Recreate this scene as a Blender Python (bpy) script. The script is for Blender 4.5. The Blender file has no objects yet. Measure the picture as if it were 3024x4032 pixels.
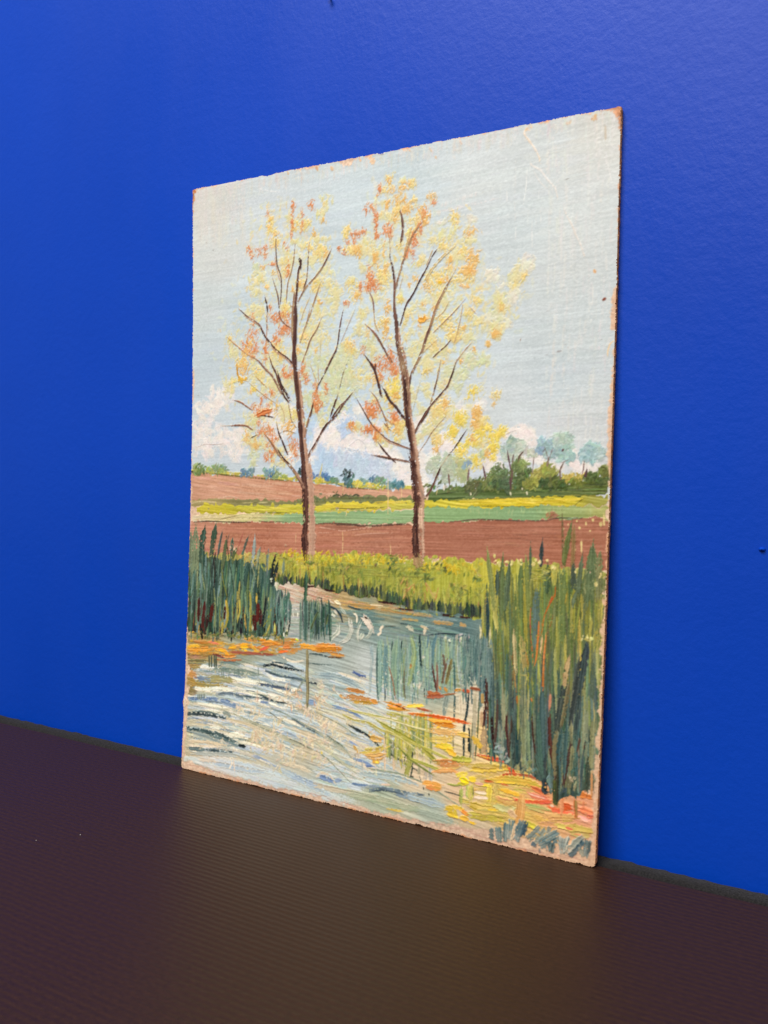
import bpy, bmesh, math, random
import numpy as np
from mathutils import Matrix, Vector

# ------------------------------------------------------------------ camera, world, lamps, exposure
scene = bpy.context.scene
CAM_POS = (0.21525, -0.39028, 0.18759)
CAM_YAW, CAM_PITCH, CAM_ROLL = 0.49544, -0.06026, 0.00927
CAM_F = 3238.1                     # focal length in pixels of a 3024 x 4032 picture

def cam_axes():
    y, p, r = CAM_YAW, CAM_PITCH, CAM_ROLL
    f = np.array([-math.sin(y)*math.cos(p), math.cos(y)*math.cos(p), math.sin(p)])
    rt = np.array([math.cos(y), math.sin(y), 0.0])
    up = np.cross(rt, f)
    return rt*math.cos(r) + up*math.sin(r), -rt*math.sin(r) + up*math.cos(r), f

rt_, up_, fw_ = cam_axes()
cam_data = bpy.data.cameras.new('camera')
cam = bpy.data.objects.new('camera', cam_data)
scene.collection.objects.link(cam)
cam.matrix_world = Matrix(((rt_[0], up_[0], -fw_[0], CAM_POS[0]),
                           (rt_[1], up_[1], -fw_[1], CAM_POS[1]),
                           (rt_[2], up_[2], -fw_[2], CAM_POS[2]),
                           (0, 0, 0, 1)))
cam_data.sensor_fit = 'VERTICAL'
cam_data.sensor_height = 36.0
cam_data.sensor_width = 27.0
cam_data.lens = CAM_F/4032*36.0
cam_data.clip_start = 0.01
cam_data.clip_end = 50.0
cam_data.dof.use_dof = True
cam_data.dof.focus_distance = 0.43
cam_data.dof.aperture_fstop = 22.0
scene.camera = cam

world = bpy.data.worlds.new('World')
scene.world = world
world.use_nodes = True
bg = world.node_tree.nodes['Background']
bg.inputs[0].default_value = (0.90, 0.95, 1.0, 1)
bg.inputs[1].default_value = 0.30

def area_lamp(name, loc, target, size, size_y, energy, col):
    d = bpy.data.lights.new(name, 'AREA')
    d.shape = 'RECTANGLE'; d.size = size; d.size_y = size_y; d.energy = energy; d.color = col
    o = bpy.data.objects.new(name, d)
    scene.collection.objects.link(o)
    o.location = loc
    o.rotation_euler = (Vector(target) - Vector(loc)).to_track_quat('-Z', 'Y').to_euler()
    return o

# soft ceiling panel above and in front of the shelf, and a second one further right along the wall
area_lamp('ceiling_lamp', (-0.48, -1.50, 2.30), (0, 0, 0.15), 1.0, 0.9, 75.0, (1.0, 0.965, 0.915))
area_lamp('ceiling_lamp', (0.30, -1.45, 1.20), (0.2, 0, 0.3), 0.45, 0.4, 11.0, (1.0, 0.93, 0.90))

vs = scene.view_settings
vs.view_transform = 'Standard'
vs.look = 'None'
vs.exposure = 0.0
vs.gamma = 1.0
vs.use_curve_mapping = False
scene.render.engine = 'CYCLES'

PAINT_GAIN, RELIEF = 0.97, 0.65
# ------------------------------------------------------------------ the painting: a small numpy painter
# Brush strokes are laid one over another on a fine grid over the board; each stroke leaves colour AND
# thickness of paint (with bristle grooves), and the grid becomes real relief geometry on the board.
BW, BH, BT = 252.9, 350.0, 2.1           # board, millimetres
FOOT, TOPY, SAG = 15.75, 3.0, 3.8        # how far the face stands off the wall at foot and head; warp
CELL = 0.33
NX, NY = int(BW/CELL), int(BH/CELL)
rng = np.random.default_rng(7)
GX, GY = np.meshgrid((np.arange(NX)+.5)*BW/NX, (np.arange(NY)+.5)*BH/NY)     # mm, origin at lower left
COL = np.zeros((NY, NX, 3), np.float32)
HGT = np.zeros((NY, NX), np.float32)
PID = np.zeros((NY, NX), np.int16)
PARTS = ['primer']
CUR = [0]
def part(name):
    if name not in PARTS: PARTS.append(name)
    CUR[0] = PARTS.index(name)

def to_board(px, py):
    """a point noted on the picture of the board -> millimetres on the (slightly warped) board"""
    d = fw_ + rt_*((px-1512)/CAM_F) - up_*((py-2016)/CAM_F)
    y = -0.008
    hz = math.sqrt(BH**2-(FOOT-TOPY)**2)/1000
    for _ in range(8):
        k = (y-CAM_POS[1])/d[1]
        z = CAM_POS[2]+k*d[2]
        v = min(1.1, max(-.1, z/hz))
        y = (-(FOOT+(TOPY-FOOT)*v)+SAG*4*v*(1-v))/1000
    return (CAM_POS[0]+k*d[0])*1000+BW/2, v*BH

class Tile:
    def __init__(s, x0, y0, size): s.x0, s.y0, s.k = x0, y0, size/1659.0
    def p(s, x, y): return to_board(s.x0+x*s.k, s.y0+y*s.k)
    def mm(s, x, y):
        a = s.p(x-10, y); b = s.p(x+10, y); c = s.p(x, y-10); d = s.p(x, y+10)
        return .5*(abs(b[0]-a[0])+abs(d[1]-c[1]))/20
A = Tile(700, 600, 700); B = Tile(1300, 400, 700); C = Tile(1850, 380, 700); D = Tile(700, 1200, 700)
E = Tile(1300, 1000, 700); F = Tile(1850, 1000, 700); G = Tile(700, 1800, 600); H = Tile(1250, 1600, 600)
I = Tile(1850, 1600, 600); J = Tile(1250, 2150, 600); K = Tile(1850, 2100, 600); L = Tile(700, 2350, 600)
M = Tile(1250, 2650, 600); N = Tile(1850, 2650, 600); Q = Tile(600, 2850, 700); O = Tile(0, 0, 1659)

def noise(sx, sy, ang=0.0, seed=0):
    r = np.random.default_rng(seed+1000)
    n = r.standard_normal((NY, NX))
    fy = np.fft.fftfreq(NY, BH/NY)[:, None]; fx = np.fft.rfftfreq(NX, BW/NX)[None, :]
    ca, sa = math.cos(ang), math.sin(ang)
    u = fx*ca+fy*sa; v = -fx*sa+fy*ca
    g = np.exp(-2*math.pi**2*((u*sx)**2+(v*sy)**2))
    o = np.fft.irfft2(np.fft.rfft2(n)*g, s=(NY, NX))
    return (o/o.std()).astype(np.float32)
N_H = noise(9, .28, 0.03, 1); N_H2 = noise(25, .8, -0.04, 2); N_V = noise(.28, 8, 0, 3); N_V2 = noise(.9, 14, 0, 4)
N_F = noise(.3, .3, 0, 5); N_M = noise(1.2, 1.2, 0, 6); N_L = noise(14, 14, 0, 7); N_S = noise(4, .35, .14, 8)
N_W = noise(6, .3, -.12, 9); N_J1 = noise(.8, .8, 0, 10); N_J2 = noise(.8, .8, 0, 11); N_D = noise(5, .3, .5, 12)
def c3(c): return np.array(c, np.float32)/255.0

def smooth(P, n):
    P = np.asarray(P, float)
    if len(P) < 3:
        t = np.linspace(0, 1, max(3, n//2))[:, None]
        return P[0]*(1-t)+P[-1]*t
    Q_ = np.vstack([2*P[0]-P[1], P, 2*P[-1]-P[-2]])
    out = []
    m = max(2, int(math.ceil(n/(len(P)-1))))
    for i in range(len(P)-1):
        p0, p1, p2, p3 = Q_[i:i+4]
        for t in np.linspace(0, 1, m, endpoint=False):
            out.append(.5*((2*p1)+(-p0+p2)*t+(2*p0-5*p1+4*p2-p3)*t*t+(-p0+3*p1-3*p2+p3)*t**3))
    out.append(P[-1])
    return np.array(out)

def stroke(P, w, col, col2=None, op=1.0, h=.22, taper=(.3, .3), dry=0.0, rag=.08, amp=.05, n=14, jit=.12):
    """one brush stroke; P in mm, w = width in mm"""
    P = smooth(P, n)
    hw = w/2
    x0, y0 = P.min(0)-hw*1.3-.4; x1, y1 = P.max(0)+hw*1.3+.4
    j0, j1 = max(0, int(x0/BW*NX)), min(NX, int(x1/BW*NX)+1)
    i0, i1 = max(0, int(y0/BH*NY)), min(NY, int(y1/BH*NY)+1)
    if j1 <= j0 or i1 <= i0: return
    X = GX[i0:i1, j0:j1]; Y = GY[i0:i1, j0:j1]
    seg = P[1:]-P[:-1]; ln = np.hypot(seg[:, 0], seg[:, 1])+1e-6
    cum = np.concatenate([[0], np.cumsum(ln)]); tot = cum[-1]
    best = np.full(X.shape, 1e9); S_ = np.zeros(X.shape); Cc = np.zeros(X.shape)
    for k in range(len(seg)):
        dx, dy = X-P[k, 0], Y-P[k, 1]
        ux, uy = seg[k]/ln[k]
        a = dx*ux+dy*uy
        lo = -hw if k == 0 else 0.0; hi = ln[k]+(hw if k == len(seg)-1 else 0)
        ac = np.clip(a, 0, ln[k])
        d = np.hypot(dx-ux*ac, dy-uy*ac)
        m = d < best
        best = np.where(m, d, best); S_ = np.where(m, cum[k]+np.clip(a, lo, hi), S_); Cc = np.where(m, dx*uy-dy*ux, Cc)
    s = S_/tot
    wv = np.interp(s, [0, .25, .75, 1], [1-taper[0], 1, 1, 1-taper[1]])
    ph = rng.random(8)*6.28; fr = rng.uniform(.15, 1.2, 4)
    wv = wv*(1+jit*(np.sin(S_*fr[0]*2+ph[0])+.7*np.sin(S_*fr[1]*4+ph[1])+.6*np.sin(S_*6*fr[2]+ph[2])))
    t = Cc/(hw*wv+1e-4)
    nb = max(4, int(w/.33))
    br = rng.standard_normal(nb+2)
    ti = np.clip((t+1)/2, 0, 1)*nb
    b = np.interp(ti, np.arange(nb+2), br)
    endr = rng.uniform(-rag, rag, nb+2)
    e = np.interp(ti, np.arange(nb+2), endr)
    aa = np.clip((1-np.abs(t))*hw*wv/.28+.35, 0, 1)
    cap = .35*hw/tot
    al = aa*np.clip((s+cap+e)*tot/.5+.5, 0, 1)*np.clip((1+cap-s+e)*tot/.5+.5, 0, 1)
    if dry > 0:
        q = b*.55+N_F[i0:i1, j0:j1]*.5+N_J1[i0:i1, j0:j1]*.3
        al = al*np.clip((q-(-1.6+2.6*dry*(.45+.8*s)))*2.2, 0, 1)
    al = (al*op).astype(np.float32)
    c = c3(col)
    if col2 is not None:
        br2 = np.interp(ti, np.arange(nb+2), rng.random(nb+2))
        mx = np.clip(br2*1.5-.35+.25*np.sin(S_*.5+ph[3]), 0, 1)[..., None]
        c = c*(1-mx)+c3(col2)*mx
    c = np.clip(c+(amp*b)[..., None]*np.array([1, 1, .9]), 0, 1).astype(np.float32)
    COL[i0:i1, j0:j1] = COL[i0:i1, j0:j1]*(1-al[..., None])+c*al[..., None]
    prof = .55+.22*np.clip(b, -1.5, 1.5)+.55*np.exp(-((np.abs(t)-.85)/.16)**2)
    z = HGT[i0:i1, j0:j1]
    HGT[i0:i1, j0:j1] = z*(1-.45*al)+(h*prof*al).astype(np.float32)
    sub = PID[i0:i1, j0:j1]; sub[al > .5] = CUR[0]

def S(tile, pts, w, col, col2=None, **kw):
    mx, my = pts[len(pts)//2]
    stroke([tile.p(*q) for q in pts], max(.3, 1.14*w*tile.mm(mx, my)), col, col2, **kw)

def vary(c, a=10):
    v = rng.normal(0, a*.7); return tuple(np.clip(np.array(c)+v+rng.normal(0, a*.5, 3), 0, 255))

def area(tile, poly, anchors, amp=(.02, 'N_H'), h=.1, jag=.5, op=1.0, pw=3.0, hfield=None):
    pm = [tile.p(*q) for q in poly] if tile else poly
    pm = np.array(pm)
    X = GX+N_J1*jag; Y = GY+N_J2*jag
    j0, j1 = max(0, int((pm[:, 0].min()-3)/BW*NX)), min(NX, int((pm[:, 0].max()+3)/BW*NX)+1)
    i0, i1 = max(0, int((pm[:, 1].min()-3)/BH*NY)), min(NY, int((pm[:, 1].max()+3)/BH*NY)+1)
    X = X[i0:i1, j0:j1]; Y = Y[i0:i1, j0:j1]
    ins = np.zeros(X.shape, bool)
    for k in range(len(pm)):
        (xa, ya), (xb, yb) = pm[k-1], pm[k]
        cr = (ya > Y) != (yb > Y)
        xi = xa+(Y-ya)*(xb-xa)/((yb-ya) if yb != ya else 1e-9)
        ins ^= cr & (X < xi)
    if isinstance(anchors, tuple): anchors = [(0, 0, anchors)]; T_ = O
    else: T_ = O
    ws = np.zeros(X.shape); cs = np.zeros(X.shape+(3,))
    gx, gy = GX[i0:i1, j0:j1], GY[i0:i1, j0:j1]
    for (ax, ay, c) in anchors:
        bx, by = T_.p(ax, ay)
        w = 1/(((gx-bx)**2+(gy-by)**2)/400+.02)**(pw/2)
        ws += w; cs += w[..., None]*c3(c)
    c = cs/ws[..., None]
    f = globals()[amp[1]][i0:i1, j0:j1]
    c = np.clip(c+(amp[0]*f)[..., None], 0, 1)
    al = (ins*op).astype(np.float32)[..., None]
    COL[i0:i1, j0:j1] = COL[i0:i1, j0:j1]*(1-al)+c*al
    HGT[i0:i1, j0:j1] = np.where(ins, h*(1+.45*np.clip(globals()[hfield or amp[1]][i0:i1, j0:j1], -2, 2)), HGT[i0:i1, j0:j1])
    PID[i0:i1, j0:j1][ins] = CUR[0]

def dab(tile, cx, cy, rx, ry, col, n=None, ang=1.45, ln=None, w=None, op=.9, h=.3, spread=.5, dry=.25, col2=None, va=12, amp=.05):
    """a patch of short pressed dabs, like foliage put on with the tip of a brush"""
    k = tile.mm(cx, cy)
    bx, by = tile.p(cx, cy)
    rx *= k; ry *= k
    if n is None: n = int(np.clip(rx*ry*1.1, 3, 60))
    sub = []
    for _ in range(3+n//14):
        r = math.sqrt(rng.random())*.8; a = rng.random()*6.283; sub.append((r*math.cos(a), r*math.sin(a)))
    for _ in range(n):
        qx, qy = sub[rng.integers(len(sub))]
        qx = np.clip(qx+rng.normal(0, .42), -1.35, 1.35); qy = np.clip(qy+rng.normal(0, .42), -1.35, 1.35)
        x, y = bx+rx*qx, by+ry*qy
        l_ = (ln or min(2.6, .55*min(rx, ry)+.8))*rng.uniform(.6, 1.2)
        th = ang+rng.normal(0, spread)
        dx, dy = math.cos(th)*l_/2, math.sin(th)*l_/2
        cv = rng.normal(0, .25)*l_
        stroke([(x-dx, y-dy), (x-dy*cv*.3, y+dx*cv*.3), (x+dx, y+dy)], (w or rng.uniform(.7, 1.5)), vary(col, va), col2, op=op, h=h*rng.uniform(.5, 1.2),
               rag=.2, dry=dry, n=6, jit=.2, amp=amp)

# ---- primer
part('primer')
COL[:] = c3((226, 190, 160)); COL += (N_M*.018+N_F*.02)[..., None]*np.array([1, .9, .8]); HGT[:] = .05+.02*N_F

# ---- sky
part('painted_sky')
sky_anchor = [(800, 800, (205, 202, 196)), (850, 1000, (204, 205, 202)), (800, 1200, (200, 206, 207)), (800, 1450, (193, 203, 209)), (850, 1650, (200, 208, 214)),
    (1050, 800, (200, 206, 209)), (1000, 1250, (194, 206, 214)), (1300, 950, (194, 204, 209)), (1600, 700, (192, 202, 206)), (1500, 1000, (194, 204, 206)),
    (1900, 700, (203, 207, 208)), (2200, 620, (202, 206, 207)), (2370, 520, (203, 201, 195)), (2050, 900, (198, 205, 207)), (2250, 1000, (202, 205, 204)), (2300, 1300, (199, 205, 206)),
    (2200, 1500, (196, 204, 208)), (2300, 1650, (202, 205, 205)), (1700, 1300, (197, 211, 221)), (1400, 1300, (196, 209, 219)), (1300, 1740, (182, 203, 226)), (1400, 1850, (192, 207, 222)),
    (1000, 1880, (199, 207, 213)), (1950, 1600, (203, 208, 210)), (1600, 1500, (198, 210, 218)), (2050, 1800, (206, 210, 216)), (2300, 1800, (208, 208, 208)), (1750, 1850, (205, 212, 220))]
area(O, [(700, 700), (2500, 380), (2440, 1980), (700, 1900)], sky_anchor, (.012, 'N_H'), h=.07, hfield='N_S')
COL += (N_L*.006+N_V2*.004+N_H2*.001)[..., None]; COL[:] = np.clip(COL+np.array([.012, .022, .018]), 0, 1)
for _ in range(900):
    x = rng.uniform(4, BW-4); y = rng.uniform(165, BH-3)
    l_ = rng.uniform(10, 42); a = rng.normal(.02+.10*(x/BW-.35)*(y > 250), .06)
    j, i = min(NX-1, int(x/BW*NX)), min(NY-1, int(y/BH*NY))
    c = COL[i, j]*255+rng.normal(0, 2.0, 3)*.5+rng.normal(0, 1.2)
    stroke([(x-l_/2*math.cos(a), y-l_/2*math.sin(a)), (x, y+rng.normal(0, .4)), (x+l_/2*math.cos(a), y+l_/2*math.sin(a))], rng.uniform(2.0, 5), c, op=.4, h=.10, dry=.4, amp=.011, rag=.1)
# warm upright brushing in the upper corner, along the head and foot of the right side
for _ in range(90):
    px, py = rng.uniform(762, 965), rng.uniform(735, 930)
    if rng.random() > 1.1-(px-760)/260: continue
    b_ = O.p(px, py)
    stroke([(b_[0], b_[1]+6), (b_[0]+rng.normal(0, .3), b_[1]-7)], rng.uniform(1.5, 4), vary((211, 206, 197), 5), op=.32, h=.1, dry=.35, amp=.015)
for _ in range(260):
    px = rng.uniform(0, 1); y_ = BH-rng.uniform(.5, 6)
    stroke([(px*BW, y_+3), (px*BW+rng.normal(0, .3), y_-4)], rng.uniform(.8, 2.2), vary((206, 202, 194), 8), op=.4, h=.1, dry=.5, amp=.02)
for _ in range(220):
    px, py = rng.uniform(2150, 2430), rng.uniform(480, 1750)
    b_ = O.p(px, py)
    stroke([(b_[0], b_[1]+rng.uniform(3, 9)), (b_[0]+rng.normal(0, .3), b_[1]-rng.uniform(3, 9))], rng.uniform(.5, 1.6), vary((214, 213, 208), 5), op=.45, h=.13, dry=.55, amp=.015)
for _ in range(420):       # dark hair grooves left by a stiff brush
    x = rng.uniform(4, BW-4); y = rng.uniform(185, BH-8); l_ = rng.uniform(3, 16); a = rng.normal(.08*(x > 130)-.02, .07)
    stroke([(x, y), (x+l_*math.cos(a), y+l_*math.sin(a))], rng.uniform(.28, .42), vary((186, 192, 194), 8), op=.4, h=.0, dry=.5, amp=.02)
for _ in range(520):
    x = rng.uniform(4, BW-4); y = rng.uniform(190, BH-5); l_ = rng.uniform(2, 9)
    stroke([(x, y), (x+rng.normal(0, .1), y+l_)], rng.uniform(.3, .5), vary((222, 222, 216), 5), op=.42, h=.07, dry=.55, amp=.02, n=4)
for pts in ([(430, 560), (425, 800), (420, 1000), (430, 1250), (420, 1420)], [(535, 690), (525, 850), (500, 1000)], [(1115, 700), (1120, 860)], [(1260, 570), (1300, 700), (1330, 820)], [(1290, 600), (1310, 780)], [(660, 1060), (662, 1170)],
            [(1100, 300), (1095, 440)], [(580, 1180), (582, 1420)], [(1120, 1300), (1115, 1500)], [(345, 880), (350, 1040)]):
    S(C, pts, 9, (226, 225, 220), op=.75, h=.3, dry=.35)
for x_ in (700, 560, 400):
    S(B, [(x_, 640), (x_+6, 900), (x_+2, 1250)], 6, (216, 219, 217), op=.4, h=.2, dry=.4)
# the diagonal crease in the board with lifted paint
S(C, [(540, 290), (508, 340), (540, 395), (600, 475), (645, 560), (655, 610)], 16, (226, 205, 180), (236, 228, 218), h=.5, dry=.15)
S(C, [(570, 590), (575, 640), (660, 690), (720, 770), (790, 850), (815, 930), (825, 985)], 13, (224, 210, 194), (230, 226, 220), h=.45, dry=.25)
S(C, [(650, 650), (700, 740), (770, 815)], 10, (228, 226, 222), h=.4, dry=.2)
S(C, [(600, 700), (650, 790), (720, 860)], 10, (205, 204, 200), h=.3, dry=.3)
S(C, [(885, 1050), (905, 1110), (950, 1190), (985, 1280), (1030, 1370), (1060, 1460), (1090, 1540)], 15, (214, 204, 192), (224, 220, 214), h=.32, dry=.35)
dab(C, 540, 290, 35, 25, (224, 196, 160), 6); dab(C, 1155, 200, 28, 25, (214, 172, 128), 8, op=.8); S(C, [(1265, 280), (1268, 400)], 22, (196, 178, 152), op=.6, h=.08)
S(C, [(895, 776), (925, 765)], 6, (120, 110, 106), h=.15); dab(C, 1240, 160, 40, 15, (200, 186, 168), 6, op=.5); dab(C, 920, 240, 40, 12, (214, 192, 165), 6, op=.6)
S(F, [(1160, 150), (1172, 175)], 26, (216, 168, 120), h=.15); S(F, [(1240, 430), (1268, 415)], 24, (150, 84, 62), h=.4); S(F, [(470, 815), (476, 790)], 8, (140, 110, 95)); S(F, [(815, 912), (855, 905)], 14, (176, 172, 170), h=.3)
S(F, [(1350, 805), (1310, 840), (1290, 900), (1285, 960)], 14, (232, 205, 165), h=.35)
for (x, y, t_) in ((455, 320, A), (210, 785, A), (330, 915, A), (265, 845, A), (1205, 1090, C), (725, 535, F), (890, 845, F), (150, 1250, F), (720, 940, F), (1230, 800, F), (190, 848, D), (140, 430, D)):
    S(t_, [(x-4, y), (x+6, y-2)], 6, (150, 138, 128), h=.1, op=.8)
S(A, [(760, 340), (860, 362), (960, 372)], 8, (228, 228, 226), op=.8, h=.3, dry=.3); S(B, [(1010, 1030), (1200, 985), (1400, 940), (1560, 900)], 24, (222, 214, 210), op=.6, h=.25, dry=.5)
for _ in range(26):
    x = 80+rng.uniform(0, 1)*330; S(B, [(x+950, 1015-x*.33+rng.normal(0, 8)), (x+955, 980-x*.33)], 8, (226, 220, 216), op=.6, h=.25)

# ---- clouds
part('painted_clouds')
def cloud(tile, cx, cy, rx, ry, col=(234, 224, 215), n=None, **kw):
    dab(tile, cx, cy, rx, ry, col, n or int(rx*ry/300)+10, ang=.4, spread=1.3, ln=4.4, w=2.6, op=.48, h=.26, dry=.25, va=6, **kw)
for (x, y, rx, ry) in ((430, 850, 120, 70), (480, 830, 60, 50), (260, 970, 110, 60), (380, 920, 120, 60), (230, 1130, 110, 60), (330, 1230, 200, 90), (240, 1340, 120, 70), (500, 1260, 130, 90), (560, 1390, 120, 50)):
    cloud(D, x, y, rx, ry)
for (x, y, rx, ry) in ((860, 1050, 120, 90), (960, 1150, 160, 100), (1020, 1000, 80, 80), (1350, 1250, 130, 90), (1500, 1200, 120, 80), (1600, 1310, 90, 70), (1440, 1380, 130, 60), (1260, 1380, 60, 60), (1050, 1400, 90, 50)):
    cloud(D, x, y, rx, ry, (235, 228, 221))
for (x, y, rx, ry) in ((180, 260, 180, 130), (60, 380, 110, 80), (330, 370, 130, 90), (480, 450, 130, 90), (260, 300, 90, 60), (620, 500, 130, 80), (760, 470, 90, 70), (860, 560, 110, 60), (830, 680, 140, 80), (940, 800, 70, 60), (1000, 880, 50, 50), (1160, 830, 50, 70), (1130, 560, 60, 110), (1300, 560, 110, 60), (1480, 430, 90, 60), (1380, 400, 70, 90), (1100, 200, 60, 60), (1180, 900, 40, 30)):
    cloud(H, x, y, rx, ry, (235, 227, 220))
for (x, y, rx, ry) in ((160, 1560, 110, 70), (280, 1480, 60, 40), (420, 1640, 60, 40), (960, 1560, 70, 60), (1200, 1450, 60, 40), (1380, 1420, 60, 40)):
    cloud(E, x, y, rx, ry, (226, 218, 212), op_=None) if False else cloud(E, x, y, rx, ry, (232, 226, 220))
for (x, y, rx, ry) in ((600, 270, 110, 60), (540, 310, 120, 60), (640, 380, 90, 70), (440, 300, 60, 30), (240, 620, 90, 60), (560, 560, 80, 50), (770, 560, 60, 50), (1180, 660, 70, 70), (900, 680, 70, 50), (1130, 540, 40, 60), (1330, 680, 60, 40)):
    cloud(I, x, y, rx, ry, (234, 224, 216))
for (x, y, rx, ry, c) in ((480, 640, 160, 90, (190, 205, 222)), (260, 560, 130, 60, (196, 208, 222)), (80, 620, 70, 90, (182, 204, 224)), (620, 690, 120, 70, (194, 207, 222)), (700, 760, 150, 50, (196, 208, 220)), (1560, 790, 70, 50, (205, 212, 220)), (300, 200, 60, 60, (186, 204, 224))):
    dab(H, x, y, rx, ry, c, 30, ang=1.4, spread=.5, ln=6, w=2.6, op=.55, h=.14, va=6)
for (x, y, rx, ry) in ((1330, 1440, 110, 90), (1560, 1120, 70, 60), (1250, 1180, 60, 50)):
    dab(D, x, y, rx, ry, (184, 204, 226), 22, ang=1.4, ln=5, w=2.4, op=.5, h=.14, va=6)
for _ in range(12):
    y = rng.uniform(580, 760); S(H, [(470, y), (560, y-8)], 5, (176, 190, 204), op=.5, h=.05)
S(D, [(190, 1325), (260, 1302), (330, 1305), (420, 1298)], 7, (196, 180, 172), h=.1); S(H, [(360, 420), (430, 365), (480, 375), (540, 440)], 7, (190, 190, 192), h=.1); S(I, [(360, 330), (440, 280), (500, 262)], 10, (206, 196, 190), h=.2)

# ---- far hedge, fields
part('painted_hill_field')
area(G, [(60, 160), (145, 160), (530, 190), (900, 215), (1250, 258), (1659, 300), (1900, 335), (2250, 350), (2650, 335), (2650, 420), (2500, 450), (1300, 475), (60, 460)],
     [(760, 1900, (196, 146, 116)), (900, 1900, (208, 156, 126)), (1000, 1930, (206, 154, 124)), (1150, 1930, (198, 140, 110)), (1350, 1940, (200, 145, 116)), (1550, 1940, (210, 158, 130))], (.022, 'N_W'), h=.12)
for _ in range(60):
    x = rng.uniform(120, 2450); y = rng.uniform(200, 450)+(40 if x > 1500 else 0); y = min(y, 440)
    if y < 175+x*.085+12: continue
    S(G, [(x, y), (x+150, y+14), (x+330, y+24)], rng.uniform(16, 34), vary((203, 150, 120), 9), vary((222, 178, 148), 6), op=.7, h=.16, dry=.3, amp=.02)
S(G, [(430, 450), (560, 430), (660, 445)], 8, (232, 196, 168), h=.3)
part('painted_far_hedge')
for _ in range(60):
    x = rng.uniform(140, 2600); y = np.interp(x, [145, 530, 900, 1250, 1659, 2000, 2650], [150, 172, 200, 238, 272, 318, 330])
    S(G, [(x-70, y-6), (x+70, y+6)], rng.uniform(18, 34), vary((198, 186, 72) if rng.random() < .7 else (150, 150, 70), 12), vary((214, 200, 96), 8), op=.85, h=.2, dry=.2)
S(G, [(142, 155), (200, 165), (250, 150)], 18, (62, 58, 38)); S(G, [(280, 168), (460, 186), (640, 206), (800, 222), (960, 236), (1100, 248), (1240, 262)], 14, (72, 70, 36), (110, 104, 44), dry=.35, h=.25)
S(H, [(220, 850), (300, 876), (440, 892), (640, 900), (860, 884)], 12, (84, 74, 40), (120, 104, 50), dry=.25, h=.25)
for (x, y, rx, ry, c) in ((180, 110, 45, 50, (148, 160, 96)), (270, 130, 60, 40, (104, 122, 72)), (360, 135, 60, 30, (164, 164, 76)), (420, 115, 70, 35, (136, 156, 112)), (500, 110, 40, 30, (128, 150, 130)), (480, 150, 50, 20, (150, 160, 90)), (750, 160, 65, 35, (108, 140, 156)), (810, 165, 35, 25, (120, 150, 150)),
                       (965, 165, 40, 40, (130, 160, 150)), (1030, 160, 55, 40, (112, 150, 166)), (1020, 190, 20, 16, (48, 84, 140)), (1100, 195, 60, 25, (140, 156, 110)), (1330, 160, 22, 25, (52, 74, 84)), (1500, 205, 60, 18, (98, 128, 158)), (1620, 225, 60, 20, (90, 122, 160)), (1180, 215, 40, 18, (160, 160, 80)), (1290, 215, 40, 20, (178, 168, 84))):
    dab(G, x, y, rx, ry, c, int(np.clip(rx*ry/70, 10, 50)), ang=1.2, spread=.8, ln=2.2, w=1.3, dry=.15)
for (x, y, rx, ry, c) in ((90, 765, 60, 22, (96, 132, 168)), (210, 800, 50, 30, (112, 140, 110)), (335, 800, 58, 50, (74, 108, 104)), (330, 760, 40, 40, (96, 124, 130)), (510, 810, 45, 30, (130, 158, 144)), (625, 815, 40, 45, (96, 132, 150)), (690, 835, 60, 40, (120, 148, 120)), (790, 850, 60, 30, (110, 144, 140)), (880, 845, 70, 28, (92, 136, 146)), (940, 865, 30, 20, (84, 128, 140)), (440, 845, 60, 20, (214, 196, 92)), (660, 870, 50, 18, (186, 178, 76)), (560, 860, 60, 14, (214, 196, 92)), (40, 815, 60, 20, (208, 188, 80))):
    dab(H, x, y, rx, ry, c, int(np.clip(rx*ry/70, 10, 50)), ang=1.2, spread=.8, ln=2.2, w=1.3, dry=.15)
for (x, y) in ((300, 705), (325, 725), (350, 740), (370, 735), (335, 760), (300, 740)):
    dab(H, x, y, 16, 14, (34, 40, 40), 4, ln=1.2)
S(D, [(1330, 1615), (1350, 1480)], 10, (200, 184, 110), op=.8); S(H, [(8, 800), (50, 660)], 12, (196, 180, 110), op=.8)
part('painted_olive_strip')
area(G, [(60, 465), (700, 455), (1300, 470), (1659, 430), (2000, 420), (2700, 440), (2700, 500), (1659, 540), (60, 535)], [(800, 1975, (172, 156, 104)), (1000, 1975, (140, 134, 88)), (1200, 1978, (128, 126, 76)), (1450, 1968, (120, 124, 80)), (1620, 1965, (136, 140, 92))], (.03, 'N_H'), h=.16)
for (x, y, rx, ry) in ((40, 1000, 60, 40), (110, 990, 50, 35), (205, 980, 60, 38), (300, 985, 50, 30), (390, 990, 70, 28), (480, 995, 60, 25), (600, 990, 60, 22), (-30, 1010, 60, 40)):
    dab(H, x, y, rx, ry, (104, 110, 72), ang=.8, spread=1.0)
for (x, y, rx, ry) in ((1310, 470, 60, 30), (1500, 470, 60, 40), (1590, 460, 60, 35)): dab(G, x, y, rx, ry, (112, 116, 74), ang=.8, spread=1)
for (x, y) in ((210, 975), (310, 980), (420, 975)): S(H, [(x-40, y+5), (x, y-14), (x+45, y)], 16, (62, 66, 48), (96, 96, 66), h=.25)
S(G, [(160, 500), (260, 480), (420, 490)], 12, (206, 186, 140)); S(G, [(880, 497), (980, 494)], 10, (196, 186, 130)); S(G, [(700, 500), (820, 494)], 9, (190, 178, 120))
part('painted_yellow_field')
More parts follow.
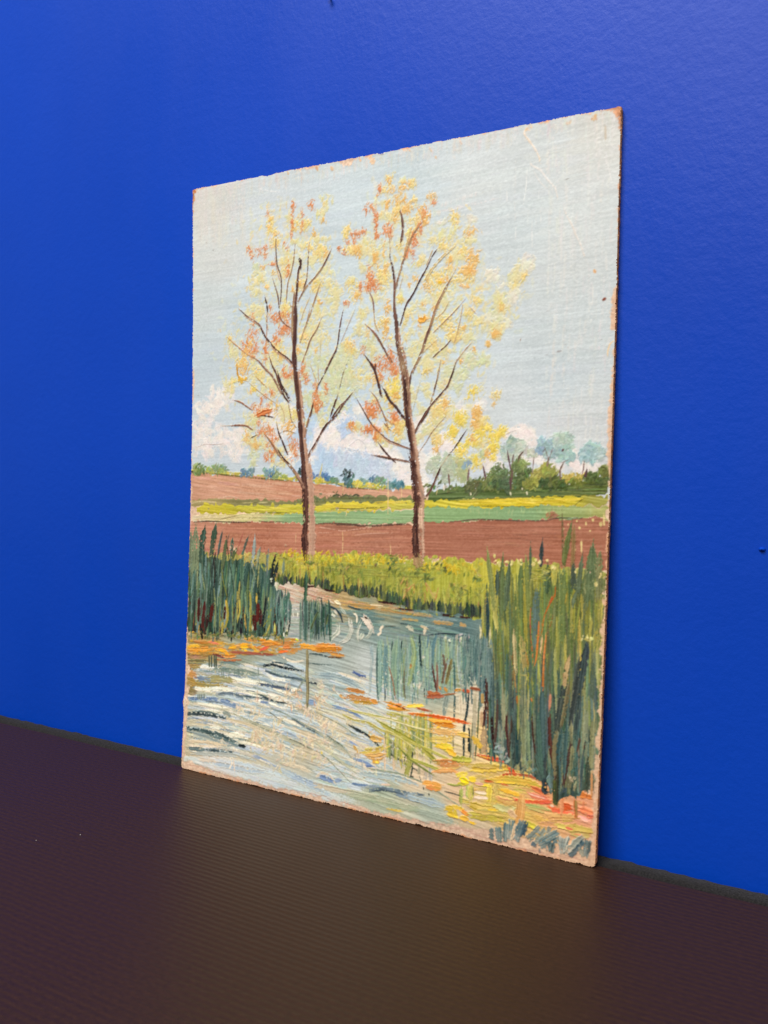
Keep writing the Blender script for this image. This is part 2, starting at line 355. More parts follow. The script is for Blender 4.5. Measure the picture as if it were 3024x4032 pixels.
area(G, [(190, 560), (330, 518), (900, 528), (1300, 510), (1700, 500), (2700, 480), (2700, 560), (1659, 590), (1200, 612), (240, 618)], [(850, 2005, (198, 184, 52)), (1000, 2005, (196, 188, 70)), (1250, 1998, (206, 194, 66)), (1400, 1988, (214, 194, 62)), (1600, 1986, (196, 188, 80))], (.03, 'N_W'), h=.2, jag=.7)
for _ in range(22):
    x = rng.uniform(220, 1500); y = rng.uniform(535, 600)
    S(G, [(x, y), (x+130, y+2), (x+260, y-4)], rng.uniform(12, 24), vary((200, 186, 50), 12), vary((216, 202, 90), 8), op=.8, h=.3, dry=.25)
for _ in range(16):
    x = rng.uniform(0, 850); y = 1085-x*.03+rng.uniform(-25, 15)
    S(H, [(x, y), (x+90, y-4), (x+200, y-8)], rng.uniform(12, 22), vary((216, 192, 50), 12), vary((224, 204, 90), 8), op=.8, h=.3, dry=.25)
S(G, [(700, 625), (900, 610), (1100, 604), (1250, 608)], 7, (80, 80, 40), dry=.2); S(H, [(140, 1118), (260, 1112), (400, 1116), (560, 1106), (760, 1096)], 9, (92, 88, 40), dry=.2)
part('painted_green_field')
area(G, [(150, 640), (230, 618), (660, 628), (1250, 612), (1659, 596), (1800, 590), (2400, 580), (2700, 575), (2700, 720), (1659, 722), (1100, 708), (170, 700)], [(780, 2038, (226, 208, 172)), (900, 2040, (222, 206, 150)), (1000, 2042, (214, 204, 140)), (1060, 2045, (176, 188, 130)), (1150, 2045, (146, 176, 128)), (1300, 2035, (140, 172, 122)), (1500, 2035, (142, 174, 122)), (1620, 2035, (150, 176, 126))], (.02, 'N_H'), h=.14)
for _ in range(18):
    x = rng.uniform(170, 900); y = rng.uniform(632, 690); S(G, [(x, y), (x+120, y-6), (x+240, y-2)], rng.uniform(12, 26), vary((224, 208, 160), 9), vary((200, 184, 120), 8), op=.8, h=.3, dry=.3)
S(G, [(420, 690), (560, 655), (720, 622)], 8, (176, 160, 110), h=.15)
for _ in range(22):
    x = rng.uniform(1050, 2400); y = rng.uniform(625, 705); S(G, [(x, y), (x+150, y), (x+300, y+4)], rng.uniform(14, 30), vary((142, 174, 122), 7), vary((162, 186, 134), 6), op=.7, h=.16, dry=.3)
S(H, [(0, 1150), (140, 1138), (300, 1140), (430, 1125), (560, 1122)], 16, (176, 176, 90), (200, 190, 110), dry=.2)
part('painted_ploughed_field')
area(G, [(60, 705), (170, 705), (700, 712), (1100, 712), (1659, 722), (2000, 735), (2700, 735), (2700, 1110), (1659, 1090), (1000, 1075), (60, 1050)], [(800, 2080, (196, 136, 108)), (950, 2100, (176, 112, 84)), (1000, 2160, (166, 98, 70)), (1200, 2090, (184, 118, 90)), (1300, 2140, (174, 108, 80)), (1500, 2090, (166, 104, 78)), (1600, 2150, (168, 102, 76))], (.018, 'N_H'), h=.1)
for _ in range(110):
    x = rng.uniform(100, 2500); y = rng.uniform(735, 1050); S(G, [(x, y), (x+140, y+rng.normal(2, 4)), (x+300, y+rng.normal(4, 5))], rng.uniform(8, 30), vary((176, 110, 82), 8), vary((198, 136, 106), 8), op=.5, h=.13, dry=.45, amp=.02)
S(G, [(190, 705), (330, 696), (480, 702), (660, 708), (780, 706)], 11, (52, 40, 26), dry=.12, h=.28); S(G, [(880, 694), (1000, 706), (1100, 702), (1200, 712)], 8, (70, 50, 34), dry=.25)
S(H, [(0, 1278), (120, 1272), (300, 1276), (430, 1282)], 14, (96, 66, 46), (60, 46, 34), dry=.2, h=.25)
S(H, [(160, 1290), (350, 1286), (520, 1300), (680, 1296), (860, 1284), (1030, 1276)], 20, (92, 58, 42), (60, 42, 32), dry=.25, h=.25); S(H, [(60, 1310), (250, 1318), (460, 1330)], 40, (136, 84, 62), op=.6)
for pts in ([(0, 1312), (130, 1332), (280, 1356), (420, 1338), (600, 1318)], [(420, 1400), (560, 1385), (800, 1378)], [(0, 1375), (150, 1378)], [(30, 1316), (90, 1328)]):
    S(H, pts, 8, (212, 160, 134), h=.25, dry=.25)

# right of the second tree
part('painted_hedge_row')
area(I, [(-460, 950), (-300, 900), (-100, 880), (150, 870), (450, 850), (850, 850), (1100, 845), (1300, 790), (1510, 760), (1490, 960), (1250, 975), (900, 985), (400, 1000), (0, 1010), (-180, 1040), (-460, 1060)], [(1850, 1945, (88, 108, 56)), (2100, 1935, (84, 102, 50)), (2350, 1920, (92, 104, 46))], (.035, 'N_H'), h=.16)
for _ in range(40):
    x = rng.uniform(-150, 1250); y = rng.uniform(890, 960); S(I, [(x, y), (x+100, y-3), (x+220, y-8)], rng.uniform(9, 20), vary((74, 96, 50), 12), vary((128, 138, 74), 10), op=.8, h=.2, dry=.25)
for (x, y, rx, ry, c) in ((80, 870, 90, 60, (90, 104, 62)), (20, 880, 60, 50, (104, 112, 66)), (260, 820, 90, 80, (128, 140, 76)), (350, 770, 110, 90, (112, 132, 84)), (380, 860, 90, 60, (86, 108, 72)), (550, 720, 80, 110, (118, 136, 80)), (600, 800, 80, 80, (90, 108, 56)), (560, 640, 50, 40, (146, 160, 96)), (720, 790, 70, 60, (166, 166, 78)),
                       (790, 720, 80, 60, (176, 172, 84)), (880, 720, 60, 70, (160, 162, 82)), (820, 840, 80, 50, (72, 92, 50)), (900, 830, 60, 40, (104, 116, 58)), (1030, 830, 60, 45, (80, 96, 48)), (1130, 780, 90, 40, (204, 184, 86)), (1180, 830, 70, 25, (120, 128, 54)), (1290, 800, 60, 40, (98, 112, 50)), (1400, 790, 100, 55, (84, 100, 46)), (1440, 710, 50, 60, (124, 132, 62)), (660, 850, 60, 40, (150, 154, 70))):
    dab(I, x, y, rx, ry, c, int(np.clip(rx*ry/80, 14, 80)), ang=1.1, spread=.7, ln=2.8, w=1.4, dry=.15, col2=tuple(v*.72 for v in c))
for (x, y, rx, ry, c) in ((1250, 900, 80, 50, (94, 112, 60)), (1330, 850, 50, 40, (84, 96, 58)), (1450, 900, 70, 30, (112, 124, 70)), (1560, 900, 90, 45, (98, 116, 62)), (1200, 870, 40, 40, (130, 140, 90)), (1380, 860, 20, 20, (214, 206, 190)), (1640, 880, 50, 40, (90, 100, 60))):
    dab(H, x, y, rx, ry, c, ang=1.1, spread=.7, ln=2.4)
for pts in ([(440, 930), (450, 970)], [(620, 930), (626, 960)], [(10, 940), (14, 965)], [(570, 890), (575, 905)]): S(I, pts, 16, (222, 214, 180), h=.2)
for pts in ([(1270, 965), (1400, 945), (1550, 928)], [(1330, 1010), (1500, 1000), (1600, 990)]): S(H, pts, 8, (50, 62, 34))
S(I, [(1270, 855), (1380, 852), (1480, 848)], 8, (46, 54, 28)); S(I, [(1390, 915), (1450, 922), (1510, 940)], 9, (50, 46, 26))
part('painted_yellow_field')
area(I, [(-520, 1040), (0, 1015), (400, 1000), (900, 985), (1250, 970), (1500, 985), (1510, 1060), (1150, 1085), (0, 1100), (-520, 1115)], [(1780, 1985, (206, 192, 60)), (2000, 1980, (220, 196, 44)), (2200, 1970, (208, 190, 50)), (2380, 1968, (160, 156, 70))], (.03, 'N_W'), h=.2)
for _ in range(30):
    x = rng.uniform(-200, 1000); y = rng.uniform(1010, 1075)-max(0, x)*.02; S(I, [(x, y), (x+130, y-2), (x+260, y-8)], rng.uniform(10, 24), vary((222, 196, 40), 12), vary((228, 206, 90), 10), op=.8, h=.3, dry=.25)
S(I, [(-180, 1020), (100, 1010), (360, 998), (680, 988), (900, 1000)], 9, (104, 96, 34), dry=.2); S(I, [(0, 1095), (200, 1086), (420, 1092), (700, 1088), (860, 1086)], 9, (110, 112, 56), dry=.2); S(I, [(1140, 1080), (1200, 1030), (1240, 1005)], 9, (120, 112, 40)); S(I, [(900, 985), (1100, 968), (1280, 965), (1400, 980)], 8, (130, 124, 50), dry=.2)
part('painted_green_field')
area(I, [(-520, 1105), (0, 1098), (850, 1090), (1150, 1088), (1510, 1070), (1500, 1220), (1100, 1225), (700, 1238), (0, 1240), (-520, 1272)], [(1780, 2025, (140, 172, 116)), (2050, 2020, (136, 168, 118)), (2250, 2010, (160, 174, 110)), (2380, 2010, (176, 176, 104))], (.022, 'N_H'), h=.12)
for _ in range(40):
    x = rng.uniform(0, 1480); y = rng.uniform(1100, 1150); S(I, [(x, y), (x+2, y+rng.uniform(20, 70))], 7, vary((184, 194, 134), 8), op=.6, h=.14, dry=.4)
dab(I, 870, 1195, 90, 25, (160, 112, 80), 10, ang=.1, ln=4)
part('painted_ploughed_field')
area(I, [(-520, 1270), (0, 1245), (700, 1240), (1100, 1225), (1500, 1225), (1530, 1800), (-520, 1640)], [(1760, 2080, (166, 102, 76)), (1900, 2100, (164, 100, 74)), (2100, 2120, (168, 104, 78)), (2300, 2100, (164, 100, 72)), (2200, 2180, (160, 94, 66))], (.018, 'N_H'), h=.1)
for _ in range(90):
    x = rng.uniform(-280, 1400); y = rng.uniform(1270, 1640); S(I, [(x, y), (x+110, y+rng.normal(0, 4)), (x+230, y+rng.normal(2, 5))], rng.uniform(8, 26), vary((164, 100, 74), 7), vary((186, 122, 92), 7), op=.5, h=.15, dry=.45, amp=.02)
for _ in range(30):
    x = rng.uniform(100, 1400); y = rng.uniform(1290, 1560); S(I, [(x, y), (x+60, y+4), (x+150, y+8)], 5, (116, 70, 50), op=.7, h=.02, dry=.3)
S(I, [(-200, 1258), (60, 1232), (300, 1238), (560, 1246), (840, 1244)], 14, (66, 50, 40), (120, 80, 60), dry=.2, h=.28); S(I, [(860, 1236), (960, 1216), (1120, 1214), (1240, 1216)], 12, (44, 46, 36), dry=.2, h=.25); S(I, [(1060, 1232), (1120, 1220), (1160, 1216)], 20, (120, 140, 100), dry=.2)
for (x, y, w, h_) in ((1195, 1325, 34, 24), (1265, 1275, 26, 30), (1425, 1285, 40, 40), (1460, 1250, 26, 90), (1020, 1330, 18, 14), (1070, 1285, 16, 18), (1340, 1240, 60, 14), (1310, 1355, 20, 14), (1215, 1530, 30, 110), (1165, 1250, 20, 16), (270, 1640, 20, 24), (1150, 1560, 16, 12), (1460, 1190, 18, 40)):
    S(I, [(x, y-h_/2), (x+2, y+h_/2)], w*.7, (224, 200, 130), h=.3, jit=.25)
for (x, t_, y0, y1) in ((275, H, 1370, 1590), (795, H, 1500, 1640), (768, H, 830, 1250), (770, H, 790, 1100), (1300, H, 880, 960), (315, H, 1140, 1190), (280, H, 850, 930), (915, H, 880, 1000)):
    S(t_, [(x, y0), (x+4, (y0+y1)/2), (x-2, y1)], 9, (226, 190, 130), op=.85, h=.2, dry=.2)
for (x, t_, y0, y1) in ((1288, G, 850, 1010), (997, G, 190, 280), (270, J, 150, 270), (755, J, 190, 350)): S(t_, [(x, y0), (x+2, y1)], 9, (226, 196, 140), op=.8, h=.2, dry=.2)

# distant trees at the right
part('painted_distant_trees')
for (x, y, rx, ry, c) in ((460, 390, 65, 50, (150, 188, 164)), (500, 440, 70, 50, (176, 200, 168)), (420, 470, 60, 60, (160, 192, 172)), (430, 530, 60, 40, (186, 204, 176)), (560, 400, 40, 30, (184, 202, 178)), (570, 470, 50, 40, (188, 204, 176)), (690, 510, 70, 30, (194, 206, 176)), (800, 390, 50, 55, (140, 186, 196)), (830, 450, 70, 50, (150, 192, 194)), (770, 480, 25, 30, (130, 170, 200)),
                       (890, 460, 70, 70, (136, 182, 186)), (880, 530, 60, 40, (150, 190, 184)), (960, 360, 50, 50, (180, 206, 184)), (1030, 400, 70, 70, (172, 202, 176)), (1060, 480, 70, 60, (152, 194, 178)), (1040, 550, 70, 50, (148, 192, 184)), (1320, 460, 70, 50, (150, 194, 190)), (1320, 530, 100, 60, (146, 190, 188)), (1400, 500, 50, 50, (166, 200, 190)), (1250, 520, 40, 50, (144, 186, 190)), (150, 520, 30, 40, (176, 192, 130))):
    dab(I, x, y, rx, ry, c, int(np.clip(rx*ry/90, 14, 70)), ang=.9, spread=1.2, ln=2.8, w=1.6, h=.24, dry=.15)
for (x, y, rx, ry, c) in ((1330, 640, 110, 80, (176, 196, 150)), (1430, 620, 80, 80, (184, 200, 158)), (1260, 690, 70, 60, (190, 202, 168)), (1450, 740, 80, 70, (178, 196, 150)), (1580, 640, 50, 70, (190, 198, 120)), (1590, 740, 60, 60, (176, 186, 110)), (1640, 640, 36, 30, (116, 164, 190)), (1540, 580, 40, 40, (196, 196, 110))):
    dab(H, x, y, rx, ry, c, int(np.clip(rx*ry/90, 14, 70)), ang=.9, spread=1.2, ln=2.8, w=1.6, h=.24, op=.75, dry=.15)
BR = (92, 48, 40)
for pts, w in (([(413, 500), (430, 600), (446, 680)], 18), ([(480, 525), (462, 612)], 14), ([(582, 495), (545, 540), (530, 582)], 18), ([(700, 545), (690, 640), (682, 745)], 9), ([(860, 555), (845, 655)], 15), ([(1022, 468), (1008, 486)], 24), ([(1015, 625), (983, 700), (990, 795)], 17), ([(1246, 602), (1238, 680), (1222, 745)], 12), ([(1275, 690), (1258, 765)], 26), ([(145, 648), (176, 792)], 19), ([(465, 700), (455, 830)], 22), ([(440, 780), (448, 905)], 22), ([(820, 450), (850, 560)], 8), ([(900, 470), (870, 560)], 8), ([(825, 460), (790, 500)], 6), ([(1080, 580), (1010, 610)], 8)):
    S(I, pts, w, vary(BR, 10), (150, 96, 84) if w < 16 else None, h=.3)
S(H, [(1430, 740), (1440, 850)], 20, (130, 84, 70)); S(H, [(1650, 690), (1640, 800)], 18, (120, 76, 70))

# ---- meadow
part('painted_meadow')
mead_top = [(G, 60, 1010), (G, 500, 1050), (G, 1100, 1050), (G, 1400, 1060), (J, 100, 95), (J, 460, 75), (J, 700, 110), (J, 1040, 175), (J, 1250, 130), (J, 1500, 140), (K, 0, 305), (K, 350, 320), (K, 600, 300), (K, 960, 365), (K, 1480, 420)]
mead_bot = [(K, 1480, 1250), (K, 150, 940), (J, 1659, 765), (J, 1100, 710), (J, 850, 650), (J, 640, 570), (J, 400, 540), (J, 0, 450), (G, 1300, 1390), (G, 1050, 1390), (G, 60, 1390)]
area(None, [t.p(x, y) for t, x, y in mead_top]+[t.p(x, y) for t, x, y in mead_bot], [(1000, 2200, (186, 170, 90)), (1250, 2210, (196, 182, 66)), (1500, 2230, (170, 170, 66)), (1600, 2280, (184, 178, 72)), (1750, 2300, (188, 184, 64)), (1900, 2280, (206, 190, 60)), (1350, 2280, (172, 166, 70)), (2000, 2350, (196, 186, 66)), (2150, 2300, (176, 168, 72)), (1900, 2400, (176, 176, 70)), (2250, 2400, (160, 156, 76))], (.03, 'N_V'), h=.2, jag=1.1)
for _ in range(300):
    px = rng.uniform(1050, 2300); top = np.interp(px, [1050, 1300, 1450, 1650, 1850, 2300], [2195, 2195, 2200, 2215, 2220, 2245]); bot = np.interp(px, [1050, 1300, 1500, 1650, 1850, 2300], [2290, 2320, 2360, 2410, 2430, 2560])
    py = rng.uniform(top, bot); l_ = rng.uniform(14, 46); f = (py-top)/(bot-top)
    c = (206, 186, 58) if rng.random() < .45-.4*f else ((172, 170, 66) if rng.random() < .6 else (134, 140, 58))
    S(O, [(px, py-l_*.6), (px+rng.normal(0, 3), py), (px+rng.normal(0, 5), py+l_*.5)], rng.uniform(6, 15), vary(c, 14), vary((186, 180, 84), 10), op=.7, h=.3, dry=.25, rag=.2)
for _ in range(130):
    px = rng.uniform(1110, 1900); py = np.interp(px, [1110, 1300, 1450, 1650, 1850], [2190, 2192, 2198, 2215, 2222])+rng.uniform(-10, 30)
    dab(O, px, py, 12, 10, (222, 190, 44) if rng.random() < .6 else (190, 180, 70), 3, ln=2.2, h=.4)
for _ in range(60):
    x = rng.uniform(60, 1150); y = rng.uniform(190, 345); S(J, [(x, y), (x+90, y+4), (x+180, y+8)], rng.uniform(14, 30), vary((178, 176, 66), 12), vary((150, 148, 62), 8), op=.7, h=.25, dry=.3)
for (x, y, rx, ry, c) in ((790, 160, 40, 60, (92, 112, 60)), (880, 130, 90, 40, (126, 136, 58)), (480, 150, 30, 50, (128, 132, 70)), (1340, 190, 40, 30, (90, 100, 54)), (1410, 240, 20, 20, (70, 72, 54)), (640, 220, 16, 30, (120, 110, 60)), (790, 260, 14, 22, (50, 60, 46)), (220, 270, 130, 30, (140, 138, 64))):
    dab(J, x, y, rx, ry, c, ang=1.2, spread=.6)
for _ in range(70):
    px = rng.uniform(1120, 1900); py = np.interp(px, [1110, 1300, 1450, 1650, 1850], [2215, 2225, 2240, 2255, 2270])+rng.uniform(-20, 110)*(px > 1250)
    dab(O, px, py, 26, 12, ((128, 134, 58), (104, 116, 56), (150, 150, 62), (196, 170, 84))[rng.integers(4)], 4, ang=1.2, spread=.8, ln=3, op=.7)
for (x, y, rx, ry, c) in ((1230, 1050, 40, 40, (230, 190, 40)), (1300, 1080, 50, 40, (236, 194, 36)), (1330, 1110, 30, 25, (238, 200, 50)), (1390, 1190, 50, 40, (222, 196, 60)), (1500, 1190, 60, 30, (216, 190, 60)), (1280, 1200, 60, 30, (206, 186, 60)), (1180, 960, 14, 30, (190, 150, 120)), (1600, 1100, 60, 40, (206, 190, 60)), (1560, 1140, 50, 30, (196, 184, 60)), (760, 1080, 60, 40, (206, 178, 86)), (650, 1000, 30, 40, (218, 170, 130)), (900, 1100, 80, 40, (190, 172, 90)), (1080, 1080, 60, 40, (160, 152, 80))):
    dab(G, x, y, rx, ry, c, ang=1.0, spread=.8, h=.5)
for (x, y, rx, ry, c) in ((1230, 180, 90, 30, (230, 194, 44)), (1390, 140, 60, 40, (228, 190, 50)), (1380, 210, 120, 30, (222, 186, 46)), (1480, 290, 110, 30, (226, 190, 36)), (1550, 210, 60, 40, (220, 190, 60)), (330, 110, 60, 50, (224, 196, 56)), (430, 100, 40, 40, (222, 194, 60)), (110, 110, 50, 40, (206, 192, 64)), (560, 130, 50, 40, (202, 186, 66))):
    dab(J, x, y, rx, ry, c, ang=1.0, spread=.8, h=.4)
for pts in ([(1040, 420), (960, 520), (930, 620)], [(950, 340), (900, 430)], [(1200, 420), (1250, 520), (1290, 580)], [(1320, 450), (1300, 540), (1280, 590)], [(1430, 520), (1440, 600)], [(1180, 400), (1200, 500)], [(1060, 420), (1040, 560)]):
    S(J, pts, 16, vary((200, 136, 76), 12), (186, 160, 80), h=.3, dry=.3)
for _ in range(110):
    px = rng.uniform(1150, 1930); by = np.interp(px, [1090, 1250, 1350, 1480, 1560, 1650, 1740, 1930], [2295, 2310, 2335, 2345, 2370, 2398, 2406, 2420]); l_ = rng.uniform(24, 70)
    S(O, [(px+rng.normal(0, 5), by-l_-rng.uniform(0, 40)), (px, by-l_*.4), (px-1, by+rng.uniform(-10, 4))], rng.uniform(5, 11), vary(((130, 138, 56), (112, 122, 54), (156, 154, 62), (190, 178, 84), (176, 130, 70))[rng.integers(5)], 9), op=.75, h=.3, taper=(.7, .1), rag=.2, dry=.25)
part('painted_bank_grass')
for _ in range(210):
    px = rng.uniform(1090, 1900); by = np.interp(px, [1090, 1250, 1350, 1480, 1560, 1650, 1740, 1900], [2300, 2318, 2345, 2352, 2378, 2408, 2416, 2428]); l_ = rng.uniform(16, 52)
    S(O, [(px+rng.normal(0, 4), by-l_), (px, by-l_*.4), (px-1, by+rng.uniform(-4, 4))], rng.uniform(5, 12), vary(((58, 74, 54), (74, 92, 58), (104, 116, 60), (48, 56, 50))[rng.integers(4)], 10), op=.9, h=.32, taper=(.7, .1), rag=.15)
for (x, y, l_, w) in ((20, 400, 90, 50), (90, 420, 80, 30), (380, 470, 110, 60), (500, 480, 90, 50), (600, 490, 90, 70), (690, 470, 130, 36), (860, 560, 120, 60), (900, 580, 80, 50), (1250, 660, 130, 70), (1330, 650, 120, 70), (1440, 680, 130, 50), (1560, 670, 140, 40), (1630, 670, 120, 40), (1100, 640, 190, 44), (1120, 620, 120, 30)):
    S(J, [(x+6, y-l_/2), (x, y), (x-4, y+l_/2)], w*.7, vary((52, 66, 56), 8), (84, 98, 66), h=.4, taper=(.8, .2), rag=.2)
for (x, y, l_, w) in ((40, 830, 100, 60), (115, 830, 70, 40)): S(K, [(x, y-l_/2), (x+4, y+l_/2)], w*.7, (40, 52, 46), h=.4, taper=(.4, .2))

# ---- pond
part('painted_pond')
area(None, [t.p(x, y) for t, x, y in ((G, 1000, 1385), (G, 1300, 1385), (J, 0, 440), (J, 400, 545), (J, 640, 570), (J, 850, 650), (J, 1100, 712), (J, 1659, 770), (K, 150, 935), (K, 600, 1400), (K, 1470, 1400), (N, 1480, 300), (N, 1400, 2200), (N, 0, 1880), (M, 0, 1480), (Q, 200, 480), (L, 20, 1659), (L, 60, 900), (L, 100, 300))],
     [(1130, 2330, (206, 188, 168)), (1250, 2330, (190, 168, 138)), (1350, 2370, (176, 150, 104)), (1500, 2390, (160, 148, 110)), (1250, 2430, (112, 130, 124)), (1450, 2430, (96, 120, 118)), (1650, 2440, (104, 126, 120)), (1800, 2470, (92, 116, 114)), (1500, 2500, (130, 148, 142)), (1350, 2530, (160, 168, 160)), (800, 2560, (160, 140, 92)), (950, 2600, (140, 146, 128)), (760, 2650, (160, 130, 84)), (800, 2700, (166, 154, 110)), (1100, 2620, (150, 160, 152)), (1300, 2640, (168, 178, 172)), (1450, 2600, (186, 190, 184)),
      (950, 2700, (186, 186, 168)), (1150, 2720, (170, 178, 174)), (1450, 2720, (196, 196, 186)), (800, 2770, (186, 190, 178)), (1000, 2800, (206, 196, 170)), (1250, 2780, (186, 176, 150)), (800, 2880, (206, 192, 160)), (1000, 2920, (204, 188, 154)), (1200, 2900, (196, 180, 150)), (1350, 2850, (204, 190, 160)), (850, 3000, (206, 184, 156)), (1100, 3030, (186, 184, 168)), (1300, 3060, (172, 180, 172)), (1450, 2980, (214, 194, 166)), (1000, 2990, (196, 188, 164)), (1500, 3120, (160, 168, 146)), (1700, 3180, (164, 172, 156)), (1650, 3060, (212, 188, 156)), (1800, 3120, (214, 182, 146)), (1900, 3250, (196, 176, 146)),
      (1600, 2800, (208, 196, 168)), (1800, 2850, (218, 198, 160)), (1850, 2780, (212, 196, 170)), (1900, 2900, (224, 190, 130)), (1600, 2720, (160, 172, 160)), (1750, 2700, (140, 156, 146)), (1700, 2600, (130, 152, 146)), (2000, 3000, (206, 176, 120)), (2150, 3150, (212, 150, 104)), (2300, 3200, (214, 150, 116)), (2250, 3350, (216, 168, 126)), (2050, 3330, (210, 170, 128)), (2100, 3230, (206, 168, 96)), (1950, 3180, (206, 172, 92))], (.022, 'N_W'), h=.2, jag=.8)
def wave(tile, pts, w, col, col2=None, **kw):
    kw.setdefault('h', .34); kw.setdefault('dry', .2); kw.setdefault('taper', (.1, .35)); kw.setdefault('rag', .16); kw.setdefault('amp', .038); S(tile, pts, w, col, col2, **kw)
CR = (238, 224, 196); WH = (246, 234, 212); DK = (48, 60, 66); BL = (84, 112, 158); GR = (120, 136, 128); GB = (96, 118, 122)
# far arm of the pond
for _ in range(70):
    x = rng.uniform(-50, 1500); y = rng.uniform(650, 960)+max(0, x-900)*.1; wave(J, [(x, y), (x+90, y+6+x*.01), (x+200, y+16+x*.015)], rng.uniform(10, 26), vary((96, 120, 118), 14), vary((136, 152, 142), 10), op=.75)
for _ in range(26):
    x = rng.uniform(0, 1100); y = 560+x*.16+rng.uniform(-30, 30); wave(J, [(x, y), (x+80, y+14), (x+170, y+26)], rng.uniform(12, 26), vary((186, 140, 76), 16), vary((166, 150, 120), 12), op=.75)
for _ in range(30):
    x = rng.uniform(1050, 1480); y = rng.uniform(1400, 1560); wave(G, [(x, y), (x+60, y+16), (x+130, y+40)], rng.uniform(10, 22), vary((208, 188, 166), 14), vary((176, 128, 96), 14), op=.8)
for _ in range(18):
    x = rng.uniform(1480, 1700); y = rng.uniform(1470, 1560); wave(G, [(x, y), (x+60, y+12)], 14, vary((186, 120, 86), 14), (212, 190, 170), op=.8)
for pts, w, c in (([(400, 650), (500, 660), (620, 672)], 44, (186, 136, 64)), ([(690, 690), (780, 700), (860, 730)], 40, (178, 140, 84)), ([(1270, 830), (1380, 836), (1480, 850)], 36, (186, 144, 84)), ([(1560, 850), (1620, 870)], 36, (186, 144, 84)), ([(930, 790), (1020, 800), (1090, 810)], 26, (170, 146, 92)), ([(700, 620), (830, 650)], 30, (176, 132, 100)), ([(100, 590), (240, 615), (330, 625)], 24, (178, 138, 100)), ([(60, 520), (160, 530), (240, 560)], 30, (190, 150, 122))):
    wave(J, pts, w, c, (160, 142, 104))
for pts, w in (([(90, 480), (200, 492)], 22), ([(530, 540), (620, 548)], 16), ([(670, 605), (850, 628)], 22), ([(870, 680), (1060, 700)], 18), ([(1370, 748), (1500, 762)], 26), ([(1560, 770), (1659, 785)], 24), ([(0, 560), (60, 570)], 10)): wave(J, pts, w, (58, 32, 28), h=.2)
S(G, [(1390, 1412), (1490, 1405)], 20, (64, 36, 30)); S(G, [(1600, 1440), (1659, 1455)], 18, (58, 34, 30))
for pts, w, c, c2 in (([(505, 775), (545, 820), (580, 880), (600, 935)], 60, (220, 204, 184), (196, 180, 164)), ([(395, 730), (430, 760), (432, 840)], 22, (226, 214, 190), None), ([(720, 870), (690, 900), (690, 940), (660, 970)], 26, (226, 210, 184), None), ([(235, 880), (225, 940), (165, 995), (150, 1030)], 40, (170, 178, 160), (206, 200, 184)), ([(360, 830), (370, 920), (330, 1010), (280, 1040)], 46, (160, 166, 150), (206, 198, 184)), ([(470, 840), (440, 930), (440, 1030)], 30, (150, 160, 146), (206, 202, 184)), ([(500, 960), (470, 1010)], 40, (170, 180, 160), (210, 204, 186)),
                       ([(120, 650), (190, 680), (250, 740), (270, 800)], 24, (40, 58, 66), None), ([(190, 700), (220, 745)], 24, (214, 206, 184), None), ([(160, 740), (195, 770)], 26, (196, 196, 176), None), ([(260, 680), (310, 740)], 26, (150, 164, 150), (210, 204, 186)), ([(330, 650), (420, 680), (490, 690)], 16, (50, 70, 72), None), ([(520, 770), (545, 790)], 20, (70, 52, 40), None), ([(730, 870), (860, 870)], 10, (90, 84, 70), None), ([(600, 900), (560, 980), (520, 1000)], 30, (176, 180, 164), None),
                       ([(1180, 880), (1165, 955)], 30, (206, 190, 164), None), ([(980, 870), (1050, 920)], 40, (186, 180, 156), None), ([(1130, 870), (1200, 900)], 24, (206, 186, 150), None), ([(1220, 965), (1400, 950), (1600, 970)], 14, (40, 60, 70), None), ([(900, 840), (1000, 850)], 12, (70, 90, 92), None), ([(200, 600), (250, 630)], 30, (228, 214, 180), None), ([(130, 590), (190, 630)], 14, (210, 196, 170), None), ([(600, 640), (700, 650)], 12, (218, 196, 160), None)):
    wave(J, pts, w, c, c2, h=.5, dry=.05)
for pts in ([(1250, 100), (1265, 230)], [(1280, 120), (1310, 180), (1300, 250)], [(1300, 150), (1310, 165)], [(1515, 70), (1545, 130)]): S(L, pts, 16, (214, 208, 188), h=.5)
for _ in range(24):
    y = rng.uniform(70, 480); S(L, [(1215, y), (1330, y+rng.normal(0, 6))], rng.uniform(10, 20), vary((146, 156, 152), 14), (190, 188, 178), op=.8, h=.2)
# reflections by the far reeds
part('painted_reed_reflections')
for _ in range(60):
    x = rng.uniform(1340, 1680); y = rng.uniform(10, 200); S(L, [(x, y), (x+rng.normal(0, 4), y+130), (x+rng.normal(0, 6), min(480, y+rng.uniform(200, 400)))], rng.uniform(9, 22), vary(((84, 108, 98), (112, 134, 120), (64, 84, 76), (128, 144, 116))[rng.integers(4)], 10), op=.9, h=.3, dry=.2, taper=(.4, .4))
for _ in range(36):
    x = rng.uniform(-20, 150); y = rng.uniform(580, 800); S(J, [(x, y), (x-3, y+100), (x-6, min(1010, y+rng.uniform(150, 260)))], rng.uniform(9, 20), vary(((84, 108, 98), (112, 134, 120), (60, 80, 74))[rng.integers(3)], 10), op=.9, h=.3, dry=.2)
S(L, [(1395, 10), (1400, 200), (1395, 440)], 40, (96, 120, 110), (70, 94, 86), h=.35); S(L, [(1340, 60), (1345, 300), (1335, 470)], 24, (90, 114, 106), (120, 138, 124), h=.35)
for pts in ([(1530, 160), (1490, 250), (1450, 360)], [(1640, 190), (1620, 300)]): S(L, pts, 22, (60, 76, 60), (120, 130, 90), h=.3)
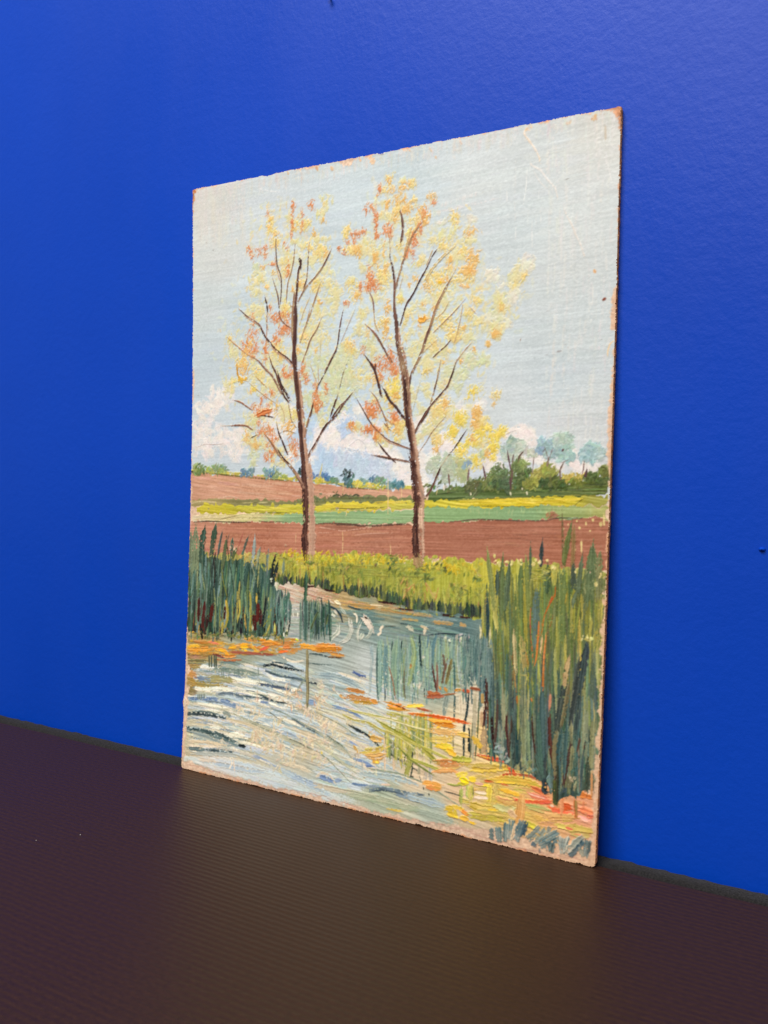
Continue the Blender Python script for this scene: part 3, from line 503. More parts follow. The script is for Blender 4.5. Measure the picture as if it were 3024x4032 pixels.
# near pond ripples, left half
part('painted_ripples')
for _ in range(260):
    x = rng.uniform(60, 1300); y = rng.uniform(700, 1680); sl = rng.uniform(.1, .28)+x*.00012; l_ = rng.uniform(120, 340)
    pal = (CR, WH, (196, 188, 164), (150, 160, 150)) if y > 1120 else ((150, 160, 152), (176, 182, 170), CR, (124, 140, 134))
    wave(L, [(x, y), (x+l_*.5, y+l_*.5*sl*.7), (x+l_, y+l_*sl)], rng.uniform(12, 34), vary(pal[rng.integers(4)], 9), vary((206, 200, 180), 9), op=.8, h=.32, dry=.22)
for _ in range(230):
    x = rng.uniform(-100, 760); y = rng.uniform(0, 1200); sl = rng.uniform(.35, .55); l_ = rng.uniform(120, 300)
    pal = ((186, 190, 178), (170, 180, 172), (206, 196, 172), (160, 172, 166)) if y < 900 else ((170, 178, 168), (186, 186, 168), (196, 186, 164), (160, 172, 168))
    wave(M, [(x, y), (x+l_*.5, y+l_*.5*sl*.85), (x+l_, y+l_*sl)], rng.uniform(10, 28), vary(pal[rng.integers(4)], 9), vary((212, 204, 184), 9), op=.8, h=.32, dry=.22)
RIPPLES = (
    ([(240, 770), (290, 750), (350, 770), (440, 780), (540, 790)], 26, WH, None), ([(450, 730), (560, 710), (700, 740)], 30, GR, (90, 110, 108)), ([(660, 755), (780, 780), (900, 820), (960, 840)], 26, (206, 202, 184), GR), ([(350, 790), (600, 800), (900, 850)], 40, (110, 126, 116), (150, 160, 146)),
    ([(960, 745), (1040, 735), (1140, 765), (1240, 785), (1350, 800)], 26, (28, 36, 42), (70, 86, 90)), ([(1020, 710), (1100, 715), (1210, 740), (1300, 780)], 16, (60, 78, 84), None), ([(980, 810), (1080, 850), (1190, 870), (1300, 890), (1420, 920), (1540, 955)], 22, (32, 42, 50), (90, 108, 116)), ([(1430, 915), (1560, 960)], 18, (40, 48, 56), None),
    ([(540, 870), (640, 900), (760, 915), (880, 940), (1000, 950)], 40, WH, CR), ([(1000, 860), (1060, 890), (1200, 910)], 30, WH, None), ([(890, 950), (1000, 965), (1130, 990), (1280, 1030)], 28, (44, 62, 82), (90, 112, 140)), ([(220, 880), (340, 900), (480, 920)], 44, (124, 146, 168), (96, 122, 150)), ([(340, 890), (480, 890), (620, 910)], 60, (166, 150, 96), (146, 146, 110)), ([(180, 930), (330, 960), (500, 960)], 60, (170, 146, 88), (150, 140, 90)),
    ([(220, 1000), (340, 1010), (480, 1000), (600, 1020)], 36, WH, CR), ([(440, 1060), (560, 1050), (700, 1090), (800, 1130)], 30, (120, 142, 154), (70, 92, 110)), ([(160, 1110), (300, 1105), (460, 1120), (560, 1140), (650, 1180)], 30, (70, 110, 170), (120, 150, 186)), ([(500, 1150), (600, 1180), (700, 1195)], 36, (130, 158, 186), (90, 124, 170)), ([(640, 1060), (800, 1090), (960, 1110), (1110, 1150), (1240, 1160)], 20, (60, 76, 80), (130, 140, 136)),
    ([(880, 1060), (980, 1100), (1080, 1140), (1200, 1150)], 14, (50, 64, 70), None), ([(900, 1140), (1000, 1150)], 22, (100, 130, 176), None), ([(1430, 1140), (1500, 1150)], 44, (110, 144, 186), None),
    ([(110, 1270), (220, 1268), (340, 1280), (460, 1300), (540, 1320)], 34, (46, 58, 62), (90, 104, 104)), ([(180, 1240), (330, 1250), (460, 1280)], 16, (90, 104, 100), None), ([(100, 1340), (140, 1318), (240, 1330), (360, 1360), (480, 1390)], 18, (90, 116, 150), (170, 176, 170)), ([(120, 1360), (300, 1340), (480, 1400), (560, 1440)], 22, (186, 178, 150), (214, 200, 170)), ([(510, 1260), (560, 1280), (540, 1310)], 44, (136, 144, 134), None),
    ([(105, 1445), (230, 1455), (360, 1475), (480, 1510), (560, 1540)], 46, (74, 96, 100), (130, 146, 146)), ([(330, 1500), (480, 1530), (620, 1590), (700, 1620)], 50, (110, 128, 130), (150, 160, 150)), ([(690, 1615), (740, 1630)], 26, (34, 42, 46), None), ([(130, 1640), (260, 1645)], 24, (80, 96, 98), None),
    ([(1130, 640), (1210, 690), (1290, 705), (1380, 690)], 18, (224, 208, 182), None), ([(1460, 620), (1560, 630), (1659, 660)], 20, (60, 74, 76), (110, 124, 120)), ([(1440, 720), (1560, 735), (1659, 740)], 14, (100, 114, 110), None), ([(970, 570), (1050, 600), (1100, 640)], 40, (186, 184, 170), None),
    ([(1030, 1215), (1150, 1260), (1240, 1310), (1370, 1380), (1520, 1460), (1659, 1560)], 14, (90, 108, 104), (150, 156, 140)), ([(1260, 1330), (1400, 1420), (1540, 1490), (1659, 1540)], 18, (70, 90, 96), (120, 140, 150)), ([(1000, 1250), (1080, 1310), (1160, 1360)], 10, (96, 96, 84), None), ([(640, 1300), (840, 1380), (1040, 1470), (1240, 1570), (1440, 1650)], 40, (186, 180, 154), (160, 160, 136)), ([(800, 1370), (960, 1440), (1100, 1500)], 8, (120, 124, 104), None), ([(560, 1330), (800, 1400), (1000, 1500)], 30, (206, 190, 158), None), ([(1230, 1550), (1330, 1590), (1440, 1650)], 9, (84, 92, 78), None),
    ([(1270, 1050), (1340, 960), (1390, 880)], 20, (130, 138, 124), None), ([(1240, 1020), (1300, 1000)], 24, WH, None))
for _ in range(120):
    x = rng.uniform(60, 1300); y = rng.uniform(690, 1680); l_ = rng.uniform(180, 420); sl = rng.uniform(.08, .2)+x*.0002
    wave(L, [(x, y), (x+l_*.5, y+l_*.5*sl*.6), (x+l_, y+l_*sl)], rng.uniform(14, 40), vary(((150, 172, 184), (172, 188, 194), (126, 150, 162), (188, 200, 204), (140, 156, 156))[rng.integers(5)], 7), vary((196, 204, 204), 6), op=.75, h=.36, dry=.3)
for _ in range(110):
    x = rng.uniform(-60, 760); y = rng.uniform(-20, 1250); sl = rng.uniform(.34, .5) if y < 1000 else rng.uniform(.15, .3); l_ = rng.uniform(140, 320)
    wave(M, [(x, y), (x+l_*.5, y+l_*.5*sl*.8), (x+l_, y+l_*sl)], rng.uniform(14, 38), vary(((160, 180, 190), (180, 194, 198), (140, 162, 174), (196, 204, 204))[rng.integers(4)], 7), vary((204, 208, 204), 6), op=.7, h=.34, dry=.3)
for _ in range(55):
    x = rng.uniform(90, 1150); y = rng.uniform(980, 1640); l_ = rng.uniform(120, 300); sl = rng.uniform(.08, .2)+x*.0002
    wave(L, [(x, y), (x+l_*.5, y+l_*.5*sl*.7), (x+l_, y+l_*sl)], rng.uniform(10, 24), vary((246, 234, 210), 5), (226, 214, 188), op=.85, h=.42, dry=.3)
for _ in range(34):
    x = rng.uniform(90, 900); y = rng.uniform(720, 1640); l_ = rng.uniform(100, 260); sl = rng.uniform(.1, .22)
    wave(L, [(x, y), (x+l_*.5, y+l_*.5*sl*.7), (x+l_, y+l_*sl)], rng.uniform(6, 13), vary(((84, 104, 112), (96, 124, 160), (110, 126, 122))[rng.integers(3)], 8), op=.8, h=.3, dry=.3)
for _ in range(46):
    x = rng.uniform(0, 1250); y = 330+x*.26+rng.uniform(-70, 70); l_ = rng.uniform(240, 480)
    wave(Q, [(x+250, y-40), (x+250+l_*.5, y-40+l_*.12), (x+250+l_, y-40+l_*.28)], rng.uniform(34, 64), vary(((178, 194, 202), (196, 204, 204), (206, 204, 192), (186, 196, 194))[rng.integers(4)], 6), vary((204, 208, 204), 5), op=.6, h=.22, dry=.25, amp=.025)
for pts, w, c, c2 in RIPPLES: wave(L, pts, w, c, c2, dry=.2)
S(L, [(1412, 580), (1415, 700), (1412, 850), (1420, 1000), (1412, 1205)], 34, (150, 138, 100), (110, 102, 76), h=.45, jit=.05)
for (x, y, rx, ry, c) in ((865, 1120, 16, 70, (186, 152, 120)), (1040, 1120, 40, 30, (176, 164, 140)), (1190, 1060, 50, 70, (196, 172, 140)), (1310, 1090, 60, 60, (190, 144, 104)), (1110, 1100, 30, 20, (190, 152, 116)), (1510, 1090, 40, 40, (160, 110, 80)), (1580, 1000, 40, 70, (200, 186, 160)), (1540, 1170, 60, 50, (204, 168, 124)), (1330, 1230, 50, 50, (212, 172, 128)), (1500, 1300, 90, 60, (206, 180, 146)), (1220, 1200, 40, 30, (206, 150, 90)), (850, 1470, 60, 40, (190, 174, 140)), (1060, 1470, 60, 60, (200, 182, 150)), (940, 1560, 120, 60, (196, 180, 146)), (1140, 1600, 80, 40, (204, 184, 150)), (1380, 1540, 80, 60, (206, 186, 156)), (1600, 1400, 60, 80, (210, 186, 150)), (1440, 1250, 60, 60, (208, 182, 146)), (1100, 1320, 60, 50, (206, 184, 150)), (1500, 1560, 60, 50, (206, 184, 150)), (700, 1220, 60, 50, (206, 188, 156)), (860, 1270, 60, 50, (204, 184, 150))):
    dab(L, x, y, rx, ry, c, ang=1.3, spread=.6, ln=3, h=.4, op=.75, col2=(222, 206, 180))
for pts, w, c, c2 in (
    ([(325, 45), (430, 70), (560, 90), (670, 120), (760, 165)], 46, (56, 74, 74), (110, 126, 120)), ([(350, 80), (500, 120), (640, 190), (760, 215)], 50, (130, 142, 140), (176, 176, 160)), ([(815, 200), (870, 208)], 28, (34, 44, 46), None), ([(345, 225), (420, 235), (500, 240)], 30, (110, 124, 122), (60, 76, 78)), ([(520, 242), (620, 248), (740, 262)], 26, (58, 74, 78), (130, 140, 136)), ([(380, 270), (560, 280), (760, 290), (900, 320)], 30, (176, 178, 168), None), ([(360, 160), (520, 170), (680, 200)], 26, (212, 192, 160), None), ([(350, 200), (500, 205), (640, 215)], 18, (220, 202, 176), None),
    ([(600, 370), (760, 400), (900, 430), (1050, 450)], 44, (166, 180, 190), (190, 186, 174)), ([(930, 295), (990, 310), (1060, 345), (1130, 390), (1200, 420)], 26, (130, 154, 186), (206, 200, 184)), ([(1000, 330), (1120, 380)], 12, (226, 216, 196), None), ([(1200, 430), (1340, 500), (1500, 580), (1640, 660)], 70, (170, 184, 190), (190, 188, 172)), ([(1230, 370), (1360, 400), (1480, 450)], 40, (210, 194, 166), None), ([(1300, 480), (1450, 540), (1600, 600)], 40, (150, 172, 190), None),
    ([(725, 315), (745, 370), (715, 425)], 12, (232, 214, 190), None), ([(760, 345), (770, 440)], 16, (230, 206, 180), None), ([(1545, 490), (1580, 450), (1659, 480)], 20, (222, 202, 174), None), ([(1560, 490), (1659, 530)], 26, (96, 128, 180), None), ([(450, 330), (600, 350)], 30, (206, 190, 170), None)):
    wave(Q, pts, w, c, c2, dry=.28)
for (x, y, rx, ry) in ((1190, 340, 40, 80), (1330, 280, 60, 50), (1430, 270, 50, 40), (1280, 310, 50, 40), (1560, 330, 60, 60), (1500, 310, 30, 40), (1100, 200, 80, 60), (960, 150, 60, 40), (1000, 70, 60, 40), (1130, 90, 40, 40), (1200, 170, 40, 60)):
    dab(Q, x, y, rx, ry, (200, 178, 140), ang=1.2, spread=.7, ln=3.5, h=.45, op=.7, col2=(218, 202, 176))
# long crossing lines in the middle
for pts, w, c, c2 in (
    ([(0, 20), (200, 40), (360, 100), (470, 170)], 60, (130, 150, 156), (170, 180, 174)), ([(250, 0), (360, 40), (500, 90)], 20, (220, 206, 180), None), ([(380, -20), (460, 20), (540, 40)], 26, (60, 92, 160), None), ([(100, 130), (220, 160), (360, 190)], 50, (150, 162, 156), None), ([(180, 180), (260, 260), (360, 340)], 10, (222, 214, 196), None), ([(190, 365), (270, 385), (370, 420), (490, 490)], 30, (76, 116, 180), (140, 164, 190)), ([(0, 430), (160, 510), (300, 590), (420, 670), (500, 700)], 10, (110, 116, 96), (160, 160, 130)), ([(100, 400), (260, 460), (380, 540), (500, 580)], 34, (180, 180, 160), (206, 196, 164)),
    ([(340, 560), (430, 620), (520, 660), (600, 720), (680, 800), (800, 880), (940, 970), (1090, 1060)], 20, (50, 60, 60), (90, 98, 76)), ([(400, 590), (500, 645), (590, 700)], 22, (44, 54, 58), None), ([(0, 640), (160, 740), (280, 820), (390, 930)], 22, (150, 154, 134), (186, 180, 154)), ([(110, 680), (200, 740), (285, 798)], 12, (88, 92, 76), None), ([(0, 760), (120, 850), (260, 960), (400, 1060)], 30, (160, 164, 140), (190, 184, 156)), ([(0, 850), (100, 920), (200, 1020), (345, 1170)], 9, (120, 122, 92), None), ([(40, 860), (60, 870)], 26, (226, 200, 110), None),
    ([(300, 460), (400, 510), (560, 540), (700, 620), (900, 680), (1050, 760), (1200, 840), (1330, 980)], 26, (170, 158, 84), (196, 190, 130)), ([(330, 400), (520, 440), (700, 480), (900, 530), (1100, 600), (1260, 650)], 24, (176, 170, 104), (206, 196, 150)), ([(680, 540), (820, 620), (1000, 720), (1150, 830), (1350, 1010)], 44, (150, 152, 72), (186, 178, 100)), ([(800, 650), (1000, 740), (1250, 850), (1480, 960)], 30, (160, 158, 76), (190, 182, 110)), ([(780, 420), (960, 470), (1160, 560)], 22, (186, 178, 110), (206, 200, 150)), ([(1000, 590), (1160, 680), (1300, 780), (1480, 900), (1560, 980)], 24, (170, 164, 84), (206, 190, 120)), ([(880, 800), (1010, 930), (1130, 1020), (1270, 1110)], 22, (140, 146, 76), (110, 120, 70)), ([(1020, 930), (1200, 1000), (1380, 1070)], 34, (150, 152, 78), (180, 172, 96)), ([(1200, 640), (1380, 720), (1580, 800)], 12, (180, 166, 100), None), ([(520, 520), (700, 660), (860, 760)], 14, (190, 186, 140), None),
    ([(560, 1040), (720, 1062), (880, 1090), (1000, 1130), (1150, 1190), (1300, 1280), (1480, 1400), (1600, 1480)], 16, (110, 122, 106), (150, 156, 130)), ([(520, 1100), (700, 1120), (900, 1150), (1050, 1200)], 60, (164, 178, 176), (196, 190, 170)), ([(380, 1200), (470, 1215), (560, 1220)], 24, (92, 130, 176), None), ([(560, 1230), (700, 1240), (820, 1290)], 30, (110, 136, 156), (150, 166, 170)), ([(600, 1270), (720, 1260), (850, 1280), (980, 1310), (1130, 1320)], 40, (62, 84, 98), (120, 142, 150)), ([(860, 1310), (980, 1350), (1100, 1390)], 40, (60, 84, 104), (120, 146, 160)), ([(1000, 1340), (1180, 1390), (1360, 1440)], 70, (150, 170, 180), (180, 184, 172)), ([(200, 1270), (400, 1310), (640, 1360), (900, 1420)], 60, (164, 170, 144), (186, 182, 154)), ([(400, 1340), (640, 1380), (900, 1450), (1200, 1500)], 60, (150, 162, 134), (176, 176, 148)), ([(0, 1220), (160, 1260), (320, 1290)], 50, (196, 184, 160), None), ([(760, 1470), (840, 1490), (930, 1500)], 24, (204, 176, 90), None), ([(1100, 1500), (1300, 1560), (1500, 1630)], 60, (160, 168, 150), None),
    ([(0, 1120), (60, 1090), (130, 1110), (190, 1190)], 20, (220, 202, 176), None), ([(40, 1125), (110, 1150), (170, 1180)], 44, (100, 134, 186), None), ([(200, 1170), (260, 1160)], 40, (130, 156, 190), None), ([(420, 940), (500, 960), (600, 1010)], 26, (110, 142, 190), None), ([(530, 1010), (600, 1015)], 20, (76, 112, 180), None), ([(350, 740), (440, 790)], 20, (130, 154, 196), None), ([(490, 980), (500, 1070)], 20, (150, 156, 150), (206, 200, 186)), ([(410, 870), (430, 980)], 14, (150, 150, 140), None), ([(700, 1210), (790, 1216)], 20, (214, 186, 160), None)):
    wave(M, pts, w, c, c2, dry=.12)
for (x, y, rx, ry, c) in ((60, 130, 36, 70, (196, 184, 154)), (180, 160, 30, 40, (186, 172, 140)), (60, 330, 60, 60, (206, 184, 150)), (150, 470, 30, 40, (200, 196, 170)), (60, 560, 50, 60, (204, 188, 156)), (220, 560, 80, 50, (210, 196, 160)), (260, 690, 80, 50, (206, 194, 164)), (150, 620, 60, 50, (206, 186, 150)), (60, 740, 60, 50, (212, 192, 160)), (130, 820, 40, 50, (206, 188, 150)), (80, 960, 60, 50, (212, 192, 160)), (470, 800, 50, 50, (190, 182, 150)), (440, 870, 40, 40, (170, 164, 140)), (650, 1075, 40, 24, (200, 186, 150)), (340, 520, 40, 20, (214, 190, 140)), (600, 690, 60, 30, (206, 176, 110))):
    dab(M, x, y, rx, ry, c, ang=1.3, spread=.8, ln=3, h=.42, op=.7, col2=(220, 206, 178))

# ---- reeds standing in the middle
part('painted_middle_reeds')
for _ in range(150):
    x = rng.uniform(650, 1700); y0 = rng.uniform(1000, 1150) if x < 1200 else rng.uniform(980, 1120); l_ = rng.uniform(250, 640)
    c = ((126, 152, 144), (104, 132, 128), (150, 172, 150), (84, 112, 112), (160, 170, 120))[rng.integers(5)]
    S(J, [(x, y0), (x+rng.normal(0, 4), y0+l_*.5), (x+rng.normal(0, 8), min(1680, y0+l_))], rng.uniform(10, 30), vary(c, 8), vary((148, 168, 150), 8), op=.85, h=.28, dry=.22, rag=.12)
for pts, w, c, c2 in (([(580, 1060), (590, 1250), (580, 1450), (572, 1620)], 26, (130, 152, 158), (180, 184, 174)), ([(605, 1070), (610, 1280)], 14, (150, 166, 164), None), ([(655, 1070), (650, 1300), (655, 1640)], 12, (80, 100, 96), None), ([(690, 1070), (690, 1300), (680, 1600)], 50, (124, 152, 144), (150, 172, 156)), ([(750, 1080), (745, 1300), (750, 1540)], 50, (118, 146, 144), None), ([(860, 1040), (840, 1300), (850, 1600)], 60, (140, 160, 134), (116, 144, 130)), ([(920, 1030), (915, 1120)], 14, (46, 64, 62), None), ([(820, 1040), (808, 1140)], 12, (60, 84, 80), None), ([(1030, 1010), (1060, 1150), (1040, 1300), (1000, 1500)], 50, (160, 174, 126), (130, 150, 120)), ([(1115, 960), (1120, 1120), (1125, 1230), (1135, 1320)], 26, (40, 58, 62), (70, 92, 90)), ([(1300, 970), (1270, 1060), (1260, 1200)], 36, (100, 130, 134), None), ([(1210, 980), (1200, 1100)], 20, (110, 134, 140), None),
    ([(785, 1330), (820, 1450), (850, 1640)], 16, (136, 104, 84), None), ([(950, 1350), (945, 1500), (955, 1640)], 16, (104, 98, 80), None), ([(740, 1560), (738, 1659)], 12, (50, 62, 64), None), ([(1255, 1310), (1270, 1420), (1300, 1580)], 24, (90, 60, 56), None), ([(1305, 1290), (1310, 1450), (1305, 1590)], 22, (110, 76, 66), None), ([(1370, 1170), (1385, 1320), (1360, 1500)], 30, (116, 96, 80), None), ([(1465, 1230), (1440, 1340), (1400, 1500)], 34, (110, 100, 72), (150, 140, 90)), ([(1420, 1220), (1400, 1340)], 14, (120, 84, 74), None), ([(1165, 1550), (1168, 1640)], 12, (40, 52, 56), None), ([(1530, 1070), (1535, 1300), (1560, 1500)], 20, (190, 196, 182), (130, 150, 146)), ([(1490, 1250), (1500, 1560)], 20, (70, 100, 96), None), ([(1600, 1060), (1600, 1400)], 40, (84, 116, 112), (110, 138, 130)), ([(1640, 1100), (1645, 1500)], 30, (76, 106, 104), None)):
    S(J, pts, w, c, c2, h=.35, dry=.1)
for (x, y, rx, ry, c) in ((1095, 1510, 40, 50, (204, 196, 178)), (1110, 1370, 24, 40, (200, 200, 186)), (1160, 1215, 16, 18, (210, 206, 190)), (1420, 1020, 50, 30, (206, 198, 182)), (1590, 1000, 60, 50, (206, 196, 180)), (1020, 1310, 20, 20, (180, 140, 90))): dab(J, x, y, rx, ry, c, h=.5)
for pts, w, c in (([(1200, 190), (1190, 330)], 30, (140, 160, 150)), ([(1420, 230), (1395, 340), (1380, 460)], 50, (150, 160, 148)), ([(1500, 180), (1495, 340), (1490, 480)], 22, (90, 112, 108)), ([(1650, 240), (1630, 420), (1600, 600), (1595, 920)], 26, (54, 72, 74)), ([(1650, 600), (1655, 900)], 30, (50, 66, 66)), ([(1560, 230), (1570, 480)], 40, (210, 196, 170)), ([(1340, 320), (1360, 250)], 20, (160, 166, 150)), ([(1480, 600), (1482, 900)], 16, (150, 140, 110)), ([(1500, 230), (1530, 230)], 40, (206, 196, 170)), ([(740, 220), (740, 290)], 14, (60, 80, 80)), ([(1040, 230), (1035, 330)], 20, (130, 156, 150)), ([(820, 240), (830, 290)], 30, (130, 150, 140))):
    S(M, pts, w, c, h=.34, dry=.15)
# yellow green upright strokes by the foot of the reeds
for _ in range(110):
    x = rng.uniform(740, 1250); y0 = rng.uniform(420, 700)+(180 if x < 850 else 0)*(rng.random() < .6); y1 = min(y0+rng.uniform(160, 420), np.interp(x, [740, 900, 1000, 1250], [900, 1000, 1110, 1120]))
    if y1-y0 < 60: continue
    S(M, [(x, y0), (x+rng.normal(0, 4), (y0+y1)/2), (x+rng.normal(0, 5), y1)], rng.uniform(12, 30), vary(((172, 168, 84), (150, 150, 78), (196, 188, 130), (126, 138, 96), (206, 184, 90))[rng.integers(5)], 8), op=.7, h=.28, dry=.3)
for pts, w, c in (([(1005, 800), (1000, 960), (970, 1110)], 60, (160, 158, 90)), ([(1040, 980), (1020, 1120)], 20, (70, 84, 72)), ([(955, 890), (950, 960)], 12, (50, 60, 52)), ([(1040, 860), (1035, 920)], 16, (60, 70, 60)), ([(740, 640), (738, 800)], 14, (120, 130, 70)), ([(730, 700), (738, 1040)], 20, (212, 186, 156)), ([(830, 930), (835, 1050)], 24, (204, 180, 150)), ([(1120, 1120), (1130, 1170)], 14, (90, 96, 90)), ([(1230, 1040), (1235, 1160)], 40, (170, 166, 156)), ([(1180, 1080), (1175, 1160)], 40, (190, 178, 160)), ([(1250, 870), (1255, 950)], 14, (60, 76, 60)), ([(1110, 1000), (1105, 1120)], 30, (176, 168, 140)), ([(860, 450), (1000, 470)], 20, (150, 150, 80)), ([(760, 440), (860, 470)], 22, (186, 176, 90))):
    S(M, pts, w, c, h=.35, dry=.12)
for pts in ([(1230, 560), (1240, 800)], [(1160, 480), (1150, 800)], [(1060, 500), (1060, 820)]): S(M, pts, 26, (110, 128, 110), (160, 164, 110), op=.8)
# long bent blades laid over the uprights
for pts, w, c, c2 in (([(300, 460), (400, 510), (560, 540), (700, 620), (900, 680), (1050, 760), (1200, 840), (1330, 980)], 20, (164, 150, 74), (200, 190, 126)), ([(330, 400), (520, 440), (700, 480), (900, 530), (1100, 600), (1260, 650)], 20, (176, 170, 100), (214, 204, 154)),
    ([(680, 540), (820, 620), (1000, 720), (1150, 830), (1350, 1010)], 40, (150, 150, 66), (186, 178, 100)), ([(800, 650), (1000, 740), (1250, 850), (1480, 960)], 26, (160, 158, 72), (196, 188, 110)), ([(780, 420), (960, 470), (1160, 560)], 18, (186, 178, 110), (216, 206, 156)),
    ([(1000, 590), (1160, 680), (1300, 780), (1480, 900), (1560, 980)], 20, (170, 164, 80), (210, 194, 120)), ([(880, 800), (1010, 930), (1130, 1020), (1270, 1110)], 18, (130, 138, 70), (104, 114, 66)), ([(1020, 930), (1200, 1000), (1380, 1070)], 28, (150, 152, 74), (184, 176, 96)), ([(620, 500), (800, 560), (980, 640), (1160, 740)], 14, (206, 198, 150), None), ([(560, 470), (760, 500), (1000, 570), (1200, 620)], 12, (220, 210, 170), None),
    ([(520, 520), (700, 660), (860, 760), (1000, 880)], 12, (186, 180, 120), None), ([(700, 580), (900, 700), (1100, 850), (1300, 1000)], 10, (220, 210, 150), None)):
    S(M, pts, w, c, c2, h=.42, dry=.14)
# second bank of leaves, floating
part('painted_floating_leaves')
OR = (206, 116, 44)
def leaves(tile, items, h=.5):
    for pts, w, c in items: S(tile, pts, w, vary(c, 8), tuple(np.clip(np.array(c)+rng.normal(14, 12, 3), 0, 255)), h=h, dry=.1, rag=.15)
for _ in range(120):
    x = rng.uniform(100, 1250); y = rng.uniform(450, 630); l_ = rng.uniform(50, 150)
    c = ((196, 140, 56), (170, 134, 66), (206, 116, 50), (216, 166, 56), (130, 116, 66))[rng.integers(5)]
    S(L, [(x, y), (x+l_*.5, y+rng.normal(0, 5)), (x+l_, y+rng.normal(2, 8))], rng.uniform(12, 26), vary(c, 12), vary((200, 150, 80), 12), op=.8, h=.4, dry=.2)
leaves(L, (([(110, 540), (200, 530), (240, 540)], 24, (224, 166, 50)), ([(120, 570), (260, 580), (390, 565)], 36, (222, 150, 52)), ([(440, 570), (510, 590), (560, 630)], 30, (230, 166, 50)), ([(560, 560), (640, 548)], 20, (220, 156, 50)), ([(690, 520), (760, 515)], 24, (230, 166, 44)), ([(690, 545), (770, 545)], 24, (232, 172, 50)), ([(700, 570), (760, 585)], 20, (230, 166, 50)), ([(800, 510), (820, 550), (860, 590)], 26, (232, 176, 60)), ([(900, 580), (950, 560), (1000, 530)], 26, (206, 110, 60)), ([(900, 470), (1000, 480), (1080, 510)], 30, (216, 140, 50)), ([(920, 510), (1040, 510)], 40, (206, 130, 50)), ([(1140, 510), (1250, 500)], 40, (186, 116, 60)), ([(1160, 550), (1220, 545)], 36, (200, 120, 60)), ([(1100, 600), (1200, 590)], 24, (212, 116, 46)), ([(720, 455), (780, 440), (840, 425)], 24, (206, 150, 56)), ([(1340, 530), (1450, 540)], 44, (222, 150, 40)), ([(1420, 550), (1560, 560), (1659, 560)], 50, (206, 136, 46)), ([(1500, 590), (1659, 590)], 24, (204, 140, 60)), ([(350, 490), (440, 510)], 24, (216, 136, 60)), ([(470, 640), (560, 650), (640, 640)], 30, (200, 130, 56)), ([(580, 600), (760, 610), (1050, 630)], 26, (150, 84, 56)), ([(380, 620), (450, 640), (510, 660)], 20, (110, 60, 42)), ([(110, 620), (220, 635)], 16, (84, 50, 36)), ([(430, 680), (560, 690), (680, 685)], 18, (170, 96, 60)), ([(1290, 460), (1310, 470)], 20, (206, 206, 60)), ([(90, 830), (200, 850)], 60, (196, 146, 80)), ([(110, 770), (230, 760)], 40, (156, 130, 84)), ([(100, 640), (300, 660)], 40, (150, 120, 74)), ([(100, 900), (200, 950)], 70, (156, 136, 76)), ([(90, 1000), (200, 1040)], 60, (150, 134, 86)), ([(110, 700), (330, 700)], 40, (130, 120, 84))))
S(L, [(110, 310), (160, 305)], 44, (232, 186, 40), h=.7); S(L, [(125, 330), (160, 328)], 20, (196, 150, 40), h=.5); S(L, [(140, 380), (180, 376)], 18, (220, 170, 60), h=.5); S(L, [(140, 480), (165, 478)], 18, (206, 160, 50), h=.5)
for x in (345, 370, 400, 420): S(L, [(x, 640), (x+3, 760)], 18, (84, 92, 76), (60, 70, 62), h=.3)
for x in (620, 660, 700, 480, 500, 880, 560): S(L, [(x, 770), (x+2, 860)], 14, (120, 134, 124), op=.7, h=.3)
for x in (225, 245, 265, 290): S(L, [(x, 1060), (x, 1110)], 16, (116, 126, 116), h=.3)
leaves(J, (([(0, 1080), (120, 1090), (240, 1100)], 50, (206, 144, 50)), ([(0, 1120), (110, 1125), (250, 1120)], 50, (200, 132, 44)), ([(150, 1170), (280, 1190)], 34, (186, 130, 64)), ([(130, 1205), (270, 1215)], 16, (100, 64, 40)), ([(1200, 1590), (1260, 1610), (1340, 1610)], 44, (176, 96, 60)), ([(1200, 1640), (1370, 1630)], 40, (172, 92, 56)), ([(1370, 1620), (1500, 1605)], 20, (150, 96, 56)), ([(1500, 1570), (1570, 1560)], 26, (206, 146, 50)), ([(1590, 1570), (1650, 1580)], 40, (190, 84, 50)), ([(1390, 1540), (1410, 1580)], 30, (190, 140, 70)), ([(1330, 1530), (1345, 1560)], 20, (186, 120, 60))))
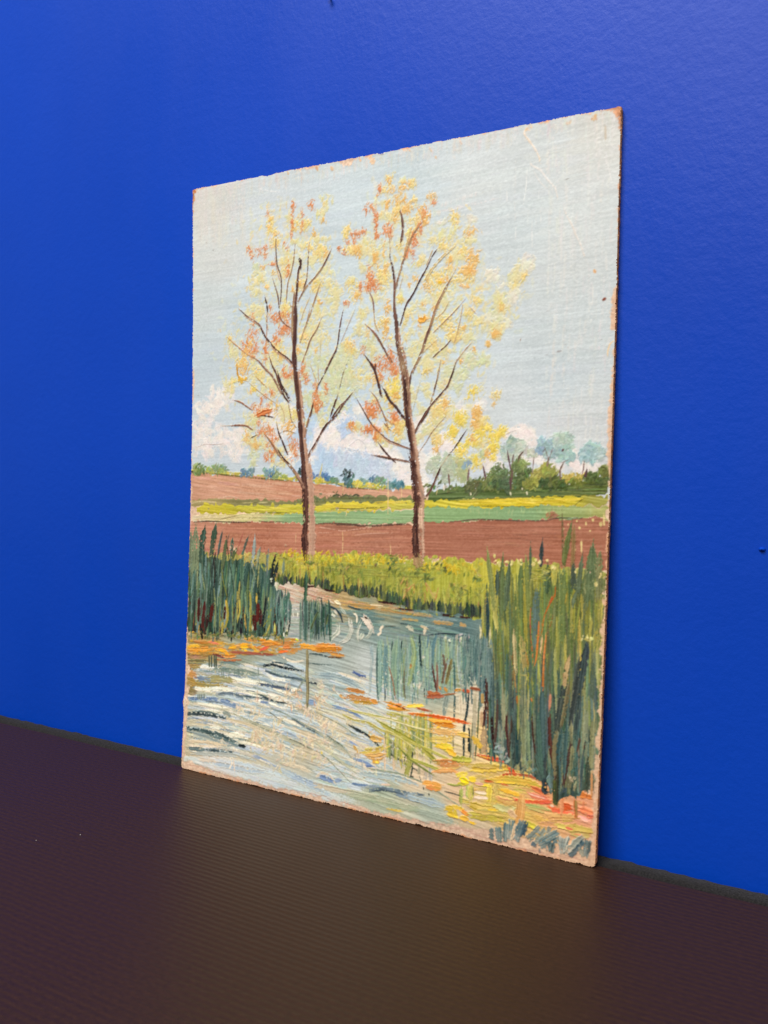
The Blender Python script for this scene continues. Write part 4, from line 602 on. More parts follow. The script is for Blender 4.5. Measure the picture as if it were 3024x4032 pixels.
leaves(M, (([(330, 175), (420, 190), (510, 210)], 40, (196, 134, 80)), ([(300, 250), (460, 270), (600, 300)], 50, (190, 150, 84)), ([(380, 310), (520, 320), (650, 320)], 34, (200, 156, 70)), ([(590, 290), (650, 320)], 40, (196, 140, 66)), ([(250, 240), (300, 270)], 30, (196, 150, 100)), ([(770, 330), (860, 360), (940, 370)], 60, (206, 144, 50)), ([(780, 380), (860, 390), (980, 400)], 30, (206, 150, 56)), ([(860, 350), (960, 390)], 20, (140, 84, 40)), ([(970, 360), (1080, 355), (1160, 350)], 34, (222, 184, 70)), ([(1090, 380), (1220, 410)], 26, (160, 80, 46)), ([(1000, 440), (1100, 450), (1200, 460)], 30, (206, 104, 44)), ([(1180, 450), (1340, 480), (1500, 510), (1660, 550)], 36, (204, 100, 44)), ([(1200, 500), (1320, 520), (1480, 530)], 40, (226, 164, 56)), ([(1260, 560), (1380, 560), (1500, 580)], 50, (216, 134, 44)), ([(1290, 590), (1340, 595)], 20, (234, 190, 40)), ([(1220, 620), (1400, 640), (1580, 650)], 60, (220, 182, 110)), ([(1240, 720), (1400, 720), (1480, 700)], 60, (222, 184, 100)), ([(1300, 790), (1460, 800)], 60, (230, 184, 60)), ([(1420, 830), (1500, 890)], 60, (232, 190, 50)), ([(1540, 660), (1640, 680)], 50, (226, 180, 80)), ([(580, 700), (700, 730)], 60, (206, 166, 90)), ([(510, 850), (640, 840), (740, 800)], 60, (200, 158, 86)), ([(540, 900), (640, 910), (730, 890)], 60, (196, 152, 80)), ([(600, 960), (680, 960)], 40, (206, 166, 76)), ([(640, 965), (665, 975)], 24, (232, 200, 60)), ([(400, 790), (440, 860)], 30, (196, 150, 80)),
                   ([(1160, 1190), (1250, 1200), (1340, 1220)], 50, (206, 156, 70)), ([(1190, 1240), (1340, 1260)], 50, (204, 150, 64)), ([(1300, 960), (1420, 960), (1540, 970)], 50, (206, 140, 84)), ([(1320, 1010), (1480, 1020), (1560, 1000)], 50, (216, 150, 96)), ([(1280, 1070), (1460, 1060), (1520, 1080)], 40, (206, 150, 90)), ([(1530, 1110), (1620, 1100)], 60, (232, 194, 80)), ([(1560, 1150), (1640, 1190)], 60, (234, 196, 30)), ([(1530, 1200), (1620, 1210)], 34, (206, 176, 60)), ([(1410, 1200), (1500, 1220), (1580, 1210)], 20, (140, 140, 66)), ([(1490, 930), (1660, 945)], 60, (170, 162, 70)), ([(1560, 990), (1660, 990)], 40, (190, 170, 80)),
                   ([(1400, 1470), (1460, 1480), (1510, 1540)], 60, (206, 170, 60)), ([(1430, 1530), (1520, 1560)], 50, (200, 164, 60)), ([(1490, 1450), (1580, 1480)], 40, (206, 170, 60)), ([(1560, 1380), (1640, 1400)], 60, (206, 170, 80)), ([(1560, 1570), (1640, 1590)], 50, (206, 160, 60)), ([(1580, 1500), (1640, 1540)], 40, (214, 130, 56)), ([(1570, 1260), (1560, 1420)], 40, (160, 160, 84)), ([(1640, 1230), (1640, 1350)], 40, (176, 172, 90))))
for pts in ([(1400, 1290), (1480, 1310), (1560, 1335)], [(1050, 1130), (1010, 1120)], [(1215, 1310), (1218, 1330)], [(1155, 1240), (1160, 1265)]): S(M, pts, 14, (60, 62, 54), h=.3)

# ---- right foot: yellow and red shallows
part('painted_shallows')
for _ in range(120):
    x = rng.uniform(-40, 560); y = rng.uniform(960, 1640); l_ = rng.uniform(80, 200)
    c = ((206, 176, 76), (186, 166, 74), (216, 190, 90), (206, 150, 80), (176, 160, 90))[rng.integers(5)]
    if y > 1300+ (x+40)*1.2: continue
    S(N, [(x, y), (x+l_*.5, y+8), (x+l_, y+l_*.15)], rng.uniform(14, 34), vary(c, 12), vary((204, 176, 100), 10), op=.75, h=.36, dry=.25)
leaves(N, (([(90, 890), (200, 920), (330, 945), (470, 975)], 44, (204, 84, 50)), ([(100, 900), (230, 928)], 12, (236, 176, 70)), ([(430, 980), (450, 1050), (490, 1100)], 60, (204, 84, 52)), ([(350, 1110), (470, 1100), (560, 1110)], 30, (196, 92, 56)), ([(540, 1100), (660, 1120), (800, 1160)], 30, (176, 96, 60)), ([(30, 1040), (200, 1040), (400, 1030)], 70, (198, 162, 74)), ([(60, 1000), (250, 1010)], 50, (196, 172, 100)), ([(250, 1160), (420, 1160), (600, 1180), (760, 1230)], 80, (186, 160, 66)), ([(300, 1180), (500, 1190)], 30, (222, 186, 60)), ([(0, 1150), (60, 1160)], 60, (232, 190, 50)), ([(60, 1210), (180, 1220), (230, 1230)], 30, (232, 196, 60)), ([(220, 1240), (210, 1390)], 60, (206, 176, 76)), ([(290, 1230), (300, 1310)], 70, (198, 170, 90)), ([(20, 1230), (10, 1370)], 60, (196, 184, 96)), ([(350, 1270), (460, 1300), (550, 1330)], 40, (232, 184, 56)), ([(160, 1170), (260, 1180)], 24, (210, 110, 60)), ([(340, 1200), (420, 1220)], 20, (214, 120, 66)),
                   ([(300, 1360), (430, 1400), (520, 1390)], 60, (206, 156, 96)), ([(0, 1430), (120, 1470), (240, 1480)], 80, (190, 162, 66)), ([(0, 1540), (150, 1560), (390, 1580)], 80, (182, 158, 70)), ([(100, 1500), (300, 1520), (380, 1540)], 60, (180, 160, 76)), ([(0, 1620), (60, 1640)], 30, (232, 190, 44)), ([(200, 1480), (300, 1490)], 20, (230, 190, 60)), ([(280, 1440), (400, 1480), (480, 1460)], 60, (186, 170, 120)),
                   ([(680, 1240), (760, 1280), (820, 1320)], 50, (196, 110, 60)), ([(640, 1310), (760, 1350), (880, 1370)], 50, (214, 130, 96)), ([(480, 1370), (640, 1400), (800, 1405), (900, 1400)], 40, (210, 86, 56)), ([(850, 1460), (960, 1490), (1060, 1500)], 60, (212, 100, 70)), ([(980, 1270), (1100, 1300), (1200, 1320), (1320, 1350)], 60, (196, 112, 56)), ([(1000, 1440), (1100, 1460)], 60, (206, 90, 56)), ([(1050, 1530), (1120, 1530)], 40, (212, 100, 66)), ([(1180, 1400), (1260, 1420)], 40, (206, 130, 90)), ([(1200, 1480), (1300, 1510), (1370, 1540)], 70, (210, 120, 80)), ([(1240, 1400), (1240, 1460)], 30, (200, 130, 90)), ([(1280, 1560), (1360, 1560)], 40, (210, 116, 80)), ([(1180, 1560), (1300, 1610)], 50, (216, 160, 124)),
                   ([(620, 1440), (760, 1470), (860, 1500)], 70, (196, 160, 100)), ([(780, 1540), (960, 1560), (1160, 1550)], 60, (200, 156, 90)), ([(800, 1590), (1000, 1590), (1150, 1590)], 50, (196, 156, 88)), ([(700, 1560), (860, 1610)], 50, (190, 150, 90)), ([(620, 1630), (720, 1680)], 60, (186, 170, 76)), ([(660, 1660), (720, 1690)], 20, (226, 196, 50)), ([(780, 1640), (950, 1650), (1100, 1680)], 60, (200, 150, 100)), ([(940, 1650), (1060, 1680), (1180, 1720)], 50, (186, 160, 80)), ([(1080, 1660), (1220, 1690), (1350, 1720)], 70, (184, 158, 80)), ([(1100, 1740), (1250, 1760), (1350, 1760)], 60, (196, 160, 84)), ([(1050, 1680), (1120, 1700)], 30, (210, 110, 70)), ([(1150, 1750), (1220, 1760)], 20, (212, 130, 90))))
S(N, [(570, 1350), (560, 1450), (540, 1580), (520, 1640)], 90, (206, 150, 84), (216, 172, 110), h=.45, jit=.05)
S(N, [(1000, 1280), (1005, 1400), (1000, 1530)], 40, (206, 130, 84), (214, 150, 110), h=.45); S(N, [(1150, 1380), (1160, 1580)], 40, (200, 110, 60), (150, 120, 70), h=.4)
for pts, w, c in (([(60, 1290), (180, 1310)], 30, (222, 200, 170)), ([(60, 1350), (190, 1360)], 30, (224, 200, 176)), ([(430, 1500), (500, 1560)], 60, (220, 184, 140)), ([(420, 1600), (480, 1620)], 20, (226, 200, 160)), ([(640, 1310), (760, 1345), (830, 1370)], 12, (228, 180, 160)), ([(1280, 1230), (1300, 1310)], 40, (228, 196, 166)), ([(1370, 1240), (1350, 1370)], 40, (228, 190, 160)), ([(40, 1240), (40, 1330)], 10, (84, 84, 66)), ([(60, 1200), (150, 1210)], 26, (216, 170, 150)), ([(880, 1440), (920, 1450)], 20, (230, 200, 170))): S(N, pts, w, c, h=.4)

# ---- reeds, left
part('painted_left_reeds')
area(G, [(60, 1010), (400, 1080), (700, 1120), (1000, 1200), (1080, 1390), (1150, 1560), (1190, 1800), (1180, 1940), (60, 1900)], [(760, 2250, (88, 100, 80)), (900, 2300, (74, 94, 82)), (1050, 2350, (84, 108, 98)), (800, 2450, (60, 66, 56)), (1000, 2450, (66, 82, 72)), (1100, 2450, (84, 104, 94))], (.04, 'N_V'), h=.2, jag=1.0)
def reed(tile, x, y0, x1, y1, w, c, c2=None, **kw):
    kw.setdefault('h', .34); kw.setdefault('dry', .14)
    S(tile, [(x, y0), ((x*.45+x1*.55)+rng.normal(0, 5), (y0+y1)/2), (x1, y1)], w, c, c2, taper=(.75, .2), rag=.1, **kw)
for _ in range(430):
    px = rng.uniform(738, 1120); top = np.interp(px, [738, 800, 900, 1000, 1060, 1120], [2150, 2150, 2190, 2220, 2290, 2370]); py = rng.uniform(top, 2400); l_ = rng.uniform(60, 170); y1 = min(py+l_, 2505+rng.normal(0, 8))
    c = ((58, 78, 70), (74, 98, 86), (48, 60, 54), (92, 114, 100), (104, 122, 92), (66, 92, 78), (112, 132, 126))[rng.integers(7)]
    if py > 2330 and rng.random() < .16: c = (84, 44, 38)
    if py > 2300 and rng.random() < .1: c = (176, 160, 84)
    dx = rng.normal(-6, 9); S(O, [(px-dx*.4, py), (px, (py+y1)/2), (px+dx*.4, y1)], rng.uniform(4, 11), vary(c, 8), vary(tuple(np.array(c)*1.15), 6), op=.92, h=.32, dry=.14, taper=(.7, .25), rag=.1)
for (x, y0, x1, y1, w, c) in ((420, 725, 365, 1100, 54, (66, 84, 72)), (300, 765, 265, 1120, 64, (62, 82, 72)), (200, 770, 180, 1250, 84, (112, 122, 96)), (490, 800, 440, 1090, 26, (86, 96, 90)), (600, 880, 590, 1100, 38, (72, 92, 80)), (715, 820, 655, 1010, 14, (150, 96, 84)), (772, 860, 715, 1060, 26, (86, 92, 86)), (842, 865, 815, 1180, 36, (126, 134, 132)), (565, 830, 545, 1000, 14, (112, 92, 80)), (905, 975, 870, 1160, 30, (116, 124, 112)), (992, 995, 975, 1280, 26, (104, 118, 112)), (1068, 1065, 1020, 1370, 34, (34, 42, 40)), (1095, 1135, 1035, 1390, 36, (44, 54, 50)), (530, 890, 490, 1200, 40, (86, 96, 72)), (145, 790, 130, 1200, 40, (106, 116, 92)), (390, 900, 350, 1150, 30, (76, 88, 74)), (710, 1020, 700, 1330, 44, (82, 106, 86)), (880, 1000, 860, 1220, 20, (140, 144, 120)), (770, 1160, 740, 1400, 40, (62, 86, 76)), (650, 980, 600, 1150, 30, (90, 98, 72))):
    reed(G, x, y0, x1, y1, w, vary(c, 5), tuple(np.array(c)*1.2), h=.4)
for pts, w, c in (([(480, 1180), (500, 1350), (540, 1520), (545, 1659)], 12, (120, 124, 70)), ([(400, 1100), (405, 1300), (395, 1450)], 10, (60, 40, 36)), ([(530, 860), (560, 1100), (600, 1330), (620, 1500)], 9, (56, 66, 48)), ([(270, 1270), (300, 1440)], 12, (140, 150, 110)), ([(680, 1350), (670, 1500), (675, 1659)], 16, (176, 164, 96)), ([(790, 1480), (800, 1600), (790, 1659)], 20, (166, 156, 84)), ([(860, 1490), (862, 1590)], 16, (214, 184, 80)), ([(400, 1430), (410, 1659)], 16, (130, 140, 104)), ([(530, 1560), (545, 1640)], 24, (206, 176, 84)), ([(780, 1080), (860, 1350)], 10, (150, 154, 120)), ([(890, 1150), (870, 1420)], 14, (160, 160, 110)), ([(230, 1120), (210, 1450)], 14, (140, 146, 110))): S(G, pts, w, c, h=.45, dry=.1)
for pts, w, c in (([(540, 60), (550, 220), (510, 350)], 22, (160, 150, 74)), ([(680, 20), (680, 150), (655, 260)], 18, (176, 164, 84)), ([(600, 0), (605, 300)], 14, (130, 140, 90)), ([(800, 0), (800, 200), (785, 400)], 20, (156, 150, 76)), ([(1030, 100), (990, 230), (930, 330)], 12, (176, 170, 84)), ([(1005, 310), (970, 400)], 16, (170, 160, 90)), ([(730, 190), (750, 350)], 14, (166, 140, 80)), ([(865, 0), (860, 60)], 16, (206, 176, 90)), ([(410, 0), (415, 160), (400, 330)], 14, (126, 134, 90)), ([(465, 120), (460, 350)], 12, (140, 144, 90)), ([(240, 300), (225, 390)], 9, (190, 150, 80)), ([(265, 290), (262, 310)], 16, (230, 220, 190)), ([(250, 290), (270, 460)], 26, (36, 34, 34)), ([(590, 370), (585, 480)], 22, (40, 50, 46)), ([(830, 290), (815, 370)], 16, (176, 190, 170)), ([(740, 400), (740, 430)], 30, (50, 76, 60)), ([(390, 440), (390, 480)], 26, (110, 116, 110)),
                   ([(235, 20), (230, 260)], 30, (80, 40, 34)), ([(300, 60), (270, 330)], 34, (90, 48, 44)), ([(385, 80), (360, 260)], 36, (96, 48, 40)), ([(520, 110), (510, 240)], 26, (80, 48, 42)), ([(830, 200), (850, 360)], 40, (84, 40, 36)), ([(880, 80), (870, 260)], 44, (96, 46, 40)), ([(910, 150), (905, 310)], 34, (76, 40, 40)), ([(330, 200), (320, 330)], 26, (70, 48, 46)), ([(965, 20), (950, 150), (920, 330)], 26, (44, 52, 54)), ([(700, 240), (690, 400)], 30, (56, 50, 56)), ([(1230, 240), (1205, 390)], 14, (36, 44, 44)), ([(1110, 230), (1150, 350)], 24, (40, 50, 46)), ([(1060, 290), (1065, 400)], 16, (190, 190, 110)), ([(1195, 360), (1190, 430)], 16, (210, 206, 150)), ([(1160, 390), (1158, 450)], 18, (210, 210, 190))): S(L, pts, w, c, h=.42, dry=.1)
for (x, y, rx, ry, c) in ((1080, 1400, 40, 60, (206, 196, 180)), (1090, 1280, 30, 40, (160, 130, 90)), (1020, 1350, 16, 30, (206, 206, 190)), (1140, 1310, 30, 50, (120, 124, 80)), (840, 1130, 40, 50, (176, 160, 90)), (960, 1150, 40, 50, (150, 146, 84)), (660, 1080, 40, 40, (196, 170, 100)), (740, 1080, 20, 60, (206, 180, 120)), (620, 1010, 20, 30, (214, 190, 160)), (580, 990, 10, 16, (222, 206, 180))): dab(G, x, y, rx, ry, c, h=.35)
for _ in range(50):
    x = rng.uniform(110, 1200); y = rng.uniform(390, 450); dab(L, x, y, 26, 16, ((110, 116, 76), (84, 100, 76), (150, 140, 80))[rng.integers(3)], 3, ang=.8, spread=.8, h=.35)
for _ in range(50):
    x = rng.uniform(1080, 1230); y0 = rng.uniform(1420, 1600); reed(G, x, y0, x+rng.normal(-4, 8), y0+rng.uniform(120, 330), rng.uniform(12, 24), vary(((84, 108, 100), (104, 128, 118), (64, 84, 80), (130, 146, 136))[rng.integers(4)], 8))
S(G, [(1400, 1250), (1400, 1400), (1390, 1560)], 36, (84, 112, 90), (60, 80, 66), h=.4, taper=(.6, .1)); S(G, [(1160, 1120), (1150, 1260)], 26, (136, 150, 130), h=.3, taper=(.6, .2))

# ---- reeds, right
part('painted_right_reeds')
area(K, [(210, 900), (330, 640), (560, 560), (750, 620), (960, 560), (1200, 520), (1470, 480), (1470, 1400), (1470, 2300), (1300, 2820), (960, 2900), (820, 2690), (480, 2560), (220, 2400), (170, 1700), (150, 1000)],
     [(1950, 2350, (160, 152, 70)), (2050, 2300, (130, 136, 66)), (2150, 2350, (112, 124, 64)), (2300, 2300, (112, 120, 76)), (1980, 2500, (116, 132, 96)), (2100, 2480, (130, 138, 72)), (2250, 2480, (124, 132, 70)), (2360, 2500, (150, 146, 84)), (1930, 2600, (96, 120, 114)), (2050, 2620, (96, 114, 94)), (2200, 2620, (96, 108, 84)), (2330, 2640, (110, 116, 84)), (1950, 2800, (84, 108, 104)), (2100, 2800, (84, 104, 90)), (2250, 2800, (84, 98, 88)), (2350, 2800, (130, 132, 98)), (2000, 2950, (92, 112, 100)), (2150, 2980, (74, 94, 88)), (2300, 3000, (96, 108, 88)), (2200, 3080, (66, 84, 78))], (.03, 'N_V'), h=.2, jag=.9)
for _ in range(620):
    px = rng.uniform(1905, 2375)+rng.normal(0, 8); f = rng.random()**1.25; py = 2230+f*830; l_ = rng.uniform(90, 300)
    top = np.interp(px, [1915, 1960, 2060, 2200, 2270, 2375], [2330, 2260, 2220, 2235, 2215, 2190])+rng.normal(0, 38); py = max(py, top)
    bot = np.interp(px, [1915, 1935, 2020, 2140, 2200, 2300, 2375], [2960, 2975, 3020, 3070, 3120, 3110, 3060]); y1 = min(py+l_, bot+rng.normal(0, 12))
    if y1-py < 50: continue
    if py < 2520: pal = ((126, 130, 62), (150, 146, 66), (104, 116, 64), (84, 100, 66), (132, 132, 64), (76, 92, 64), (162, 152, 78), (110, 114, 78), (92, 106, 62))
    elif py < 2650: pal = ((96, 114, 92), (124, 130, 76), (84, 104, 96), (104, 112, 80), (150, 146, 96), (70, 88, 82))
    else: pal = ((84, 108, 106), (66, 86, 84), (100, 120, 108), (110, 116, 84), (54, 68, 66), (140, 142, 112), (78, 98, 84), (72, 92, 84))
    c = vary(pal[rng.integers(len(pal))], 8)
    lean = (px-2150)*.012+rng.normal(0, 5)
    S(O, [(px+lean, py), (px+lean*.3, (py+y1)/2), (px-lean*.5, y1)], rng.uniform(5, 15), c, tuple(np.clip(np.array(c)*1.22, 0, 255)), op=.85, h=.3, dry=.1, taper=(.55, .25), rag=.12, amp=.035)
for (x, y0, x1, y1, w, c) in ((1005, -250, 1008, 250, 12, (110, 92, 58)), (1110, -130, 1020, 340, 40, (96, 100, 56)), (1060, 20, 1020, 330, 40, (104, 108, 62)), (660, 140, 655, 480, 26, (80, 92, 70)), (790, 100, 775, 330, 34, (54, 66, 66)), (1135, -60, 1115, 400, 44, (140, 110, 74)), (1350, 150, 1290, 700, 130, (112, 116, 78)), (1320, 150, 1300, 500, 60, (88, 104, 74)), (1420, 250, 1400, 700, 70, (126, 122, 84)), (1225, 270, 1180, 620, 44, (92, 102, 78)), (1130, 350, 1130, 580, 60, (84, 98, 76)), (190, 210, 270, 800, 60, (130, 132, 80)), (240, 540, 300, 1050, 60, (170, 160, 92)), (360, 290, 340, 900, 60, (100, 112, 72)), (300, 430, 300, 640, 40, (66, 84, 72)), (420, 370, 380, 800, 44, (84, 100, 72)), (560, 340, 560, 900, 60, (110, 122, 72)), (610, 260, 640, 800, 60, (128, 134, 76)), (730, 590, 720, 1250, 90, (92, 110, 104)), (830, 380, 840, 620, 60, (84, 100, 70)), (1030, 350, 1010, 1200, 90, (104, 116, 72)), (960, 420, 950, 900, 40, (96, 106, 60)), (190, 690, 200, 1100, 44, (44, 62, 64)), (430, 420, 430, 600, 20, (50, 66, 60)),
                              (1190, 600, 1120, 800, 44, (92, 106, 80)), (1290, 1190, 1200, 1659, 90, (50, 62, 64)), (1270, 1180, 1150, 2200, 60, (60, 72, 70)), (1350, 1400, 1330, 1800, 60, (84, 96, 84)), (1090, 1330, 1030, 1659, 60, (160, 136, 96)), (480, 1050, 500, 1500, 50, (176, 160, 116)), (560, 1120, 600, 1450, 70, (160, 146, 92)), (1200, 1350, 1130, 1700, 40, (60, 66, 60)), (200, 800, 190, 1350, 36, (54, 74, 74)), (225, 1020, 222, 1300, 26, (200, 186, 140)), (110, 1000, 112, 1150, 24, (186, 176, 140)), (90, 1160, 80, 1600, 60, (92, 120, 118)), (150, 1100, 140, 1659, 60, (88, 116, 114)), (30, 1150, 40, 1500, 60, (96, 124, 118))):
    reed(K, x, y0, x1, y1, w*.8, vary(c, 5), tuple(np.clip(np.array(c)*1.25, 0, 255)), h=.36, dry=.1)
for _ in range(90):
    x = rng.uniform(-60, 240); y0 = rng.uniform(1080, 1500); reed(K, x, y0, x+rng.normal(0, 10), y0+rng.uniform(140, 420), rng.uniform(14, 34), vary(((92, 120, 118), (76, 102, 102), (116, 140, 132), (66, 90, 92), (140, 156, 146))[rng.integers(5)], 8), (120, 142, 134), dry=.2)
for (x, y0, x1, y1, w, c) in ((1005, -240, 1012, 300, 14, (104, 92, 58)), (1112, -140, 1030, 340, 36, (92, 98, 54)), (1065, 10, 1020, 340, 40, (100, 106, 60)), (662, 120, 655, 500, 28, (76, 90, 68)), (792, 80, 775, 360, 36, (50, 62, 62)), (1138, -90, 1115, 420, 40, (132, 106, 70)), (1345, 130, 1300, 720, 90, (96, 108, 74)), (1420, 180, 1400, 720, 60, (118, 118, 80)), (1226, 240, 1185, 640, 44, (86, 98, 74)), (1132, 330, 1130, 600, 56, (78, 94, 72)), (195, 180, 265, 800, 44, (122, 126, 76)), (362, 250, 345, 900, 50, (92, 106, 68)), (440, 300, 400, 800, 40, (80, 96, 68)), (565, 280, 560, 900, 50, (100, 114, 68)), (615, 240, 640, 800, 44, (116, 124, 70)), (850, 330, 845, 640, 50, (78, 96, 66)), (300, 400, 300, 660, 40, (60, 78, 66))):
    reed(K, x, y0, x1, y1, w, vary(c, 5), tuple(np.clip(np.array(c)*1.2, 0, 255)), h=.4, dry=.08)
for pts, w, c in (([(935, 580), (925, 680), (860, 790), (815, 900), (790, 1000)], 24, (200, 116, 46)), ([(900, 690), (870, 770)], 30, (204, 96, 50)), ([(815, 880), (795, 1030), (770, 1120)], 22, (176, 120, 56)), ([(755, 950), (750, 1080), (740, 1200), (730, 1330), (705, 1450)], 30, (206, 120, 54)), ([(670, 780), (660, 950), (668, 1150), (680, 1300)], 20, (166, 84, 50)), ([(835, 1100), (815, 1300), (805, 1500), (800, 1659)], 30, (196, 116, 56)), ([(910, 880), (880, 1000), (840, 1100)], 18, (160, 110, 60)), ([(615, 1300), (640, 1450)], 22, (186, 136, 70)), ([(460, 1340), (485, 1500), (500, 1659)], 18, (170, 130, 70)), ([(680, 1180), (690, 1420)], 20, (170, 110, 60)), ([(790, 1130), (770, 1300)], 26, (214, 176, 130)), ([(885, 470), (893, 560)], 10, (50, 56, 40)), ([(560, 1540), (620, 1560), (600, 1659)], 20, (190, 180, 110)), ([(1060, 650), (1040, 760)], 14, (196, 160, 60)), ([(470, 1280), (470, 1659)], 20, (120, 96, 64))):
    S(K, pts, w*.62, tuple(np.array(c)*.92), tuple(np.clip(np.array(c)*1.1, 0, 255)), h=.4, dry=.2)
for _ in range(60):
    x = rng.uniform(660, 860); y = rng.uniform(370, 520); S(K, [(x, y), (x+40, y+rng.normal(0, 12))], 9, vary(((180, 172, 70), (120, 124, 64), (206, 194, 120))[rng.integers(3)], 10), op=.8, h=.35)
for (x, y) in ((270, 240), (272, 310), (315, 320), (400, 330), (330, 330), (460, 320), (525, 310), (560, 310), (720, 305), (750, 300), (850, 300), (690, 330), (930, 380), (900, 370), (1430, 450), (1380, 560), (1230, 1140), (1280, 1135), (1320, 1150), (1160, 390)): dab(K, x, y, 14, 22, (224, 210, 140), 3, h=.5)
for pts, w, c in (([(1440, 700), (1420, 900), (1430, 1100), (1400, 1250)], 50, (186, 172, 84)), ([(1450, 930), (1440, 1150)], 30, (206, 180, 84)), ([(1380, 1050), (1370, 1280)], 40, (176, 164, 84)), ([(1330, 950), (1300, 1100)], 30, (170, 162, 80)), ([(1250, 1150), (1300, 1170)], 20, (206, 186, 100))): S(K, pts, w, c, (150, 146, 84), h=.4, dry=.3)
for pts, w, c, c2 in (([(185, 70), (185, 250), (165, 420), (150, 600)], 40, (84, 52, 46), None), ([(200, 300), (200, 600)], 20, (110, 60, 40), None), ([(240, 480), (250, 640), (270, 800)], 40, (70, 46, 42), None), ([(305, 320), (295, 560), (270, 800)], 34, (84, 66, 58), None), ([(405, 440), (400, 600), (420, 760), (430, 940)], 32, (76, 42, 38), None), ([(460, 490), (450, 640), (430, 820)], 30, (84, 72, 60), None), ([(680, 480), (690, 680), (710, 840), (715, 950)], 24, (70, 46, 38), None), ([(870, 450), (870, 640), (885, 850), (910, 1000)], 44, (84, 44, 36), None), ([(960, 760), (960, 940), (940, 1200)], 60, (70, 56, 48), (100, 70, 56)), ([(1110, 740), (1080, 900), (1040, 1100), (1020, 1230)], 44, (78, 54, 48), None), ([(1205, 710), (1170, 850)], 24, (84, 60, 50), None), ([(1260, 740), (1240, 850)], 16, (90, 60, 50), None), ([(905, 900), (915, 1050)], 30, (80, 50, 40), None),
                      ([(800, 0), (798, 200)], 26, (190, 116, 56), None), ([(880, 230), (870, 400)], 30, (206, 140, 110), None), ([(510, 200), (520, 330)], 24, (186, 124, 64), None), ([(670, 270), (680, 310)], 20, (190, 120, 60), None), ([(490, 10), (500, 160)], 20, (180, 140, 80), None), ([(1030, 150), (990, 400), (950, 640)], 90, (66, 76, 72), (90, 96, 80)), ([(1080, 130), (1040, 380), (1000, 560)], 50, (126, 116, 84), None), ([(1180, 60), (1140, 300), (1100, 520)], 60, (58, 66, 64), None), ([(1000, 640), (960, 900), (980, 1200)], 60, (70, 98, 96), None), ([(1060, 560), (1040, 900), (1030, 1100)], 50, (66, 92, 90), None), ([(940, 650), (920, 860), (930, 1100)], 50, (130, 122, 88), None), ([(1300, 900), (1290, 1100), (1270, 1290)], 60, (84, 92, 74), None), ([(1350, 500), (1330, 800), (1320, 1050)], 60, (120, 124, 90), (150, 146, 104)), ([(1110, 560), (1110, 760)], 40, (176, 166, 120), (100, 104, 80)), ([(1120, 800), (1100, 1050)], 50, (150, 146, 104), (90, 96, 76)), ([(1090, 1100), (1080, 1250)], 60, (160, 150, 110), (110, 110, 84)), ([(560, 250), (560, 600)], 40, (150, 150, 120), (96, 112, 90)), ([(640, 200), (630, 500)], 30, (176, 170, 120), None), ([(560, 600), (590, 900)], 50, (136, 142, 104), None), ([(790, 200), (790, 480), (800, 900)], 60, (70, 96, 96), (60, 84, 84)), ([(750, 500), (770, 900), (790, 1100)], 60, (74, 102, 90), None), ([(720, 900), (800, 1120)], 40, (84, 108, 96), None),
                      ([(820, 1150), (815, 1280), (850, 1300)], 60, (44, 58, 62), None), ([(930, 1180), (935, 1420)], 70, (56, 72, 50), (110, 112, 60)), ([(960, 1000), (955, 1410)], 30, (60, 64, 48), None), ([(870, 1100), (890, 1290)], 44, (100, 122, 116), None), ([(1330, 1080), (1330, 1340)], 30, (196, 140, 90), None), ([(1300, 1000), (1290, 1250)], 24, (70, 78, 66), None), ([(160, 620), (150, 860)], 80, (190, 160, 120), None), ([(60, 230), (50, 600), (30, 920)], 50, (206, 190, 160), (176, 170, 140)), ([(100, 300), (90, 600), (60, 930)], 20, (90, 104, 76), None), ([(30, 560), (10, 900)], 16, (110, 116, 90), None), ([(140, 230), (140, 320)], 40, (186, 150, 90), None), ([(10, 160), (110, 180)], 40, (150, 84, 54), None), ([(130, 420), (130, 560)], 40, (206, 170, 130), None), ([(40, 700), (120, 800)], 70, (230, 190, 80), None)):
    S(N, pts, w*.85, c, c2, h=.45, dry=.1)
for (x, y, rx, ry, c) in ((330, 800, 60, 60, (160, 170, 166)), (300, 850, 40, 40, (150, 166, 170)), (380, 870, 50, 60, (176, 176, 166)), (560, 1010, 60, 60, (170, 166, 120)), (640, 1040, 60, 50, (190, 170, 120)), (600, 960, 60, 60, (130, 142, 104)), (720, 1050, 40, 50, (110, 130, 120)), (1110, 1120, 40, 60, (190, 176, 140)), (1130, 1200, 40, 50, (150, 146, 110)), (850, 1150, 50, 60, (120, 140, 136)), (1350, 1080, 30, 60, (210, 170, 130))): dab(N, x, y, rx, ry, c, h=.42, ang=1.3)
part('painted_shore_strokes')   # the row of bold grey strokes on bare primer at the lower right
